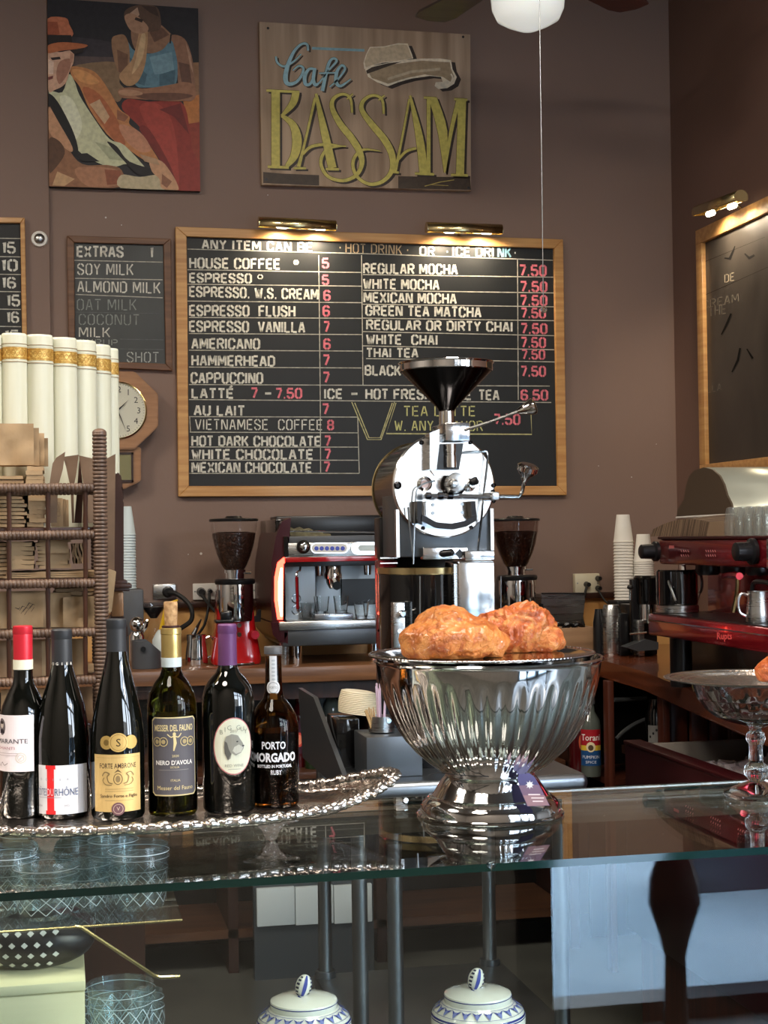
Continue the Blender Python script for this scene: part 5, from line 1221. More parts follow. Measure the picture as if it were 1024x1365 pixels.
m = MB(); m.prism([F(a, b, RY - .008) for a, b in [(572, 624), (620, 624), (608, 634), (580, 634)]], (0, .009, 0)); m.build('bracket_foot', M['polished'], rt)
# long levers with round steel grips
def lever(pts, r, grip, n_, gr, name):
    m = MB(); m.tube(smooth([tuple(p) for p in pts], 4) if len(pts) > 2 else pts, r); lv = m.build(name, M['steel'], rt)
    m = MB(); m.revolve(grip, n_, [(.006, 0), (gr*.55, .012), (gr, .036), (gr*.98, .044), (gr*.6, .048)], 28); m.build('grip', M['chrome'], lv)
g0 = F(620, 573, RY - .05); g1 = F(690, 549, RY - .10)
lever([g0, F(655, 562, RY - .075), g1], .004, g1, (g1 - g0), .020, 'chute_lever')
g0 = F(566, 661, RY - .045); g1 = F(645, 662, RY - .05); g2 = F(692, 662, RY - .06); g3 = F(699, 642, RY - .07)
m = MB(); m.tube([g0, F(600, 661, RY - .045), g1, g2, F(696, 656, RY - .062), g3], [.005, .006, .005, .005, .005, .005]); lv = m.build('door_lever', M['chrome'], rt)
MB().revolve(g3, Vector((.18, -.35, 1)), [(.006, 0), (.012, .012), (.026, .028), (.027, .04), (.02, .045)], 28).build('grip', M['chrome'], lv)
for px in (568, 584, 597): MB().revolve(F(px, 661, RY - .045), (1, 0, 0), [(.009, 0), (.009, .012)], 16).build('lever_joint', M['darkcone'], lv)
MB().box(F(646, 662).x, F(657, 662).x, RY - .06, RY, zf(668), zf(657), .003).build('lever_clamp', M['steel'], rt)
# centre gauge and sampling handle
MB().revolve(F(604, 646, RY), (-.12, -1, .06), [(13*fs, 0), (13*fs, .055), (12*fs, .06), (8*fs, .061)], 36).build('bearing_cover', M['steel'], rt)
MB().revolve(F(604, 646, RY - .001), (0, -1, 0), [(17*fs, 0), (17*fs, .004), (16*fs, .005)], 36).build('bearing_flange', M['darkcone'], rt)
MB().revolve(F(603, 645, RY - .055), (-.05, -1, 0), [(6.5*fs, 0), (6.5*fs, .012), (5*fs, .016), (2*fs, .018)], 24).build('axle_nut', M['steel'], rt)
MB().revolve(F(624, 647, RY), (.1, -1, .1), [(9*fs, 0), (9*fs, .01), (5*fs, .014), (5*fs, .035)], 24).build('trier_socket', M['polished'], rt)
MB().revolve(F(628, 644, RY - .035), (.9, -.4, .5), [(.006, 0), (.010, .004), (.010, .016), (.006, .02)], 16).build('trier_knob', M['black'], rt)
c = F(566, 645, RY); m = MB(); m.revolve(c, (0, -1, 0), [(10*fs, 0), (10*fs, .006), (7*fs, .01), (6*fs, .002)], 28, cap=False); m.build('sight_glass_ring', M['polished'], rt)
MB().disc(c, 5.5*fs, (0, -1, 0), .004, 24).build('sight_glass', mat('pinkish_lens', rgb(206, 180, 176), 0.1), rt)
# discharge door box
m = MB(); m.prism([F(a, b, RY - .035) for a, b in [(568, 668), (612, 668), (614, 690), (600, 697), (580, 697), (569, 690)]], (0, .034, 0)); bmesh.ops.bevel(m.bm, geom=m.bm.edges[:], offset=.003, segments=2, affect='EDGES'); m.build('discharge_door', M['polished'], rt)
ch = [(562, 694), (580, 704), (604, 706), (622, 702), (635, 694)]; ch2 = [(634, 686), (620, 694), (602, 698), (582, 696), (563, 686)]
m = MB(); m.prism([F(a, b, RY - .05) for a, b in ch + ch2], (0, .048, 0)); m.build('door_lip', M['darkcone'], rt)  # dark metal paints in the shade of the downturned lip and cheeks
for q in ([(556, 668), (563, 668), (563, 700), (557, 698)], [(628, 668), (634, 668), (636, 694), (630, 696)]):
    m = MB(); m.prism([F(a, b, RY - .045) for a, b in q], (0, .043, 0)); m.build('door_cheek', M['darkcone'], rt)
for px, py in [(577, 673), (577, 684), (616, 672), (616, 683)]: MB().revolve(F(px, py, RY - .036), (0, -1, 0), [(.004, 0), (.004, .003)], 10).build('rivet', M['steel_d'], rt)
# thin wires and rods on the face
for i, pts in enumerate([[(580, 641), (570, 643), (560, 648), (555, 656), (553, 690), (551, 752)], [(545, 700), (543, 672), (551, 742)], [(617, 603), (640, 602), (650, 606), (646, 650), (641, 700), (637, 734)]]):
    if i == 1: pts = [(544, 676), (546, 700), (551, 745)]
    MB().tube(smooth([tuple(F(a, b, RY - .02)) for a, b in pts], 4), .0022 if i < 2 else .003, 6).build('wire', M['steel_d'] if i < 2 else M['chrome'], rt)
# switch strip and lower door plate
m = MB(); pb(m, 564, 730, 624, 745, RY - .012, RY + .02, .002); m.build('switch_plate', M['polished'], rt)
m = MB(); m.revolve(F(588, 738, RY - .012), (.9, -.6, .1), [(.008, 0), (.010, .006), (.009, .03), (.004, .034)], 16); m.build('switch_handle', M['black'], rt)
m = MB(); m.prism([F(a, b, RY - .013) for a, b in [(613, 731), (619, 738), (613, 745), (607, 738)]], (0, .002, 0)); m.build('diamond_badge', M['black'], rt)
m = MB(); pb(m, 620, 734, 660, 747, RY - .03, RY + .3, .003); m.build('chute_cap', M['polished'], rt)
m = MB(); pb(m, 611, 749, 661, 838, RY - .04, RY + .1, .004); m.build('chute_cover', M['polished'], rt)
# cooling bin: black drum with brass rim, two halves
def bar(mb, a0, b0, a1, b1, Ya, Yb_, bev=.003): pb(mb, a0, b0, a1, b1, Ya, Yb_, bev)
cbx = F(597, 800).x; R1 = 74 * fs
m = MB(); m.lathe(cbx, RY + .17, [(R1, F(597, 900).z), (R1, F(597, 766).z)], 56); m.build('cooling_bin', M['blackg'], rt)
m = MB(); m.lathe(cbx, RY + .17, [(R1 + .001, F(597, 766).z), (R1 + .003, F(597, 765).z), (R1 + .003, F(597, 757).z), (R1 - .006, F(597, 756).z), (R1 - .01, F(597, 762).z)], 56); m.build('bin_rim', M['brass'], rt)
m = MB(); pb(m, 605, 752, 611, 840, RY - .03, RY - .015); m.build('bin_edge', M['steel'], rt)
for px in (560, 668): m = MB(); m.tube([F(px, 768, RY - .004 + abs(px-597)*fs*.35), F(px, 900, RY - .004 + abs(px-597)*fs*.35)], .002, 6); m.build('bin_seam', M['steel_d'], rt)
m = MB(); pb(m, 524, 803, 541, 868, RY + .04, RY + .07, .003); m.build('latch_plate', M['steel'], rt)
MB().revolve(F(535, 818, RY + .04), (0, -1, 0), [(.010, 0), (.010, .02), (.006, .024)], 16).build('latch_knob', M['chrome'], rt)
MB().revolve(F(533, 841, RY + .04), (0, -1, 0), [(.006, 0), (.006, .004)], 12).build('latch_screw', M['chrome'], rt)
MB().lathe(cbx, RY + .19, [(.10, TZ + .0005), (.10, TZ + .02), (.06, TZ + .04), (.06, F(597, 900).z)], 28).build('pedestal', M['black'], rt)

# caddy on the prep table: black boxes, lids, straws
CYY = 3.86
cd_ = thing('condiment_caddy', 'dark grey box on the prep table holding a steel cup', 'box', (at(527, 1025, 3.74).x, 3.8, TZ))
q0, q1 = at(489, 1028, 3.70), at(563, 980, 3.70)
MB().box(q0.x, q1.x, 3.70, 3.86, TZ + .0005, q1.z, .003).build('box_body', M['gunmetal'], cd_)
q0, q1 = at(447, 1012, 3.80), at(489, 958, 3.80)
solo(MB().box(q0.x + .018, q1.x - .003, 3.88, 4.02, TZ + .0005, at(470, 958, 3.88).z, .003), 'black_bin', M['blackg'], 'glossy black square bin holding the stack of cream paper lids', 'bin')
# steel cup with straws
c = at(509, 978, 3.78); s_ = mpp(c); zc = at(527, 980, 3.70).z
sc_ = thing('straw_cup', 'short steel cup on the dark grey box', 'cup', (c.x, 3.78, zc))
MB().lathe(c.x, 3.78, [(17*s_, zc + .0008), (17.5*s_, at(509, 954, 3.78).z), (16.5*s_, at(509, 954, 3.78).z), (16*s_, zc + .003)], 28).build('cup_wall', M['steel'], sc_)
MB().disc((c.x + .012, 3.78 - 17*s_, zc + .03), .006, (0, -1, 0), .003, 12).build('rivet', M['chrome'], sc_)
pk = mat('pink_straw', rgb(206, 180, 196), 0.4); tw = mat('wood_stirrer', rgb(196, 160, 110), 0.6)
for k in range(9):
    a = random.uniform(-.012, .022); b = random.uniform(-.015, .015)
    solo(MB().tube([(c.x + a, 3.78 + b, zc + .004), (c.x + a * 1.5 + random.uniform(-.008, .008), 3.78 + b * 1.3, zc + .115 + random.uniform(-.012, .006))], .0026, 8), 'drinking_straw', pk, 'pale pink drinking straw standing among others in the short steel cup', 'straw', group='pink straws in the steel cup')
for k in range(9):
    a = -.03 + k * .002; 
    solo(MB().tube([(c.x + a*.9, 3.77, zc + .004), (c.x + a * 1.5, 3.77 + random.uniform(-.01, .01), zc + .062 + random.uniform(-.01, .004))], .0018, 5), 'wooden_stirrer', tw, 'thin wooden stirrer leaning in the short steel cup', 'stirrer', group='wooden stirrers in the steel cup')
# stack of cream lids (leaning row)
c0 = at(447, 953, 3.92); c1 = at(490, 962, 3.92); s_ = mpp(c0)
lidm = mat('cream_lid', rgb(226, 214, 186), 0.5)
zb0 = at(470, 958, 3.88).z
for k in range(13):
    f = k / 12; z0 = zb0 + .004 + f * .055
    m = MB(); cx0 = at(474, 950, 3.95).x + .012 - f * .004
    m.M = Matrix.Translation((cx0, 3.95, z0)) @ Matrix.Rotation(.13, 4, 'Y')
    m.lathe(0, 0, [(.056 - .012*f**2, 0), (.058 - .012*f**2, .001), (.057 - .012*f**2, .003), (.048 - .012*f**2, .0055), (.046 - .012*f**2, .0035)], 32)
    solo(m, 'paper_lid', lidm, 'cream paper lid in the tilted stack on the black bin, ' + ('topmost' if k == 12 else ORD[k]), 'plate', group='cream paper lids on the black bin')

# ============================================================ centre-right of the back counter
Yc = 5.42
q0, q1 = at(724, 834, Yc + .1), at(779, 792, Yc + .1)
t = thing('steel_display', 'curved steel dispenser behind the wooden crate', 'dispenser', ((q0.x + q1.x) / 2, Yc + .16, CZ))
MB().prism([at(a, b, Yc + .1) for a, b in [(720, 834), (776, 835), (780, 800), (779, 792), (722, 792)]], (0, .10, 0)).build('steel_front', M['steel'], t)
MB().box(q0.x, q1.x, Yc + .11, Yc + .2, CZ, q0.z).build('support', M['darkwood'], t)
MB().tube([at(722, 791, Yc + .1), at(780, 791, Yc + .1)], .003).build('top_edge', M['black'], t)
q0, q1 = at(748, 868, Yc - .03), at(795, 836, Yc - .03)
t = thing('wooden_crate', 'small pale wooden crate on the oak counter beside the bowl', 'crate', ((q0.x + q1.x) / 2, Yc + .03, CZ))
wd = mat('crate_wood', rgb(166, 132, 100), 0.55, col2=rgb(140, 108, 80), scale=(4, 30, 40))
MB().box(q0.x, q1.x, Yc - .03, Yc - .018, CZ, q1.z, .002).build('plank', wd, t)
MB().box(q0.x, q1.x, Yc + .078, Yc + .09, CZ, q1.z, .002).build('plank', wd, t)
MB().box(q0.x, q0.x + .01, Yc - .017, Yc + .077, CZ, q1.z, .002).build('plank', wd, t); MB().box(q1.x - .01, q1.x, Yc - .017, Yc + .077, CZ, q1.z, .002).build('plank', wd, t)
for k in range(3): solo(MB().tube(smooth([tuple(at(735 + k*14, 842 - k, Yc + .02)), tuple(at(745 + k*12, 832, Yc + .0)), tuple(at(758 + k*10, 836, Yc + .04))], 4), [.008]*9, 8), 'black_scoop_handle', M['black'], ['black scoop handle poking from the crate next to the steel display', 'black scoop handle in the middle of the wooden crate', 'black scoop handle at the wall end of the wooden crate'][k], 'tool')
# white paper cup stacks in the corner, standing in black holders
zc1 = at(832, 822, 5.35).z
cup_stack(832.5, 686, 800, 8.7, 13, 5.5, at(832, 800, 5.5).z, 20, M['paper'], 'white paper cup in the taller corner stack', 'white paper cups in the taller corner stack')
cup_stack(858.5, 712, 770, 8.7, 13, 5.46, at(858, 770, 5.46).z, 8, M['paper'], 'white paper cup in the shorter corner stack', 'white paper cups in the shorter corner stack')
c = at(832, 800, 5.5)
solo(MB().box(c.x - .045, c.x + .045, 5.45, 5.56, CZ, c.z - .001, .004), 'cup_holder', M['black'], 'black block under the taller stack of paper cups', 'holder')
c = at(816, 850, 5.33); s_ = mpp(c)
t = thing('coffee_thermos', 'steel and black thermos beneath the taller cup stack', 'thermos', (c.x, 5.33, CZ))
MB().lathe(c.x, 5.33, [(12*s_, CZ), (13*s_, CZ + .01), (13*s_, at(816, 815, 5.33).z), (10*s_, at(816, 806, 5.33).z)], 28).build('steel_body', M['steel'], t)
MB().box(c.x + 6*s_, c.x + 18*s_, 5.29, 5.38, CZ, at(816, 817, 5.33).z, .004).build('black_side', M['black'], t)
MB().lathe(c.x - 14*s_, 5.36, [(8*s_, CZ), (8*s_, at(816, 830, 5.33).z), (5*s_, at(816, 812, 5.33).z)], 16).build('black_pump', M['black'], t)
# tall black brewer with canister
c = at(866, 840, 5.28); s_ = mpp(c)
t = thing('coffee_brewer', 'black batch brewer with chrome band in the corner', 'coffee brewer', (c.x, 5.28, CZ))
MB().lathe(c.x, 5.28, [(18*s_, at(866, 805, 5.28).z), (19*s_, at(866, 800, 5.28).z), (20*s_, at(866, 772, 5.28).z), (20.5*s_, at(866, 770, 5.28).z), (18*s_, at(866, 767, 5.28).z)], 32).build('hopper', M['blackg'], t)
MB().lathe(c.x, 5.28, [(16*s_, at(866, 830, 5.28).z), (16*s_, at(866, 805, 5.28).z)], 32).build('chrome_band', M['chrome'], t)
MB().box(c.x - 22*s_, c.x + 14*s_, 5.30, 5.42, CZ, at(866, 806, 5.28).z, .004).build('tower', M['black'], t)
MB().box(c.x - 25*s_, c.x - 16*s_, 5.27, 5.30, CZ + .01, at(866, 772, 5.28).z, .003).build('post', M['black'], t)
for px, y0_, y1_ in [(840.5, 785, 800), (880, 790, 806)]:
    a = at(px, y0_, 5.24); b = at(px, y1_, 5.24); MB().tube([b, a], .005).build('tap_stem', M['chrome'], t); MB().ball(a + Vector((0, 0, .006)), .012, .012, .009).build('tap_knob', M['black'], t)
MB().tube([at(840, 845, 5.22), at(862, 843, 5.22)], .004).build('rail', M['chrome'], t)
m = MB(); m.prism([at(835, 863, 5.2), at(862, 852, 5.2), at(878, 856, 5.2), at(878, 866, 5.2), at(850, 868, 5.2)], (0, .06, 0)); m.build('drip_base', M['gunmetal'], t)
MB().box(c.x - 24*s_, c.x - 16*s_, 5.22, 5.27, CZ + .002, at(866, 826, 5.25).z, .002).build('pale_column', M['steel'], t)
# black canister behind steam wand
c = at(908, 800, 5.05)

# ============================================================ red espresso machine on the side counter (fronts face the room)
rm = thing('red_espresso_machine', 'red two-group espresso machine on the side counter', 'espresso machine', (XR - .35, 4.85, CZ))
XF = atz(862, 866, CZ + .10).x                         # drip tray front plane
TFy1 = atx(864, 840, XF).y; TFy0 = TFy1 - .85
zt1 = atx(864, 818, XF).z; zt0 = atx(864, 846, XF).z
TM = lambda px, py: atx(px, py, XF)
MB().box(XF, XR - .05, TFy0, TFy1, zt0, zt1, .006).build('drip_tray', M['redm'], rm)
MB().box(XF + .01, XR - .06, TFy0 + .01, TFy1 - .01, zt1, zt1 + .004).build('tray_grid', M['black'], rm)
MB().box(XF - .003, XF + .001, TFy0 + .01, TFy1 - .01, (zt0 + zt1) / 2 + .012, (zt0 + zt1) / 2 + .015).build('tray_groove', M['chrome'], rm)
MB().box(XF + .12, XR - .08, TFy0 + .05, TFy1 - .03, CZ + .02, zt0 - .001, .004).build('under_body', M['black'], rm)
for (yy) in (TFy1 - .10, TFy0 + .12):
    for xx_ in (XF + .06, XR - .12): MB().lathe(xx_, yy, [(.03, CZ), (.032, CZ + .01), (.032, zt0)], 24).build('foot', M['black'], rm)
XH = XF + .05
h0, h1 = atx(880, 752, XH), atx(880, 719, XH)
hy1 = atx(878, 735, XH).y
MB().box(XH, XR - .06, TFy0, hy1, h0.z, h1.z, .008).build('head', M['redd'], rm)
MB().box(XH - .002, XR - .06, TFy0 - .003, hy1, h1.z, h1.z + .008, .002).build('head_trim', M['maroon'], rm)
MB().box(XH + .14, XR - .08, TFy0 + .02, hy1 - .03, zt1, h0.z, .004).build('back_panel', M['redm'], rm)
yk = atx(1022, 735, XH - .01).y
MB().box(XH - .01, XR - .06, yk - .03, yk + .0, h0.z, h1.z).build('head_end', M['steel'], rm)
for px, r in ((876, .030), (1005, .034)):
    c = atx(px, 735, XH - .004); MB().revolve(c, (-1, 0, 0), [(r, 0), (r, .01), (r*.75, .014), (r*.7, .05), (r*.5, .054)], 24).build('steam_knob', M['black'], rm)
p = Print(); W_ = rgb(220, 150, 150)
for (px, n_) in ((908, 4), (941, 5), (977, 4)):
    for a in range(n_):
        for b in range(2): p.stroke([(px + a * 3, 733 + b * 6), (px + a * 3 + 1.2, 736 + b * 6)], 1.0, W_, layer=1)
p.stroke([(892, 729), (899, 729)], 4, rgb(200, 110, 110), layer=1)
p.build('button_marks', M['ink'], lambda u, v, h: (lambda q: Vector((XH - h, q.y, q.z)))(atx(u, v, XH)), rm)
p = Print(); p.text('Rupts', 966, 852, 9, rgb(240, 90, 90), width=20, bold=.02)
p.build('badge_lettering', M['ink'], lambda u, v, h: (lambda q: Vector((XF - h, q.y, q.z)))(atx(u, v, XF)), rm)
for px in (944, 978, 1012):
    c = atx(px, 757, XH + .06); MB().lathe(c.x, c.y, [(.030, c.z - .02), (.036, c.z - .01), (.036, h0.z)], 24).build('group_head', M['black'], rm)
c = atx(982, 765, XH - .01)
MB().tube([atx(966, 768, XH + .03), atx(975, 767, XH + .01), atx(986, 768, XH - .01)], .010).build('portafilter_handle', M['redm'], rm)
m = MB(); m.tube(smooth([tuple(atx(984, 768, XH)), tuple(atx(983, 790, XH)), tuple(atx(978, 815, XH))], 3), [.007]*7); m.build('steam_wand', M['brass'], rm)
MB().tube(smooth([tuple(atx(905, 765, XH + .01)), tuple(atx(897, 766, XH - .01)), tuple(atx(891, 772, XH - .02)), tuple(atx(902, 802, XH - .03))], 4), .0045).build('steam_wand', M['chrome'], rm)
MB().tube([atx(910, 752, XH + .02), atx(911, 768, XH + .02)], .010).build('valve', M['chrome'], rm)
c = atx(930, 777, XH + .12); m = MB(); m.tube([c + Vector((0, .032*cos(a), .032*sin(a))) for a in [2*PI*k/20 for k in range(20)]], .005, 6, closed=True); m.build('gauge_ring', M['steel_d'], rm)
MB().tube([c + Vector((0, -.02, -.02)), c + Vector((-.01, .0, -.085))], .003).build('gauge_pipe', M['chrome'], rm)
# canister under the head
c = atx(903, 800, XF + .07)
t = thing('black_canister', 'black canister with steel foot under the head of the red espresso machine', 'canister', (c.x, c.y, zt1 + .0045))
MB().lathe(c.x, c.y, [(.058, zt1 + .028), (.06, zt1 + .03), (.06, h0.z - .02), (.055, h0.z - .015)], 32).build('canister_body', M['blackg'], t)
MB().lathe(c.x, c.y, [(.06, zt1 + .0045), (.062, zt1 + .006), (.062, zt1 + .026), (.058, zt1 + .028)], 32).build('steel_foot', M['steel'], t)
# pitcher on the tray
c = atx(1012, 832, XF + .05); s_ = mpp(c)
pitcher(c.x, c.y, zt1 + .0045, 17*s_, 42*s_, 'brushed steel milk pitcher on the drip tray of the red espresso machine', PI * .93)
solo(MB().tube(smooth([tuple(atx(1003, 790, XF + .05)), tuple(atx(1004, 779, XF + .05)), tuple(atx(1010, 775, XF + .05)), tuple(atx(1030, 778, XF + .05))], 4), .006), 'steam_hose', M['black'], 'black rubber steam hose curving into the brushed milk pitcher', 'hose')
# things on top of the head
ztop = h1.z + .0085
m = MB(); rings = []
yA, yB = atx(900, 718, XH + .1).y, atx(978, 718, XH + .1).y
for k in range(16):
    f = k / 15; y = yA + (yB - yA) * f; h = .062 * (sin(PI * min(1, .12 + .62 * f)) ** .8)
    rings.append([(XH + .02, y, ztop), (XH + .26, y, ztop), (XH + .25, y, ztop + h * .8), (XH + .15, y, ztop + h), (XH + .03, y, ztop + h * .8)])
m.loft(rings); solo(m, 'knitted_cloth', mat('ribbed_brown_cloth', rgb(120, 98, 76), 0.9, col2=rgb(78, 60, 46), scale=(6, 160, 6), lo=.45, hi=.55, bump=.5), 'ribbed brown cloth bundled on top of the red espresso machine', 'cloth')
m = MB(); m.box(XH + .1, XR - .1, hy1 - .035, hy1 - .01, ztop, ztop + .05, .004)
solo(m, 'cup_guard', M['blackg'], 'low black cup guard along the back of the red espresso machine top', 'cup guard')
i = 0
for row, xo in ((0, .06), (1, .15)):
    for k in range(5):
        px = 981 + k * 12.5 + row * 5; c = atx(px, 715, XH + xo); 
        lab = ['front', 'second'][row]
        tumbler(c.x, c.y, ztop, .031, .024, .078, 'upturned fluted tumbler on the red espresso machine, %s row, %s from the brown cloth' % (lab, ['first', 'second', 'third', 'fourth', 'fifth'][k]), 'upturned tumblers on the red espresso machine', up=False, seg=20, mt='fluted')
# curved metal hood on wall brackets above
prof = [(902, 690), (903, 679), (912, 666), (914, 650), (918, 636), (926, 627), (938, 623), (950, 626), (959, 634), (965, 646), (969, 660), (975, 672), (977, 684), (977, 686)]
hd = thing('metal_hood', 'cream-silver curved steel hood above the glasses on the red espresso machine', 'hood', (XR - .35, 4.7, at(940, 690, 4.8).z))
HX = XR - .46
pp = [atx(a, b, HX) for a, b in prof]
dv = Vector((1, 0, 0)); L1 = .455
hs = mat('satin_hood_steel', rgb(206, 208, 192), 0.34, 0.6, rvar=.06)
hend = mat('brown_hood_end', rgb(92, 78, 64), 0.45, 0.3)
m = MB(); m.prism(pp, dv * .006); m.build('end_plate', hend, hd)
m = MB(); m.loft([[p + dv * .006 for p in pp], [p + dv * L1 for p in pp]], cap=False, closed=False); o = m.build('shell', hs, hd); s = o.modifiers.new('thickness', 'SOLIDIFY'); s.thickness = .003
MB().tube([pp[0], pp[-1], pp[-1] + dv * L1], .0035).build('white_rim', M['white'], hd)
MB().tube([pp[0], pp[0] + dv * L1], .0035).build('white_rim', M['white'], hd)
# cardboard boxes and green cloth on the side counter
bx = atz(975, 896, CZ); q = lambda px, py: atz(px, py, CZ)
B0 = atz(1003, 905, CZ) ; yb = B0.y
t = thing('cardboard_box', 'brown cardboard box on the side counter before the red espresso machine', 'box', (B0.x, B0.y + .05, CZ))
hbx = at(1000, 850, yb).z
xa = at(975, 880, yb).x
MB().box(xa, at(1011, 880, yb).x, yb, yb + .10, CZ, hbx, .002).build('carton', M['card'], t)
MB().box(at(1011, 880, yb).x, at(1014, 880, yb).x, yb - .001, yb + .1, CZ, hbx + .0005).build('tape_edge', M['kraft'], t)
t = thing('cardboard_box', 'second brown cardboard box cut by the picture edge beside the first', 'box', (B0.x + .12, B0.y, CZ))
MB().box(at(1014, 880, yb).x + .001, at(1050, 880, yb).x, yb - .01, yb + .09, CZ, hbx, .002).build('carton', M['kraft2'], t)
c = atz(943, 900, CZ); m = MB(); s_ = mpp(c)
m.ball((c.x - .01, c.y, CZ + .024), .042, .035, .024, 20, 10)
for v in m.bm.verts: v.co += Vector((0, 0, 1)) * .012 * noise.noise(v.co * 40) + Vector((.01 * noise.noise(v.co * 30 + Vector((3, 3, 3))), 0, 0))
for v in m.bm.verts: v.co.z = max(v.co.z, CZ + .0005)
m.tube([(c.x + .02, c.y, CZ + .018), (c.x + .05, c.y - .01, CZ + .014), (c.x + .075, c.y - .012, CZ + .012)], [.02, .014, .011])
solo(m, 'green_cloth', M['greencloth'], 'crumpled pale green cloth on the side counter', 'cloth')

# ============================================================ cabinet behind the case, rack of bags, books
KZ = 0.98
RYf = 2.95
kx1 = at(206, 1080, 2.8).x
t = thing('service_cabinet', 'plain dark wooden cabinet behind the glass case carrying the wicker rack', 'cabinet', (-1.3, 3.2, 0))
MB().box(-2.1, kx1, 2.76, 3.7, KZ - .03, KZ, .004).build('cabinet_top', M['shelfwood'], t)
MB().box(-2.08, kx1 - .02, 2.79, 3.68, 0, KZ - .031).build('carcass', M['darkwood'], t)
for k in range(3): MB().box(-2.06 + k*.62, -1.46 + k*.62, 2.775, 2.789, .06, KZ - .05, .004).build('door', M['shelfwood'], t)

rk = thing('wicker_rack', 'brown rack of wicker-wrapped rails with turned spindles holding paper bags', 'rack', (at(60, 900, RYf).x, RYf + .2, KZ))
def wrapped(p0, p1, r, name='wrapped_rail', pitch=.0072):
    p0, p1 = Vector(p0), Vector(p1); L_ = (p1 - p0).length; n = max(2, int(L_ / pitch)); pr = []
    for k in range(n):
        a = L_ * k / n; w = L_ / n
        pr += [(r * .80, a), (r * .97, a + w * .18), (r, a + w * .5), (r * .97, a + w * .82)]
    pr.append((r * .8, L_))
    MB().revolve(p0, (p1 - p0), pr, 12).build(name, M['wicker'], rk, ang=80)
sR = mpp(at(132, 700, RYf))
pz = lambda py: at(132, py, RYf).z
px_ = at(134.5, 750, RYf).x
wrapped((px_, RYf, KZ), (px_, RYf, pz(577)), 10 * sR, 'wrapped_post')
MB().ball((px_, RYf, pz(577)), 9.6 * sR, 9.6*sR, 6*sR).build('post_cap', M['wicker'], rk)
xl = -1.15
RD = .30                                              # depth of the rack
wrapped((px_, RYf + RD, KZ), (px_, RYf + RD, pz(640)), 9 * sR, 'wrapped_post')
wrapped((xl, RYf, KZ), (xl, RYf, pz(577)), 10 * sR, 'wrapped_post')
rails = [650, 713, 778, 844, 908]
for py in rails:
    z = at(64, py, RYf).z
    wrapped((xl, RYf, z), (px_ - 8*sR, RYf, z), 6.2 * sR)
    if py == 650: wrapped((xl, RYf + .02, z - 5*sR), (px_ - 8*sR, RYf + .02, z - 5*sR), 5 * sR)
for i in range(4):
    z0, z1 = at(64, rails[i + 1], RYf).z + 5*sR, at(64, rails[i], RYf).z - 5*sR
    for px in (12, 64, 114, -40):
        x = at(px, (rails[i] + rails[i+1]) / 2, RYf).x
        MB().lathe(x, RYf + .004, [(2.8*sR, z0), (3.2*sR, z0 + .01), (2.9*sR, (z0+z1)/2), (3.4*sR, z1 - .012), (2.8*sR, z1)], 10).build('spindle', M['spindle'], rk)
shz = [at(64, 703, RYf + .02).z, at(64, 771, RYf + .02).z, at(64, 838, RYf + .02).z, at(64, 903, RYf + .02).z, at(64, 965, RYf + .02).z]
for z in shz:
    MB().box(xl, px_ - .012, RYf + .012, RYf + RD - .02, z - .010, z, .002).build('shelf', M['spindle'], rk)
MB().box(xl, px_, RYf + .012, RYf + .03, shz[0] - .024, shz[0] - .0105, .002).build('shelf_lip', M['spindle'], rk)

BX = lambda px, Y=RYf + .05: at(px, 700, Y).x
BZ = lambda py, Y=RYf + .05: at(60, py, Y).z
def bag(cx, cy, cz, w, d, h, lab, grp, rx=0.0, ry=0.0, rz=0.0, mt='kraft', wav=.004, seed=0):
    """folded paper bag: thin slab, edges slightly puckered, flap line across"""
    m = MB(); n = 10; rings = []
    for i in range(n + 1):
        f = i / n; ring = []
        for j in range(8):
            g = j / 7; q = Vector((f * 3 + seed, g * 3, seed * 1.7))
            ring.append(Vector(((f - .5) * w, (g - .5) * d, wav * noise.noise(q))))
        rings.append(ring)
    top = [[p + Vector((0, 0, h/2 + h*.6*noise.noise(p * 30 + Vector((seed, 0, 5))))) for p in r] for r in rings]
    bot = [[p - Vector((0, 0, h/2)) for p in r] for r in rings]
    R_ = [t_ + list(reversed(b_)) for t_, b_ in zip(top, bot)]
    m.M = Matrix.Translation((cx, cy, cz)) @ Matrix.Rotation(rz, 4, 'Z') @ Matrix.Rotation(ry, 4, 'Y') @ Matrix.Rotation(rx, 4, 'X')
    m.loft(R_); m.M = Matrix.Identity(4)
    return solo(m, 'paper_bag', M[mt], lab, 'paper bag', group=grp, ang=50)
def pile(px0, px1, z0, py_top, n, lab, grp, tilt=0.0, mt='kraft', dep=.17, Yc=RYf + .125, slope=0):
    x0, x1 = BX(px0), BX(px1); zt = BZ(py_top); st = (zt - z0) / n
    for k in range(n):
        w = (x1 - x0) * random.uniform(.95, 1.0)
        bag((x0 + x1) / 2 + random.uniform(-.003, .003), Yc + random.uniform(-.006, .006), z0 + st * (k + .5), w, dep, st * .88, lab + ', ' + ('topmost' if k == n - 1 else ORD[k]), grp, rz=tilt + random.uniform(-.03, .03), ry=slope, mt=mt, wav=st * .12, seed=px0)
pile(-30, 34, shz[0] + .001, 634, 13, 'flat brown bag in the pile behind the top rail', 'pile of bags behind the top rail', Yc=RYf + .115)
pile(37, 60, shz[0] + .001, 622, 14, 'small brown bag in the narrow pile by the leaning bags', 'narrow pile of small bags', Yc=RYf + .13)
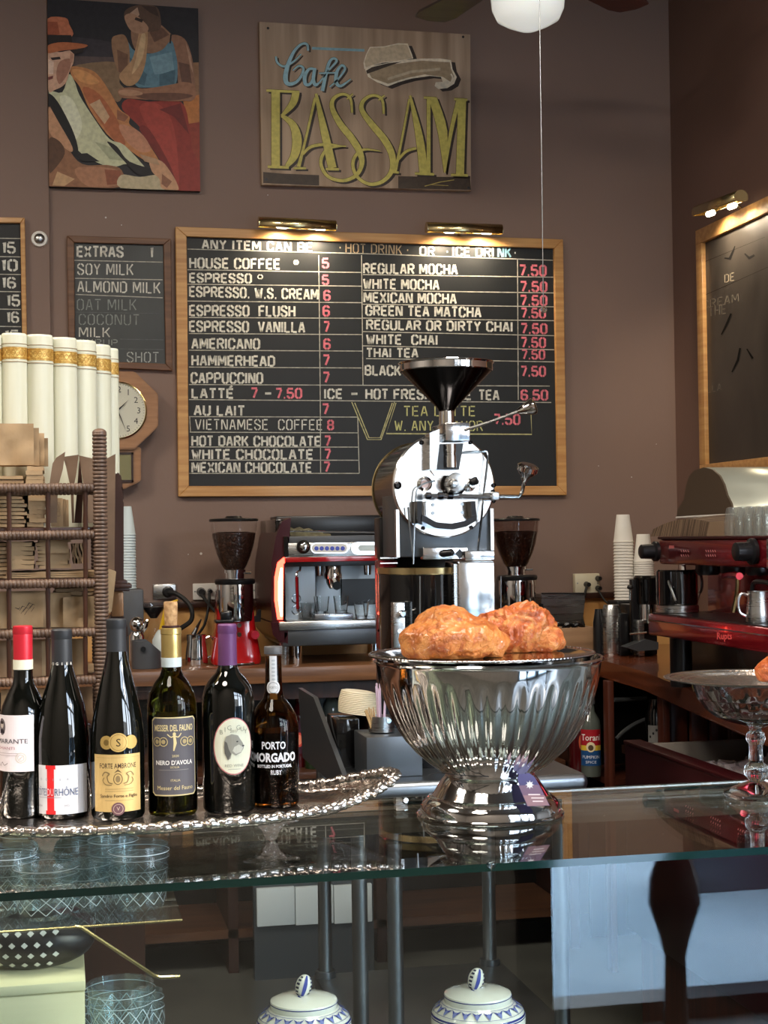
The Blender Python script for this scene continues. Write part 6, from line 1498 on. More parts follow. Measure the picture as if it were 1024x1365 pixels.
# upright bags resting on the pile
for k, (a, b, top) in enumerate([(-14, 46, 566), (-10, 53, 571), (-4, 60, 577), (0, 65, 583)]):
    x0, x1 = BX(a), BX(b); z0, z1 = BZ(621, RYf + .08), BZ(top, RYf + .08)
    bag((x0 + x1) / 2, RYf + .07 + k * .018, (z0 + z1) / 2 + .001, x1 - x0, z1 - z0, .009, 'creased brown bag upright above the top rail, ' + ['front of four', 'second of four', 'third of four', 'rear of four'][k], 'upright bags above the top rail', rx=PI/2, ry=0, mt='kraft', wav=.006, seed=k * 5)
# open leaning bags
def lean(px0, py0, px1, py1, w, Yc, lab, mt='kraft2', z0=None):
    a = at(px0, py0, Yc); b = at(px1, py1, Yc); d = (b - a); L_ = d.length; ang = math.atan2(d.x, d.z)
    m = MB(); n = 8; rings = []
    for i in range(n + 1):
        f = i / n; c = a + d * f + Vector((.006 * sin(f * 3), 0, 0))
        rings.append([c + Vector((-.0015, -w/2, 0)), c + Vector((.0015 + .004 * f, -w/2 - .002, 0)), c + Vector((.004 + .008*f, 0, 0)), c + Vector((.0015 + .004*f, w/2, 0)), c + Vector((-.0015, w/2, 0)), c + Vector((-.003 - .004*f, 0, 0))])
    m.loft(rings); return solo(m, 'paper_bag', M[mt], lab, 'paper bag', group='open bags leaning in the rack')
def panel(poly, Y, th, lab, mt='kraft3', bend=.012):
    m = MB(); c = [at(a, b, Y) for a, b in poly]
    m.loft([[p + Vector((0, bend * (p.x - c[0].x) * 8, 0)) for p in c], [p + Vector((0, th + bend * (p.x - c[0].x) * 8, 0)) for p in c]])
    solo(m, 'paper_bag', M[mt], lab, 'paper bag', group='open bags leaning in the rack')
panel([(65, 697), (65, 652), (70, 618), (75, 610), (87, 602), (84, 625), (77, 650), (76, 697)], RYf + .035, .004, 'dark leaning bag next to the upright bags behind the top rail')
panel([(96, 697), (94, 650), (88, 622), (84, 609), (105, 606), (102, 630), (98, 652), (99, 697)], RYf + .055, .004, 'open bag narrowing downwards, second of the leaning bags')
panel([(110, 697), (112, 650), (108, 625), (105, 607), (128, 612), (128, 697)], RYf + .075, .004, 'open bag spreading to the wrapped post, third of the leaning bags')
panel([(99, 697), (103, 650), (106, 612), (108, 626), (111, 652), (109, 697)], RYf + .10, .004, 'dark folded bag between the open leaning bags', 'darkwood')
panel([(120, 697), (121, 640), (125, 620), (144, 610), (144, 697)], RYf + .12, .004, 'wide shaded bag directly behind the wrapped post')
x0, x1 = at(139, 700, 3.06).x, at(154, 700, 3.06).x
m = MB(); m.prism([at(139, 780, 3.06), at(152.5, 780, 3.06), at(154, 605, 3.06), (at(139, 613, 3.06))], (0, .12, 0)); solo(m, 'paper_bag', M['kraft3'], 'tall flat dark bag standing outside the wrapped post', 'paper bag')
# printed small bag
for k in range(3):
    x0, x1 = BX(68 + k*4), BX(84 + k*4.0)
    t = thing('printed_bag', ['small pale bag with printed squares under the top rail, the front one', 'small pale bag directly behind the printed one under the top rail', 'small pale bag at the rear of the three under the top rail'][k], 'paper bag', ((x0+x1)/2, RYf + .06 + k*.008, shz[0] + .001), 'small pale bags under the top rail')
    MB().box(x0, x1, RYf + .058 + k*.008, RYf + .062 + k*.008, shz[0] + .001, BZ(664 + k), .001).build('bag_body', M['kraft'], t)
    if k == 0:
        p = Print(); fn = lambda u, v, h: (lambda q: Vector((q.x, RYf + .0576 - h, q.z)))(at(u, v, RYf + .058))
        for (a, b, c, d) in [(71, 670, 80, 680), (73, 672, 78, 678), (71, 682, 80, 688)]: p.stroke([(a, b), (c, b), (c, d), (a, d), (a, b)], .5, rgb(110, 86, 66), layer=1)
        p.build('print', M['ink'], fn, t)
# second row
pile(-30, 11, shz[1] + .001, 722, 9, 'brown bag in the edge pile of the second row', 'edge pile in the second row')
pile(13, 46, shz[1] + .018, 722, 6, 'curled brown bag bulging on the second shelf', 'curled bags on the second shelf', Yc=RYf + .11)
pile(48, 92, shz[1] + .018, 718, 8, 'flat bag in the middle block of the second row', 'block of bags in the second row')
pile(6, 128, shz[1] + .001, 762, 3, 'long flat bag lying under the second row', 'long bags on the second shelf', dep=.2, slope=.0)
x0 = BX(97); 
for k in range(5):
    bag(BX(98 + k * 4), RYf + .14, (shz[1] + BZ(724)) / 2 + .012, BZ(722) - shz[1] - .03, .12, .004, 'folded bag on edge near the wrapped post, ' + ['closest to the pile', 'second in', 'third in', 'fourth in', 'closest to the post'][k], 'bags on edge in the second row', ry=PI/2 - .12, mt='kraft' if k % 2 else 'kraft2', seed=k)
# third row
def upright(px0, px1, pyt, z0, Y, lab, rot=0.0, mt='kraft', seed=0, printf=None):
    x0, x1 = at(px0, 800, Y).x, at(px1, 800, Y).x; z1 = at(60, pyt, Y).z
    o = bag((x0 + x1) / 2, Y, (z0 + z1) / 2 + .001, x1 - x0, z1 - z0, .006, lab, 'large bags standing in the lower rows', rx=PI/2 + rot, mt=mt, wav=.008, seed=seed)
    return o
o = upright(-12, 62, 788, shz[2], RYf + .045, 'large brown bag with a faint black stamp in the third row', seed=3)
st_ = thing('stamped_bag', 'thin stamped brown bag sleeve lying against the large bag of the third row', 'paper bag', (BX(28, RYf + .035), RYf + .03, shz[2]))
MB().prism([at(a, b, RYf + .033) for a, b in [(12, 838), (58, 836), (57, 790), (13, 791)]], (0, .003, 0)).build('bag_body', M['kraft'], st_)
p = Print(); fn = lambda u, v, h: (lambda q: Vector((q.x, RYf + .0328 - h, q.z)))(at(u, v, RYf + .033))
for k in range(4):
    a, b = 26 + k * 4.5, 814 - k * 2.2 + (k % 2) * 4
    p.stroke([(a, b), (a + 4, b - 6), (a + 7, b - 5)], [.5, 1.0, .5], rgb(56, 46, 40), layer=1); p.stroke([(a + 2, b + 4), (a + 6, b - 2)], .5, rgb(56, 46, 40), layer=1)
p.stroke([(20, 810), (25, 812), (27, 809)], [.6, 1.2, .4], rgb(56, 46, 40), layer=1)
p.build('stamp', M['ink'], fn, st_)
upright(66, 95, 791, shz[2], RYf + .05, 'folded brown bag behind the middle spindle of the third row', seed=8)
upright(84, 130, 797, shz[2], RYf + .04, 'crumpled brown bag near the wrapped post in the third row', seed=12, rot=.08)
pile(70, 128, shz[2] + .001, 786, 10, 'flat bag in the rear pile of the third row', 'rear pile of the third row', Yc=RYf + .17, dep=.12)
x0, x1 = at(141, 790, 3.0).x, at(156, 790, 3.0).x
m = MB(); m.prism([at(140, 822, 3.0), at(149, 815, 3.0), at(155, 762, 3.0), at(141, 757, 3.0)], (0, .10, 0)); solo(m, 'paper_bag', M['kraft'], 'tilted tan bag poking out past the wrapped post', 'paper bag')
# fourth and fifth rows
upright(-10, 55, 853, shz[3], RYf + .04, 'large plain bag in the fourth row behind the red capped bottle', seed=20, mt='kraft2')
upright(52, 112, 853, shz[3], RYf + .05, 'large plain bag in the fourth row behind the black capped bottle', seed=24)
pile(-30, 124, shz[3] + .001, 896, 2, 'long bag lying flat in the fourth row', 'long bags flat in the fourth row', Yc=RYf + .15)
upright(0, 62, 918, shz[4], RYf + .04, 'large plain bag in the lowest row behind the wine bottles', seed=29)
upright(64, 122, 918, shz[4], RYf + .05, 'large plain bag in the lowest row next to the wrapped post', seed=31, mt='kraft2')

# cream books, a curving row
bks = [(-13, 33, 3.10, 0, 446), (20, 33.5, 3.10, 2, 444), (55, 35, 3.11, 8, 446), (89, 33, 3.14, 20, 450), (118.5, 27, 3.20, 38, 454), (141, 19, 3.28, 55, 460), (153.5, 9, 3.36, 68, 465)]
LB_ = ['cream book with gold band cut by the picture edge', 'cream book with gold band, second in the curving row', 'cream book with gold band, third and widest in the row', 'cream book with gold band, fourth in the curving row', 'cream book with gold band, fifth in the row, turned away', 'cream book with gold band, second last before the clock', 'narrowest-looking cream book, last in the row before the clock']
for k, (px, wpx, Y, ang, pyt) in enumerate(bks):
    c = at(px, 560, Y); s = mpp(c); w = wpx * s / max(.3, cos(math.radians(ang))) * 1.0
    w = min(w, .053)
    zt_, zb_ = at(px, pyt, Y).z, shz[0] + .001
    t = thing('cream_book', LB_[k], 'book', (c.x, Y, zb_), 'cream gilt books above the bag rack')
    Mx = Matrix.Translation((c.x, Y, 0)) @ Matrix.Rotation(math.radians(ang), 4, 'Z')
    def outline(g):
        pts = [(-w/2 - g, .016)]
        for i in range(11): a = PI + PI * i / 10; pts.append(((w/2 + g) * cos(a) * (1 if abs(cos(a)) < .98 else 1), .012 + (.020 + g) * sin(a)))
        pts.append((w/2 + g, .016)); pts.append((w*.12, .075)); pts.append((-w*.12, .075)); return pts
    def ext(g, z0, z1, name, mt, back=True, par=None):
        m = MB(); m.M = Mx; o_ = outline(g) if back else outline(g)[:13]
        m.prism([(x, y, z0) for x, y in o_], (0, 0, z1 - z0)); return m.build(name, mt, par or t)
    cv = ext(0, zb_, zt_ - .004, 'cover', M['book'])
    m = MB(); m.M = Mx; o1 = outline(0); m.loft([[(x, y, zt_ - .004) for x, y in o1], [(x * .94, y * .94 + .001, zt_) for x, y in o1]]); m.build('cover_head', M['book'], t)
    u = s
    ext(.0006, zt_ - 35*u, zt_ - 19*u, 'gold_band', M['gold'], False, cv)
    p = Print(); nn = 40
    for ph in (0, PI):
        p.stroke([(PI + PI * i / nn, zt_ - 27*u + 3.6*u * sin(i * .75 + ph)) for i in range(2, nn - 1)], 1.0*u, rgb(150, 104, 44), layer=1)
    for zz__ in (20.5, 33.5): p.stroke([(PI + PI * i / nn, zt_ - zz__*u) for i in range(2, nn - 1)], .7*u, rgb(170, 124, 56), layer=1)
    bf = lambda uu, vv, h: Mx @ Vector(((w/2 + .0011 + h) * cos(uu), .012 + (.0211 + h) * sin(uu), vv))
    p.polys = [([(q[0][0], q[0][1] - .0005), (q[1][0], q[1][1] - .0005), (q[1][0], q[1][1] + .0005), (q[0][0], q[0][1] + .0005)], cc, kk) for q, cc, kk in p.polys]
    p.build('gilt_chain', M['ink'], bf, cv)
    for q in (14.5, 38.5): ext(.0008, zt_ - (q + .5)*u, zt_ - (q - .5)*u, 'tooled_line', M['goldline'], False, cv)
    for q in (17, 37): ext(.0007, zt_ - (q + 1.0)*u, zt_ - (q - 1.0)*u, 'raised_band', M['book'], False, cv)
# dark carved stand next to the rack
t = thing('carved_stand', 'dark carved wooden stand with stepped base between bags and pale cups', 'stand', (at(157, 840, 3.25).x, 3.25, KZ))
G_ = lambda px, py: at(px, py, 3.25)
m = MB(); m.prism([G_(a, b) for a, b in [(150, 776), (152, 640), (155, 629), (161, 632), (164, 648), (163, 664), (165, 668), (165, 776)]], (0, .05, 0)); bmesh.ops.bevel(m.bm, geom=m.bm.edges[:], offset=.003, segments=2, affect='EDGES'); m.build('carved_upright', M['darkwood'], t)
for (a, b, c, d, dd) in [(147, 774, 170, 779, .0), (144, 779, 176, 784, .008), (146, 784, 173, 788, .004)]:
    m = MB(); pb(m, a, b, c, d, 3.235 - dd, 3.34, .002); m.build('moulding', M['darkwood'], t)
m = MB(); pb(m, 148, 788, 165, 822, 3.245, 3.33, .003); m.build('bronze_block', mat('bronzed_wood', rgb(116, 88, 64), 0.35, .3, col2=rgb(150, 104, 62), scale=(20, 20, 8)), t)
m = MB(); m.loft([[G_(148, 822), G_(165, 822), G_(165, 822) + Vector((0, .09, 0)), G_(148, 822) + Vector((0, .09, 0))], [G_(141, 836) , G_(170, 836), G_(170, 836) + Vector((0, .1, 0)), G_(141, 836) + Vector((0, .1, 0))], [G_(142, 848), G_(171, 848), G_(171, 848) + Vector((0, .1, 0)), G_(142, 848) + Vector((0, .1, 0))]]); m.build('flared_foot', M['darkwood'], t)
zz_ = G_(150, 848).z; m = MB(); m.box(G_(144, 900).x, G_(170, 900).x, 3.255, 3.34, KZ, zz_); m.build('plinth', M['darkwood'], t)
# crystal pitcher glimpsed between the bottles
c = at(191, 1000, 2.86); zt_ = at(191, 918, 2.86).z
t = thing('crystal_jar', 'cut crystal jar glimpsed between the gold-labelled and the olive bottle', 'jar', (c.x, 2.86, KZ))
MB().lathe(c.x, 2.86, [(.04, KZ + .001), (.045, KZ + .02), (.042, KZ + .1), (.05, zt_), (.047, zt_), (.038, KZ + .1), (.035, KZ + .012)], 24, f=lambda a, i: 1 + .03 * (int(a / (PI/12)) % 2)).build('jar_body', M['tumbler'], t)

# ============================================================ glass display case
FYc_, BYc_ = 1.925, 2.45
cs = thing('display_case', 'glass display case with green-edged top panes and wooden back rail', 'display case', (.4, 2.2, 0))
CX0, CX1 = -1.15, 2.1
jx = at(655, 1150, FYc_).x
def pane(mb, x0, x1, y0, y1, z0, z1): mb.box(x0, x1, y0, y1, z0, z1)
TH = .010
for (a, b) in ((CX0, jx - .0008), (jx + .0008, CX1)):
    m = MB(); m.box(a, b, FYc_ + .0006, BYc_ - .0006, GZ - TH, GZ)
    # only the broad faces are clear; edge strips are separate
    m.bm.normal_update()
    for f in [f for f in m.bm.faces if abs(f.normal.z) < .5]: m.bm.faces.remove(f)
    m.build('top_pane', M['casetop'], cs, smooth=False)
    m = MB(); m.box(a, b, FYc_, FYc_ + .0006, GZ - TH, GZ); m.box(a, b, BYc_ - .0006, BYc_, GZ - TH, GZ); m.build('pane_edge', M['glassedge'], cs, smooth=False)
MB().ball((jx, FYc_ + .001, GZ - .002), .007, .004, .005).build('pane_clip', M['glass'], cs)
m = MB(); m.box(CX0, CX1, FYc_ + .02, FYc_ + .026, .30, GZ - TH - .002)
m.build('front_pane', M['casefront'], cs, smooth=False)
# seams of the front pane
for px in (745, 980):
    pass
MB().box(CX0, CX1, BYc_ - .03, BYc_ - .004, GZ - TH - .042, GZ - TH - .001, .002).build('back_rail', mat('grey_oak_rail', rgb(116, 98, 78), 0.5, col2=rgb(90, 76, 62), scale=(4, 30, 30)), cs)
MB().tube([(CX0, BYc_ + .002, GZ - .004), (CX1, BYc_ + .002, GZ - .004)], .004, 8).build('back_edge_strip', M['steel'], cs)
for x in (CX0 + .02, CX1 - .02):
    for y in (FYc_ + .05, BYc_ - .03): MB().box(x - .015, x + .015, y - .015, y + .015, 0.0, GZ - TH - .043 if y > 2.2 else .30).build('case_post', M['darkwood'], cs)
MB().box(CX0, CX1, FYc_ + .02, BYc_, .0, .30, .004).build('base_cabinet', M['darkwood'], cs)
SZ = .62
MB().box(CX0 + .02, CX1 - .02, FYc_ + .04, BYc_ - .02, SZ - .008, SZ).build('glass_shelf', M['glassd'], cs, smooth=False)
sx0, sx1 = at(14, 1233, 2.04).x, at(243, 1230, 2.04).x
SZ2 = at(120, 1232, 2.04).z
MB().box(CX0 + .05, sx1, 2.04, 2.36, SZ2 - .005, SZ2).build('upper_glass_shelf', M['glassd'], cs, smooth=False)
MB().tube([(CX0 + .05, 2.038, SZ2 - .002), (sx1, 2.038, SZ2 - .002)], .0016, 6).build('brass_shelf_edge', M['brass'], cs)
bp_ = [at(100, 1235, 2.03), at(108, 1236, 2.03), at(205, 1300, 2.03), at(214, 1303, 2.03), at(240, 1302, 2.03)]
MB().tube(bp_, .0024, 6).build('brass_bracket', M['brass'], cs)

# things inside the case
M['cuts'] = print_mat('ground_glass_cuts', 0.25, spec=.8)
def crystal(x, y, z, prof, lab, name='crystal_glass', nf=12, amp=.05, grp=None):
    pr = []; hmax = max(h for _, h in prof)            # finer rings between the outline points, cut in diamonds
    for (r0, h0), (r1, h1) in zip(prof, prof[1:]):
        n_ = max(1, int(abs(h1 - h0) / .012)) if len(pr) < 40 else 1
        for q in range(n_): pr.append((r0 + (r1 - r0) * q / n_, h0 + (h1 - h0) * q / n_))
    pr.append(prof[-1]); kmax = max(range(len(pr)), key=lambda q: pr[q][1])
    m = MB(); m.lathe(x, y, [(r, z + .0006 + h) for r, h in pr], nf * 4, f=lambda a, i: 1 + (2.2 * amp * (abs(((a * nf / (2*PI) + .5 * (i % 2)) % 1) - .5) - .25) if i < kmax - 1 else 0))
    out = pr[:kmax + 1]; h0, h1 = out[0][1] + .008, out[-1][1] - .010
    def rad(h):
        for (r0, a0), (r1, a1) in zip(out, out[1:]):
            if a0 <= h <= a1 and a1 > a0: return r0 + (r1 - r0) * (h - a0) / (a1 - a0)
        return out[-1][0]
    p = Print(); nn = nf
    hh = (h1 - h0) * (.93 if h1 > .12 else .62); st = max(2, int(hh / .022)); dh = hh / st; da = 2 * PI / nn
    for q in range(st):
        for k in range(nn):
            for sg in (1, -1):
                a0 = k * da; b0 = h0 + q * dh
                for e in range(2):
                    u0, v0 = a0 + sg * da * e / 2, b0 + dh * e / 2; u1, v1 = a0 + sg * da * (e + 1) / 2, b0 + dh * (e + 1) / 2
                    p.polys.append(([(u0 - .018, v0), (u1 - .018, v1), (u1 + .018, v1), (u0 + .018, v0)], rgb(206, 220, 226), 1))
    for vv in (h0 + hh + .003, h1): p.polys += [([(k*.2618, vv), ((k+1)*.2618, vv), ((k+1)*.2618, vv + .0009), (k*.2618, vv + .0009)], rgb(206, 220, 226), 1) for k in range(24)]
    c0 = [v.co.copy() for v in m.bm.verts]; lo = min(v.z for v in c0)
    t_ = thing(name, lab, 'glass', (x, y, z), grp); gl = m.build('glass_body', M['casecrystal'], t_, ang=12)
    p.build('cut_pattern', M['cuts'], lambda u, v, h: Vector((x + (rad(v) * (1 + amp) + .0004) * cos(u), y + (rad(v) * (1 + amp) + .0004) * sin(u), z + .0006 + v)), gl)
    return t_
tum = lambda r, h: [(r*.8, 0), (r*.85, .006), (r, h), (r*.93, h), (r*.76, .014)]
for k, (px, Y, r, h, lab) in enumerate([(12, 2.14, .036, .085, 'cut crystal tumbler at the picture edge on the brass-edged shelf'), (62, 2.10, .042, .075, 'wide cut crystal bowl over the dotted pouch on the brass-edged shelf'), (112, 2.13, .036, .07, 'low crystal tumbler where the brass bracket starts'),
        (152, 2.18, .034, .09, 'tall crystal tumbler over the crystal vase'), (186, 2.12, .040, .085, 'flared crystal glass at the end of the brass-edged shelf'), (90, 2.26, .036, .088, 'crystal tumbler in the rear row over the pouch'), (35, 2.27, .036, .088, 'crystal tumbler in the rear row near the picture edge'), (134, 2.29, .034, .088, 'crystal tumbler in the rear row over the bracket')]):
    crystal(at(px, 1240, Y).x, Y, SZ2, tum(r, h), lab, grp='crystal glasses on the brass-edged shelf')
crystal(at(160, 1300, 2.16).x, 2.16, SZ, [(.040, 0), (.042, .01), (.030, .03), (.038, .12), (.036, .2), (.046, .27), (.040, .27), (.028, .1), (.02, .03)], 'tall diamond-cut crystal vase under the brass-edged shelf', 'crystal_vase', 14, .09)
crystal(at(128, 1300, 2.3).x, 2.3, SZ, [(.034, 0), (.036, .01), (.028, .04), (.036, .22), (.030, .22), (.02, .05)], 'slim crystal vase behind the diamond-cut one', 'crystal_vase', 12, .07)
crystal(at(196, 1330, 2.22).x, 2.22, SZ, [(.05, 0), (.04, .05), (.026, .14), (.022, .24), (.018, .24), (.018, .1), (.03, .02)], 'slender crystal decanter body beside the diamond-cut vase', 'crystal_decanter', 10, .06)
q0, q1 = at(0, 1308, 2.03), at(113, 1307, 2.03)
t = thing('cream_box', 'cream wooden box with lid lines in the display case', 'box', (at(55, 1340, 2.03).x, 2.1, SZ))
MB().box(CX0 + .1, q1.x, 2.03, 2.18, SZ + .001, q1.z - .014, .003).build('box_body', M['cream'], t)
MB().box(CX0 + .098, q1.x + .001, 2.029, 2.181, q1.z - .013, q1.z, .002).build('box_lid', M['cream'], t)
zb_ = q1.z + .0005
t = thing('dotted_pouch', 'black and maroon pouch with white diamond dots on the cream box', 'pouch', (at(55, 1300, 2.1).x, 2.1, zb_))
m = MB(); m.ball((at(48, 1280, 2.1).x, 2.11, zb_ + .036), .078, .045, .037, 24, 14); m.build('pouch_body', mat('black_satin', rgb(24, 22, 26), .4), t)
m = MB(); m.ball((at(78, 1262, 2.12).x, 2.13, zb_ + .042), .05, .03, .034, 20, 12); m.build('maroon_fold', mat('maroon_satin', rgb(70, 30, 42), .45), t)
p = Print(); cxp = at(48, 1280, 2.1).x
for r_i in range(4):
    for c_i in range(6):
        p.poly([(cxp - .062 + c_i*.016 + (r_i%2)*.008 + dx, .012 + r_i*.014 + dz) for dx, dz in ((-.0045, 0), (0, .004), (.0045, 0), (0, -.004))], rgb(206, 208, 206), 1)
def pouch_fn(u, v, h):
    a = (u - cxp) / .078; b = (zb_ + v - (zb_ + .036)) / .037; q = max(0.02, 1 - a*a - b*b)
    return Vector((u, 2.11 - .045 * math.sqrt(q) - .001 - h, zb_ + v))
p.build('dots', M['ink'], pouch_fn, t)
# ginger jars, blue on white
def ginger_jar(px, pyc, lab, lidpx):
    Y = 2.13; c = at(px, pyc, Y); s = mpp(c); x = c.x
    zl = at(px, pyc - 10, Y).z       # lid top height
    t = thing('ginger_jar', lab, 'jar', (x, Y, SZ), 'blue and white lidded jars in the case')
    z0 = SZ + .001; H = zl - z0; R1 = 45 * s; R2 = 62 * s
    MB().lathe(x, Y, [(R2*.55, z0), (R2*.6, z0 + .006), (R2*.85, z0 + H*.2), (R2, z0 + H*.5), (R2*1.02, zl - 32*s), (R2*.96, zl - 26*s), (R1*1.06, zl - 17*s), (R1*1.0, zl - 15*s)], 56).build('jar_body', M['ceramic'], t)
    MB().lathe(x, Y, [(R1, zl - 15*s), (R1, zl - 6.5*s), (R1*.985, zl - 5*s), (R1*.8, zl - 1.5*s), (R1*.4, zl + 1*s), (.001, zl + 1.6*s)], 56).build('lid', M['ceramic'], t)
    MB().lathe(x, Y, [(R1 + .0004, zl - 8.2*s), (R1 + .0008, zl - 7.6*s), (R1 + .0004, zl - 7*s)], 56, cap=False).build('blue_lid_line', M['blue'], t)
    p = Print(); nB = 22
    def ringfn(u, v, h):               # u angle, v 0..1 across the shoulder
        z = zl - 17*s + (-9*s) * v; r = R1*1.06 + (R2*.96 - R1*1.06) * v
        return Vector((x + (r + .0006 + h) * cos(u), Y + (r + .0006 + h) * sin(u), z + .0009 + h))
    for k in range(nB):
        a = 2*PI*k/nB; d = 2*PI/nB
        p.poly([(a, .1), (a + d*.5, .85), (a + d, .1), (a + d*.5, .35)], rgb(56, 66, 140), 1)
        p.poly([(a + d*.3, .55), (a + d*.5, .2), (a + d*.7, .55), (a + d*.5, .95)], rgb(110, 120, 176), 2)
    for vv in (.0, .98): p.stroke([(2*PI*k/64, vv) for k in range(65)], .04, rgb(60, 70, 140), layer=1)
    p.build('painted_border', M['ink'], ringfn, t)
    MB().lathe(x, Y, [(R2*1.012, zl - 36*s), (R2*1.024, zl - 33*s), (R2*1.0, zl - 29*s)], 56, cap=False).build('blue_band', M['blue'], t)
    # knob: striped fruit
    kc = Vector((x + (lidpx - px) * s, Y, zl + 13*s)); TM_ = Matrix.Rotation(.28, 3, 'Y')
    kb_ = MB().ball(kc, 11*s, 11*s, 15*s, 24, 16, M=TM_).build('knob', M['ceramic'], t)
    p = Print()
    def kf(u, v, h):
        q = Vector(((11*s + .0005 + h) * cos(v) * sin(u), -(11*s + .0005 + h) * cos(v) * cos(u), (15*s + .0005 + h) * sin(v)))
        return kc + TM_ @ q
    for uc, w_ in ((0.0, .22), (2.1, .2), (-2.1, .2)):
        for k in range(10):
            v0 = -1.2 + .24*k; p.polys.append(([(uc - w_, v0), (uc + w_, v0), (uc + w_, v0 + .24), (uc - w_, v0 + .24)], rgb(58, 70, 150), 1))
    for uc in (-.95, .95):
        for k in range(6):
            v0 = -.95 + .34*k; p.polys.append(([(uc - .24, v0), (uc + .24, v0 + .02), (uc + .24, v0 + .2), (uc - .24, v0 + .18)], rgb(28, 34, 70), 1))
    p.build('painted_stripes', M['ink'], kf, kb_)
    MB().tube(smooth([tuple(kc + Vector((-8*s, -6*s, -12*s))), tuple(kc + Vector((-6*s, -12*s, -13*s))), tuple(kc + Vector((-2*s, -16*s, -14*s)))], 4), .0015).build('blue_tendril', M['blue'], t)
ginger_jar(405, 1337, 'blue and white lidded jar with striped fruit knob, under the silver tray', 405)
ginger_jar(637, 1328, 'blue and white lidded jar with striped fruit knob, under the punch bowl', 635)
# white tiles along the foot of the back counter
tl = mat('white_glazed_tile', rgb(226, 232, 234), 0.25)
tp = thing('tiled_plinth', 'row of white glazed tiles at the foot of the back counter', 'tiles', (at(400, 1230, 5.2).x, 5.22, 0))
for k in range(3):
    a = at(343 + k*51.5, 1236 - k*2, 5.2); b = at(343 + k*51.5 + 50, 1182 - k*2, 5.2)
    MB().box(a.x, b.x, 5.2, 5.22, a.z, b.z, .003).build('tile', tl, tp)
MB().box(at(340, 1230, 5.2).x, at(500, 1230, 5.2).x, 5.221, 5.26, 0, at(343, 1182, 5.2).z).build('tile_backing', M['gunmetal'], tp)
# steel pan and drain under the prep table, seen through the case
c = at(660, 1176, 3.3)

# ============================================================ silver tray
TC = at(211, 1090, 2.22); TZt = GZ + .030
th = math.radians(4); ax, ay = .345, .155
TCx, TCy = TC.x + .005, 2.245
tr = thing('silver_tray', 'ornate footed oval silver tray with scalloped rim carrying six bottles', 'tray', (TCx, TCy, GZ))
def tp_(a, k, kz, z, wob=0.0):
    r = k + wob * (abs(sin(a * 13)) * .5 + .5 * abs(sin(a * 29)))
    x = ax * r * cos(a) * (1 + .06 * abs(cos(a))**6); y = ay * r * sin(a)
    return Vector((TCx + x * cos(th) - y * sin(th), TCy + x * sin(th) + y * cos(th), z + .032 * max(0, cos(a))**6 * kz + .012*max(0, -cos(a))**6 * kz))
n = 260; rings = []
for (k, kz, z, wb) in [(.0001, 0, TZt - .003, 0), (.70, 0, TZt - .003, 0), (.701, 0, TZt, 0), (.72, .1, TZt + .001, 0), (.80, .4, TZt + .002, 0), (.86, .6, TZt + .005, 0), (.90, .8, TZt + .005, 0)]:
    rings.append([tp_(2*PI*i/n, k, kz, z, wb) for i in range(n)])
top = rings[2:]; bottom = [[p - Vector((0, 0, .003)) for p in r] for r in top]
m = MB(); ctr_top = [tp_(2*PI*i/n, .0005, 0, TZt) for i in range(n)]; ctr_bot = [tp_(2*PI*i/n, .0005, 0, TZt - .003) for i in range(n)]
m.loft([ctr_bot] + bottom + list(reversed(top)) + [ctr_top], cap=True); m.build('tray_plate', M['agedsilver'], tr)
# cast rim: rope of leaves and shells
m = MB(); pts = []; rad = []; N_ = 900
for i in range(N_):
    a = 2*PI*i/N_; w = .5 + .3 * sin(a * 61) + .25 * sin(a * 97 + 1); w2 = .5 + .5 * sin(a * 15 + 1.3)
    pts.append(tp_(a, .93 + .015*w2, 1.0, TZt + .006 + .0015*w)); rad.append(.0056 + .0026*w + .0012*w2)
m.tube(pts, rad, 10, closed=True); m.build('cast_rim', M['agedsilver'], tr, ang=70)
for i in range(96):
    a = 2*PI*i/96; p0 = tp_(a, .965, 1.0, TZt + .008)
    m = MB(); m.ball(p0, .0085 + .003*sin(i*2.3), .0055, .0055, 8, 6, M=Matrix.Rotation(a + th + .7*sin(i*1.7), 3, 'Z')); m.build('rim_leaf', M['agedsilver'], tr)
m = MB(); N2 = 200
m.tube([tp_(2*PI*i/N2, .80 + .015*sin(2*PI*i/N2*22), .4, TZt + .003) for i in range(N2)], .0022, 6, closed=True); m.build('engraved_ring', M['agedsilver'], tr)
# feet
for k, (px, py) in enumerate([(62, 1138), (361, 1121), (380, 1083), (90, 1085)]):
    c = atz(px, py, GZ); 
    if k >= 2: c = Vector((TCx + (.14 if k == 2 else -.16), TCy + .095, GZ))
    m = MB(); q = smooth([(-38, .0295), (-34, .024), (-24, .026), (-14, .018), (-8, .011), (-9, .005), (-4, .001), (5, .001), (10, .005), (9, .011), (16, .018), (27, .026), (36, .024), (41, .0295)], 3)
    s = mpp(c); poly = [Vector((c.x + a * s, c.y, GZ + h)) for a, h in q]
    m.prism(poly, (0, .012, 0)); bmesh.ops.bevel(m.bm, geom=m.bm.edges[:], offset=.0016, segments=2, affect='EDGES'); m.build('foot', M['agedsilver'], tr)
    for dx in (-20, 22): MB().ball((c.x + dx*s, c.y + .006, GZ + .022), .0045, .008, .004, 10, 8).build('foot_scroll', M['agedsilver'], tr)

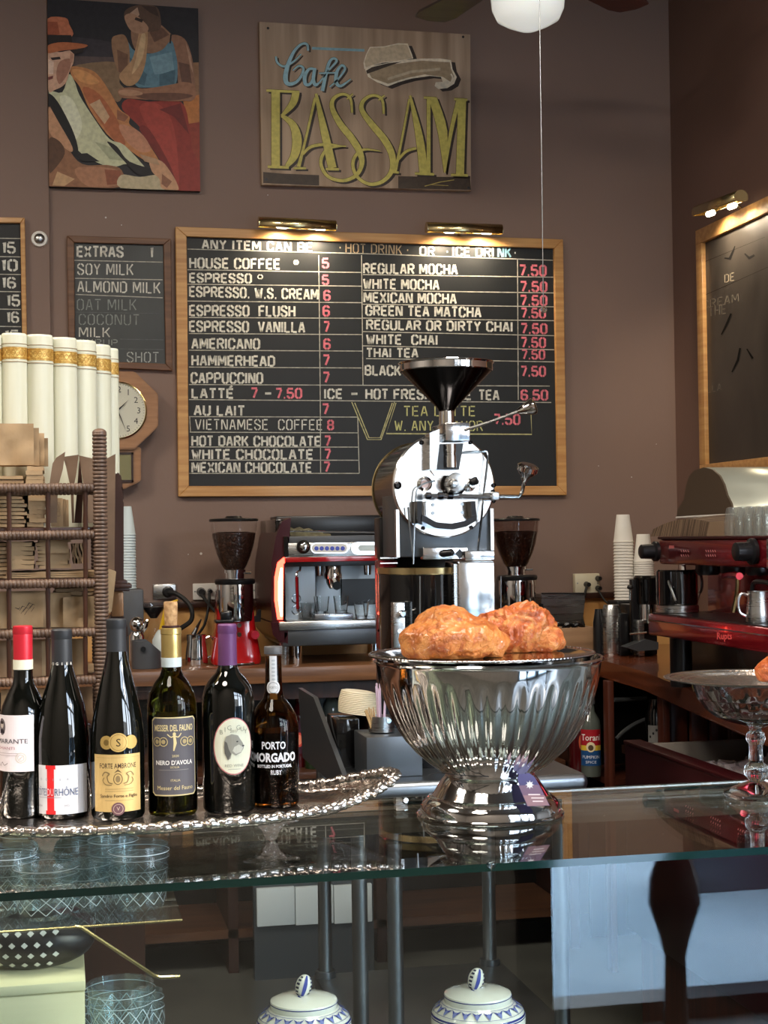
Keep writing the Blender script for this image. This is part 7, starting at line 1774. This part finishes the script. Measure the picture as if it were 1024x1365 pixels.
# ============================================================ bottles
UP = Vector((0, 0, 1))
def bottle(name, lab, px, pyb, prof, mt, tip_px=None):
    """prof: (half width px, y px) from the base upwards"""
    c = atz(px, pyb, TZt); d = Vector((c.x, c.y, 0)).normalized(); s = mpp(c); r = prof[1][0] * s
    c = c + d * r; Y = c.y; s = mpp(Vector((c.x, c.y, TZt)))
    cx = c.x
    t = thing(name, lab, 'bottle', (cx, Y, TZt + .0005))
    y0 = pyb
    z = lambda py: TZt + .0005 + (y0 - py) * s * 1.0
    return t, cx, Y, s, z
def body(t, cx, Y, s, z, prof, mt, name='glass_body', seg=48):
    MB().lathe(cx, Y, [(hw * s, z(py)) for hw, py in prof], seg).build(name, M[mt] if isinstance(mt, str) else mt, t)
punt = lambda hw, yb: [(hw*.55, yb - 3), (hw*.8, yb), (hw*.93, yb - .5), (hw, yb - 5)]

def wrap(t, cx, Y, r, turn=0.0):
    d = math.atan2(CAM.y - Y, CAM.x - cx) + turn
    def fn(u, v, h):
        a = d + u / r
        return Vector((cx + (r + h + .0004) * cos(a), Y + (r + h + .0004) * sin(a), v))
    fn.du = r * .1
    return fn
M['label'] = print_mat('label_print', 0.5)
M['goldlabel'] = print_mat('gold_label_print', 0.42, 0.35)
def foilcap(nm, col, rough=.4, metal=.2): return mat(nm, col, rough, metal)
IK = rgb(60, 56, 66)

# 1. red cap
t, cx, Y, s, z = bottle('wine_bottle', 'dark wine bottle with red foil cap and white portrait label', 33, 1092, [(0, 0), (31, 0)], 0)
body(t, cx, Y, s, z, punt(31.5, 1092) + [(31.5, 975), (31, 962), (28, 946), (21, 930), (14.5, 918), (12.7, 908), (12.5, 895)], 'bottleblack')
body(t, cx, Y, s, z, [(12.9, 898), (12.6, 885), (12.8, 853), (12.6, 851), (13.2, 850), (12.8, 841), (11.5, 840)], foilcap('red_foil', rgb(206, 44, 58), .35, .3), 'foil_cap')
body(t, cx, Y, s, z, [(13.1, 898), (13.1, 885)], foilcap('cream_strip', rgb(222, 220, 200), .5, 0), 'neck_band')
r = 31.5 * s; p = Print(); W0 = rgb(232, 222, 226); u1 = 13*s; u0 = -52*s
V = lambda py: z(py)
band(p, u0, u1, V(1030), V(956), W0, 20, 1)
p.ell(-33*s, V(971.5), 7*s, 11*s, rgb(110, 100, 104), layer=2); p.ell(-33*s, V(969), 3.4*s, 4.6*s, rgb(190, 176, 168), layer=3); p.poly([(-38.5*s, V(980)), (-27.5*s, V(980)), (-30*s, V(975)), (-36*s, V(975))], rgb(46, 40, 46), 3); p.ell(-33*s, V(966), 3.6*s, 2*s, rgb(60, 50, 50), layer=4)
p.text('AMARANTE', -22*s, V(993), 6*s, IK, width=54*s, ydown=False); p.text('CHIANTI', -27*s, V(1001), 3.6*s, rgb(180, 130, 140), width=30*s, ydown=False)
for k, yy in enumerate((1006, 1009)): p.stroke([(-46*s, V(yy)), (-8*s, V(yy))], .5*s, rgb(176, 160, 166), layer=5)
p.ring(-4*s, V(1012), 6.5*s, 6.5*s, .8*s, rgb(200, 196, 178)); p.ring(-4*s, V(1012), 4*s, 4*s, .6*s, rgb(200, 196, 178)); p.stroke([(-6*s, V(1014)), (-2*s, V(1010))], .6*s, rgb(190, 184, 160))
p.stroke(smooth([(-40*s, V(1019)), (-36*s, V(1023)), (-32*s, V(1018)), (-28*s, V(1022)), (-22*s, V(1019))]), .7*s, rgb(120, 100, 110))
p.build('label', M['label'], wrap(t, cx, Y, r), t)
# 2. black cap burgundy
t, cx, Y, s, z = bottle('wine_bottle', 'dark sloping wine bottle with black cap and white label split by a red stripe', 85, 1093, [(0, 0), (35.5, 0)], 0)
body(t, cx, Y, s, z, punt(35.5, 1093) + [(35.5, 998), (35, 985), (33, 968), (29, 945), (23, 925), (17.5, 908), (14.2, 896), (13.4, 888)], 'bottleblack')
body(t, cx, Y, s, z, [(13.9, 894), (13.6, 887), (13.4, 860), (13.2, 858.5), (13.8, 857.5), (13.5, 847), (12, 845)], foilcap('black_foil', rgb(44, 46, 50), .5, .1), 'foil_cap')
p = Print()
for k, ch in enumerate('OGIER'): p.text(ch, (-13 + k*6.5)*s, z(892.5), 3.6*s, rgb(226, 222, 214), ydown=False, bold=.02)
p.build('cap_lettering', M['label'], wrap(t, cx, Y, 14*s), t)
p = Print(); u0, u1 = -38*s, 36*s
band(p, u0, u1, z(1086), z(1022), rgb(216, 218, 224), 20, 1); 
RD_ = rgb(214, 36, 40)
for (a, b, c, d) in [(-24, -10, 1022, 1027), (-22, -12, 1027, 1081), (-24, -10, 1081, 1086)]: band(p, a*s, b*s, z(d), z(c), RD_, 4, 2)
for k, ch in enumerate('OGIER'): p.text(ch, (-32 + k*9.5)*s, z(1042), 3.2*s, rgb(150, 156, 170), ydown=False)
p.text('CÔTES', -30*s, z(1061.5), 9.5*s, rgb(90, 104, 136), width=17*s, ydown=False); p.text('DU', -17*s, z(1061.5), 9.5*s, rgb(240, 180, 186), width=9*s, ydown=False); p.text('RHÔNE', 4*s, z(1061.5), 9.5*s, rgb(80, 96, 130), width=30*s, ydown=False)
p.stroke([(-36*s, z(1064)), (-2*s, z(1064))], .5*s, rgb(140, 140, 156), layer=9); p.text('2016', -33*s, z(1076), 2.6*s, rgb(110, 110, 120), ydown=False); p.text('2022', 4*s, z(1076), 2.6*s, rgb(110, 110, 120), ydown=False)
p.build('label', M['label'], wrap(t, cx, Y, 35.5*s), t)
# 3. tall black cap, gold label
t, cx, Y, s, z = bottle('wine_bottle', 'tall dark wine bottle with black cap, gold medals and gold label', 158, 1095, [(0, 0), (36, 0)], 0)
body(t, cx, Y, s, z, punt(35.5, 1095) + [(35.5, 1000), (35, 985), (32.5, 962), (27, 935), (20.5, 908), (15.5, 888), (13.3, 875), (12.8, 868)], 'bottleblack')
body(t, cx, Y, s, z, [(13.4, 880), (13.1, 860), (12.9, 846), (12.8, 844), (13.4, 843), (13.2, 833), (12, 832)], bpy.data.materials['black_foil'], 'foil_cap')
p = Print(); Gd = rgb(214, 184, 122); u0, u1 = -35*s, 33*s
band(p, u0, u1, z(1083), z(1008), Gd, 20, 1); DKB = rgb(70, 52, 44)
p.text('FORTE AMBRONE', 0, z(1026), 6.5*s, DKB, width=50*s, ydown=False, bold=.01)
p.ring(0, z(1040), 5.5*s, 7*s, 1*s, rgb(120, 100, 70)); p.ell(0, z(1040), 3*s, 4.4*s, rgb(150, 128, 90)); p.poly([(-5*s, z(1032)), (0, z(1027)), (5*s, z(1032)), (0, z(1030))], rgb(120, 100, 70))
for sg in (-1, 1):
    p.stroke(smooth([(sg*7*s, z(1046)), (sg*12*s, z(1044)), (sg*14*s, z(1037)), (sg*11*s, z(1033)), (sg*17*s, z(1031)), (sg*21*s, z(1036))]), [1.4*s]*21, rgb(140, 118, 80)); p.stroke(smooth([(sg*8*s, z(1048)), (sg*16*s, z(1047)), (sg*20*s, z(1042)), (sg*18*s, z(1038))]), 1.0*s, rgb(140, 118, 80))
for yy in (1053, 1056, 1068): p.stroke([(-17*s, z(yy)), (20*s, z(yy))], .5*s, rgb(160, 136, 96), layer=8)
p.text('Sandro Forte e Figlio', 1*s, z(1064), 4*s, DKB, width=50*s, ydown=False, bold=.01); p.stroke([(-30*s, z(1012)), (30*s, z(1012))], .4*s, rgb(180, 152, 100), layer=8)
p.ell(0, z(1079), 8.5*s, 8.5*s, rgb(116, 84, 92)); p.ring(0, z(1079), 6*s, 6*s, .8*s, rgb(196, 172, 160)); p.text('V', 0, z(1081), 5*s, rgb(206, 184, 170), ydown=False)
p.ell(-14*s, z(992), 8.5*s, 9*s, rgb(176, 146, 84), layer=20); p.ell(17*s, z(992), 8.5*s, 9*s, rgb(190, 158, 92), layer=20); p.ell(1*s, z(992), 12*s, 12.5*s, rgb(206, 174, 108), layer=21); p.ring(1*s, z(992), 9.8*s, 10.3*s, .6*s, rgb(150, 120, 66))
p.ell(-14*s, z(992), 3.5*s, 4*s, rgb(120, 96, 50), layer=21)
p.text('S', 1*s, z(997), 10*s, rgb(50, 40, 30), ydown=False)
p.build('label', M['goldlabel'], wrap(t, cx, Y, 35.5*s), t)
# 4. olive bottle, corked
t, cx, Y, s, z = bottle('wine_bottle', 'olive green wine bottle with gold cap, loose cork and grey label', 231, 1090, [(0, 0), (33, 0)], 0)
body(t, cx, Y, s, z, punt(32.8, 1090) + [(32.8, 960), (32.5, 945), (30, 930), (23, 916), (16, 907), (12.8, 898), (12.4, 886), (12.2, 850)], 'bottlegreen')
body(t, cx, Y, s, z, [(28, 1084), (31, 1082), (31.2, 962), (30.9, 958)], 'wine', 'wine')
body(t, cx, Y, s, z, [(13.4, 883), (13.2, 866), (13.4, 853), (13.2, 852), (14, 851), (13.6, 844), (12, 843)], mat('gold_foil_cap', rgb(206, 178, 112), .3, .75), 'foil_cap')
body(t, cx, Y, s, z, [(13.6, 895), (13.7, 882.5)], mat('blue_grey_strip', rgb(196, 208, 210), .5), 'neck_band')
body(t, cx, Y, s, z, [(12, 843), (12.2, 841), (10.5, 840)], mat('dark_lip', rgb(50, 24, 24), .4), 'stained_lip')
body(t, cx, Y, s, z, [(8.2, 842), (8.8, 825), (9.3, 811), (8.6, 808.5)], 'cork', 'cork')
p = Print(); GL = rgb(84, 82, 88); GO = rgb(206, 190, 142); u0, u1 = -31*s, 34*s
def chamf(p, a, b, y0, y1, c, col, lay, n=16):
    for i in range(n):
        ua = a + (b - a) * i / n; ub = a + (b - a) * (i + 1) / n
        e = 1 if (i == 0 or i == n - 1) else 0
        p.polys.append(([(ua, z(y1) + (c if i == 0 else 0)), (ub, z(y1) + (c if i == n-1 else 0)), (ub, z(y0) - (c if i == n-1 else 0)), (ua, z(y0) - (c if i == 0 else 0))], col, lay))
chamf(p, u0, u1, 959, 1062, 4*s, GO, 1); chamf(p, u0 + 1.2*s, u1 - 1.2*s, 960.5, 1060.5, 4*s, GL, 2)
p.k = 3
p.text('MESSER DEL FAUNO', 1*s, z(977), 8*s, GO, width=54*s, ydown=False, bold=.02)
p.stroke([(1*s, z(983)), (2*s, z(993)), (0, z(1003))], [3*s, 4*s, 1.5*s], GO); p.stroke(smooth([(-8*s, z(981)), (-3*s, z(985)), (1*s, z(983)), (6*s, z(985)), (10*s, z(980))]), 1.3*s, GO); p.ell(1*s, z(981), 2*s, 2.4*s, GO)
for a in (-22, -13, 14, 23): p.ring(a*s, z(991), 5.2*s, 5.6*s, 1.2*s, rgb(176, 160, 116)); p.ell(a*s, z(991), 2.6*s, 3*s, rgb(160, 144, 104))
p.text('2020', 2*s, z(1011), 3*s, GO, ydown=False); p.text("NERO D'AVOLA", 1*s, z(1021), 5.6*s, rgb(222, 220, 216), width=48*s, ydown=False, bold=.02); p.text('SICILIA', 1*s, z(1025.5), 2.6*s, GO, ydown=False)
p.stroke([(-20*s, z(1028)), (20*s, z(1028))], .4*s, rgb(150, 146, 140), layer=8); p.text('ITALIA', 2*s, z(1043), 3*s, GO, ydown=False); p.text('Messer del Fauno', 2*s, z(1054), 5.4*s, GO, width=48*s, ydown=False)
p.build('label', M['label'], wrap(t, cx, Y, 32.8*s, .05), t)
# 5. purple cap, oval label
t, cx, Y, s, z = bottle('wine_bottle', 'dark wine bottle with purple cap and oval dog-head label', 306, 1086, [(0, 0), (35, 0)], 0)
body(t, cx, Y, s, z, punt(34.8, 1086) + [(34.8, 950), (34.2, 936), (31, 922), (24, 911), (16, 903), (12.8, 895), (12.4, 885)], 'bottleblack')
body(t, cx, Y, s, z, [(12.9, 893), (12.5, 880), (12.4, 852), (12.3, 850.5), (12.9, 849.5), (12.6, 840), (11.4, 838.5)], foilcap('purple_foil', rgb(110, 66, 112), .45, .15), 'foil_cap')
p = Print(); cu = 7*s; cy_ = 997
p.ell(cu, z(cy_), 27.5*s, 37.5*s, rgb(196, 120, 120), 40, 1); p.ell(cu, z(cy_), 26.2*s, 36.2*s, rgb(226, 226, 202), 40, 2); p.k = 3
p.text('BIG GUY', cu, z(977), 6*s, rgb(150, 150, 130), width=34*s, ydown=False, arc=26*s) if False else None
for k, ch in enumerate('BIG GUY'):
    a = (k - 3) * .235; p.text(ch, cu + 25*s*sin(a), z(cy_ + 3) + 26*s*cos(a) * 1.0 - 1*s, 6*s, rgb(150, 152, 134), ydown=False)
p.text('2017', cu, z(979), 3.6*s, rgb(150, 150, 134), ydown=False)
hd = [(-12,990),(-10,984),(-3,981),(5,983),(8,988),(12,994),(13,1000),(9,1006),(2,1009),(-3,1006),(-5,1013),(-8,1015),(-12,1006),(-13,998)]
p.poly([(cu + a*s, z(b)) for a, b in hd], rgb(150, 148, 136)); p.poly([(cu + a*s, z(b)) for a, b in [(0,998),(6,995),(12,999),(9,1005),(2,1007),(-2,1003)]], rgb(196, 194, 178)); p.poly([(cu + a*s, z(b)) for a, b in [(-12,990),(-9,992),(-7,1000),(-4,1007),(-8,1015),(-12,1006)]], rgb(96, 94, 88)); p.ell(cu + 4*s, z(991), 1.3*s, .9*s, rgb(50, 50, 50)); p.ell(cu + 12*s, z(997), 1.5*s, 1.2*s, rgb(70, 66, 66))
p.text('RED WINE', cu, z(1024), 3.6*s, rgb(140, 140, 126), ydown=False); p.stroke([(cu - 8*s, z(1027)), (cu + 8*s, z(1027))], .5*s, rgb(140, 140, 126))
p.build('label', M['label'], wrap(t, cx, Y, 34.8*s), t)
# 6. port
t, cx, Y, s, z = bottle('port_bottle', 'squat brown port bottle with white lettering and paper neck seal', 367, 1079, [(0, 0), (33, 0)], 0)
body(t, cx, Y, s, z, punt(32, 1079) + [(32.5, 985), (32, 972), (29, 958), (22, 946), (14.5, 937), (11.5, 926), (11, 900), (10.5, 884), (11, 880)], 'bottlebrown')
body(t, cx, Y, s, z, [(28, 1073), (30.6, 1071), (31, 985), (30.6, 980)], 'wine', 'port_wine')
body(t, cx, Y, s, z, [(12, 878), (12.2, 877), (12.2, 869), (11.6, 868)], mat('grey_stopper', rgb(84, 84, 86), .5), 'stopper')
p = Print(); WT = rgb(232, 232, 236)
p.text('PORTO', -1*s, z(1000.5), 9.5*s, WT, width=32*s, ydown=False, bold=.025); p.text('MORGADO', 0, z(1017), 11*s, WT, width=62*s, ydown=False, bold=.04); p.text('BOTTLED IN PORTUGAL', 0, z(1025), 3.8*s, WT, width=48*s, ydown=False, bold=.03); p.text('RUBY', 2*s, z(1034), 6*s, WT, width=14*s, ydown=False, bold=.01)
p.build('white_lettering', M['label'], wrap(t, cx, Y, 32.4*s), t)
rn = 11.3*s; p = Print(); band(p, -5*s, 4.5*s, z(938), z(880), rgb(206, 208, 210), 6, 1)
for k in range(7): p.ell(0, z(886 + k*5), 2.5*s, 1.4*s, rgb(176, 180, 184), 10, 2)
p.ell(-.5*s, z(922), 9*s, 9.5*s, rgb(216, 216, 216), 24, 3); p.ring(-.5*s, z(922), 6.6*s, 7*s, .8*s, rgb(130, 134, 138)); p.text('PORTO', -.5*s, z(923.5), 3.4*s, rgb(120, 124, 128), width=10*s, ydown=False)
p.build('paper_seal', M['label'], wrap(t, cx, Y, rn + .0004), t)

# ============================================================ punch bowl, plate and pastries
bc = atz(654, 1085, GZ); bs = mpp(bc); bX, bY = bc.x, bc.y
bz = lambda py: GZ + (1085 - py) * bs + .0005
pb_t = thing('punch_bowl', 'large fluted silver punch bowl on a stepped pedestal foot', 'bowl', (bX, bY, GZ))
foot = [(92, 1085), (97, 1084.5), (98, 1083), (97, 1081), (93.5, 1080), (93, 1074), (90, 1067), (84, 1062), (82, 1060), (77, 1058.5), (76, 1057), (72, 1050), (64, 1038), (58.5, 1032), (50, 1031)]
MB().lathe(bX, bY, [(hw*bs, bz(py)) for hw, py in foot], 96).build('pedestal_foot', M['silver'], pb_t)
def flute(a, i):
    return 1.0
outer = [(40, 1032), (57, 1031), (66, 1027), (84, 1014), (99, 1001), (113, 985), (124, 968), (133, 950), (140, 932), (144.5, 915), (147.5, 900), (149.5, 888), (150.5, 880), (152, 879), (152.5, 877), (151, 876), (148.5, 877), (147, 890), (142, 915), (130, 950), (110, 984), (80, 1013), (40, 1029)]
NF = 40
m = MB(); seg = NF * 6; rings = []
for i, (hw, py) in enumerate(outer):
    ring = []
    up = i < 14
    amp = 0.0
    if up and 903 <= py <= 1030:
        amp = .026 * min(1, (py - 900) / 22) * min(1, (1034 - py) / 20)
    for k in range(seg):
        a = 2*PI*k/seg; f = (a * NF / (2*PI)) % 1
        r = hw * (1 - amp * (1 - abs(sin(PI * f)) ** .7))
        ring.append((bX + r*bs*cos(a), bY + r*bs*sin(a), bz(py)))
    rings.append(ring)
# finer vertical rings in the fluted zone
fine = []
for a, b in zip(rings, rings[1:]):
    fine.append(a); fine.append([tuple((Vector(p) + Vector(q)) / 2) for p, q in zip(a, b)])
fine.append(rings[-1]); m.loft(fine); m.build('fluted_bowl', M['silver'], pb_t, ang=60)
MB().lathe(bX, bY, [(149.6*bs, bz(880)), (152.5*bs, bz(880.5)), (154*bs, bz(878.5)), (152.5*bs, bz(876.2)), (150*bs, bz(876.2))], 96, cap=False).build('rolled_rim', M['silver'], pb_t)
m = MB(); NR = 72
m.tube([(bX + 58*bs*cos(2*PI*k/NR), bY + 58*bs*sin(2*PI*k/NR), bz(1031.5)) for k in range(NR)], .0022, 8, closed=True); m.build('neck_ring', M['silver'], pb_t)
# paper tag on a string
tg = thing('hang_tag', 'navy and mauve paper tag with white flower mark on the silver bowl', 'tag', (bX + 40*bs, bY - 80*bs, bz(1075)))
TQ = lambda px, py: at(px, py, bY - (60 + (py - 1024) * .74) * bs)
pts = [(690, 1038), (692, 1032), (698, 1030), (706, 1031), (713, 1036), (721, 1050), (733, 1074), (703, 1075), (694, 1054)]
m = MB(); front = [TQ(a, b) for a, b in pts]; m.prism(front, (0, .0008, .0002)); m.build('card', mat('navy_card', rgb(70, 66, 110), .5), tg)
p = Print(); p.poly([(691, 1047), (718, 1046), (732, 1073.5), (703.5, 1074.5), (694.5, 1054)], rgb(120, 96, 116), 1); p.poly([(697, 1060), (726, 1060), (732, 1073.5), (703.5, 1074.5)], rgb(146, 114, 120), 2)
cxm, cym = 706, 1046
for k in range(8): a = k*PI/4; p.poly([(cxm + 1.5*cos(a-.9), cym + 1.5*sin(a-.9)), (cxm + 6.2*cos(a), cym + 6.2*sin(a)), (cxm + 1.5*cos(a+.9), cym + 1.5*sin(a+.9))], rgb(236, 232, 230), 3)
p.ell(cxm, cym, 3.6, 3.6, rgb(236, 232, 230), layer=3)
for (a, b, c) in [(704, 720, 1059), (708, 725, 1063.5), (710, 724, 1068)]: p.stroke([(a, c), (b, c)], 1.6, rgb(222, 206, 204), layer=4)
p.build('print', M['ink'], lambda u, v, h: TQ(u, v) + Vector((0, -.0006 - h, 0)), tg)
MB().tube(smooth([tuple(at(697, 1029, bY - .075)), tuple(at(704, 1034, bY - .073)), tuple(at(680, 1035, bY - .071)), tuple(at(640, 1035, bY - .074)), tuple(at(602, 1032, bY - .066)), tuple(at(585, 1030, bY - .06)), tuple(at(572, 1033, bY - .06))], 4), .0007, 5).build('string', M['rubber'], tg)
# beaded plate on the bowl
pX = bX - 9*bs; pz_ = bz(876) + .0008
pl = thing('beaded_plate', 'wide silver plate with beaded edge laid over the punch bowl', 'plate', (pX, bY, pz_))
MB().lathe(pX, bY, [(100*bs, pz_), (138*bs, pz_ + .001), (150*bs, pz_ + .003), (151*bs, pz_ + .0045), (149*bs, pz_ + .0055), (138*bs, pz_ + .0045), (120*bs, pz_ + .002), (60*bs, pz_ + .0015), (.001, pz_ + .0015)], 96).build('plate_body', M['silver'], pl)
m = MB(); NB = 150
pts = []; rad = []
for k in range(NB * 4): a = 2*PI*k/(NB*4); pts.append((pX + 149.5*bs*cos(a), bY + 149.5*bs*sin(a), pz_ + .0052)); rad.append(.0011 + .0009*abs(sin(a*NB/2)))
m.tube(pts, rad, 6, closed=True); m.build('beading', M['silver'], pl, ang=80)

def pastry_mat(name, c1, c2, c3):
    mt = mat(name, c1, 0.38, coat=.25); N = mt.node_tree.nodes; L = mt.node_tree.links; b = N['Principled BSDF']
    tcn = N.new('ShaderNodeTexCoord'); n1 = N.new('ShaderNodeTexNoise'); n1.inputs['Scale'].default_value = 30; n1.inputs['Detail'].default_value = 10; n1.inputs['Distortion'].default_value = 1.5
    L.new(tcn.outputs['Object'], n1.inputs['Vector'])
    r = N.new('ShaderNodeValToRGB'); e = r.color_ramp.elements; e[0].position = .30; e[0].color = c2; e[1].position = .66; e[1].color = c3
    x = e.new(.5); x.color = c1
    L.new(n1.outputs['Fac'], r.inputs[0]); L.new(r.outputs[0], b.inputs['Base Color'])
    n2 = N.new('ShaderNodeTexNoise'); n2.inputs['Scale'].default_value = 90; n2.inputs['Detail'].default_value = 6; n2.inputs['Distortion'].default_value = 1.5; L.new(tcn.outputs['Object'], n2.inputs['Vector'])
    bp = N.new('ShaderNodeBump'); bp.inputs['Strength'].default_value = 1.0; bp.inputs['Distance'].default_value = .005; L.new(n2.outputs['Fac'], bp.inputs['Height']); L.new(bp.outputs[0], b.inputs['Normal'])
    return mt
M['pastry'] = pastry_mat('golden_crust', rgb(172, 100, 42), rgb(134, 60, 22), rgb(196, 132, 72))
M['pastry2'] = pastry_mat('flaky_crust', rgb(178, 90, 38), rgb(138, 54, 18), rgb(202, 134, 72))
def puff(lobes, z0, seed, amp=.006, fold=3.0, rough=0.0):
    """one continuous crust: star-shaped surface round a centre, built from blended lobes"""
    c0 = Vector(lobes[0][0]); m = MB(); nu, nv = 160, 90; rings = []
    def rad(d):
        r = 0
        for c, rx, ry, rz in lobes:
            o_ = Vector(c) - c0
            # ray / ellipsoid far hit
            D = Vector((d.x/rx, d.y/ry, d.z/rz)); O = Vector((-o_.x/rx, -o_.y/ry, -o_.z/rz))
            A_, B2_, C_ = D.dot(D), D.dot(O), O.dot(O) - 1
            disc = B2_*B2_ - A_*C_
            if disc > 0: r = max(r, (-B2_ + math.sqrt(disc)) / A_)
        return r
    for j in range(nv + 1):
        ph = PI * j / nv; ring = []
        for k in range(nu):
            a = 2*PI*k/nu; d = Vector((sin(ph)*cos(a), sin(ph)*sin(a), -cos(ph))); r = rad(d)
            p = c0 + d * r; q = p * 28 + Vector((seed, seed, seed))
            ridge = 1 - abs(noise.noise(q)) * 2; n2 = 1 - 3 * abs(noise.noise(p * 75 + Vector((seed, 2, 3)))) + noise.noise(p * 160)
            swirl = sin((p.x * fold + p.z * 1.4 + .3*noise.noise(p*20)) * 60)
            r2 = r + amp * (ridge - .6) + amp * .2 * n2 + amp * rough * swirl
            p = c0 + d * r2; p.z = max(p.z, z0)
            ring.append(p)
        rings.append(ring)
    return m.loft(rings)
pzt = pz_ + .0020
X_ = lambda px: bX + (px - 654) * bs
pf = puff([((X_(598), bY - .03, pzt + .028), 66*bs, .062, 31*bs), ((X_(592), bY - .02, pzt + .036), 44*bs, .05, 35*bs), ((X_(566), bY - .03, pzt + .024), 38*bs, .045, 27*bs), ((X_(652), bY - .035, pzt + .018), 24*bs, .03, 21*bs)], pzt, 3.0, .0060, 2.0, .10)
solo(pf, 'puff_pastry', M['pastry'], 'smooth golden puff pastry bun with a small end lobe on the beaded plate', 'pastry', group='pastries on the punch bowl', ang=80)
pf = puff([((X_(706), bY + .055, pzt + .030), 60*bs, .05, 34*bs), ((X_(720), bY + .05, pzt + .040), 38*bs, .04, 31*bs), ((X_(742), bY + .03, pzt + .018), 26*bs, .03, 20*bs), ((X_(674), bY + .05, pzt + .028), 36*bs, .035, 24*bs)], pzt, 9.0, .0075, 3.2, .22)
solo(pf, 'puff_pastry', M['pastry2'], 'rough flaky orange pastry with torn edge behind the smooth bun', 'pastry', group='pastries on the punch bowl', ang=60)

# ============================================================ crystal compote with silver plate and pastry
gc = atz(1009, 1062, GZ); gs = mpp(gc); gX, gY = gc.x, gc.y
gz = lambda py: GZ + (1062 - py) * gs + .0005
cp = thing('crystal_compote', 'pressed glass compote on a balustered stem at the end of the case', 'compote', (gX, gY, GZ))
def facets(a, i): return 1 + .012 * ((int(a / (2*PI) * 32 + i * .5) % 2) - .5)
prof = [(30, 1061.8), (42, 1062), (44.5, 1059), (43, 1056), (30, 1049), (14, 1043), (10, 1041)]
MB().lathe(gX, gY, [(a*gs, gz(b)) for a, b in prof], 48).build('foot', M['crystal'], cp)
st = [(9.5, 1041), (15, 1034), (16, 1028), (14.5, 1021), (9.5, 1016), (9.5, 1012), (8.5, 1002), (9, 992), (11, 990), (12.5, 985), (11.5, 978), (8, 975), (8, 972)]
MB().lathe(gX, gY, [(a*gs, gz(b)) for a, b in st], 48, f=lambda a, i: 1 + .04*cos(14*a)).build('stem', M['crystal'], cp)
bwl = [(9, 971), (20, 966), (36, 962), (54, 955), (66, 945), (76, 931), (80, 918), (81, 910), (78, 910), (76.5, 918), (72, 930), (62, 943), (50, 952), (34, 958), (10, 962)]
MB().lathe(gX, gY, [(a*gs, gz(b)) for a, b in bwl], 64, f=facets).build('bowl', M['crystal'], cp, ang=15)
random.seed(3)
z9 = gz(909.5)
pl = thing('silver_plate', 'aged silver plate with engraved rings on top of the glass compote', 'plate', (gX, gY, z9))
MB().lathe(gX, gY, [(78*gs, z9), (100*gs, z9 + .002), (118*gs, z9 + .006), (120*gs, z9 + .008), (118*gs, z9 + .0085), (104*gs, z9 + .005), (84*gs, z9 + .003), (76*gs, z9 + .0015), (.001, z9 + .001)], 96).build('plate_body', M['agedsilver'], pl)
for rr, zz__ in ((112, .0068), (96, .0045), (86, .0035)):
    m = MB(); n_ = 240; m.tube([(gX + rr*gs*cos(2*PI*k/n_), gY + rr*gs*sin(2*PI*k/n_), z9 + zz__) for k in range(n_)], [.0009 + .0006*(k % 2) for k in range(n_)], 5, closed=True); m.build('engraved_ring', M['agedsilver'], pl)
X2 = lambda px: gX + (px - 1009) * gs
pf = puff([((X2(1030), gY - .045, z9 + .018), 34*gs, .035, 22*gs)], z9 + .0045, 5.0, .004, 4.0, .5)
solo(pf, 'puff_pastry', M['pastry2'], 'ridged orange pastry on the aged silver plate', 'pastry', ang=60)
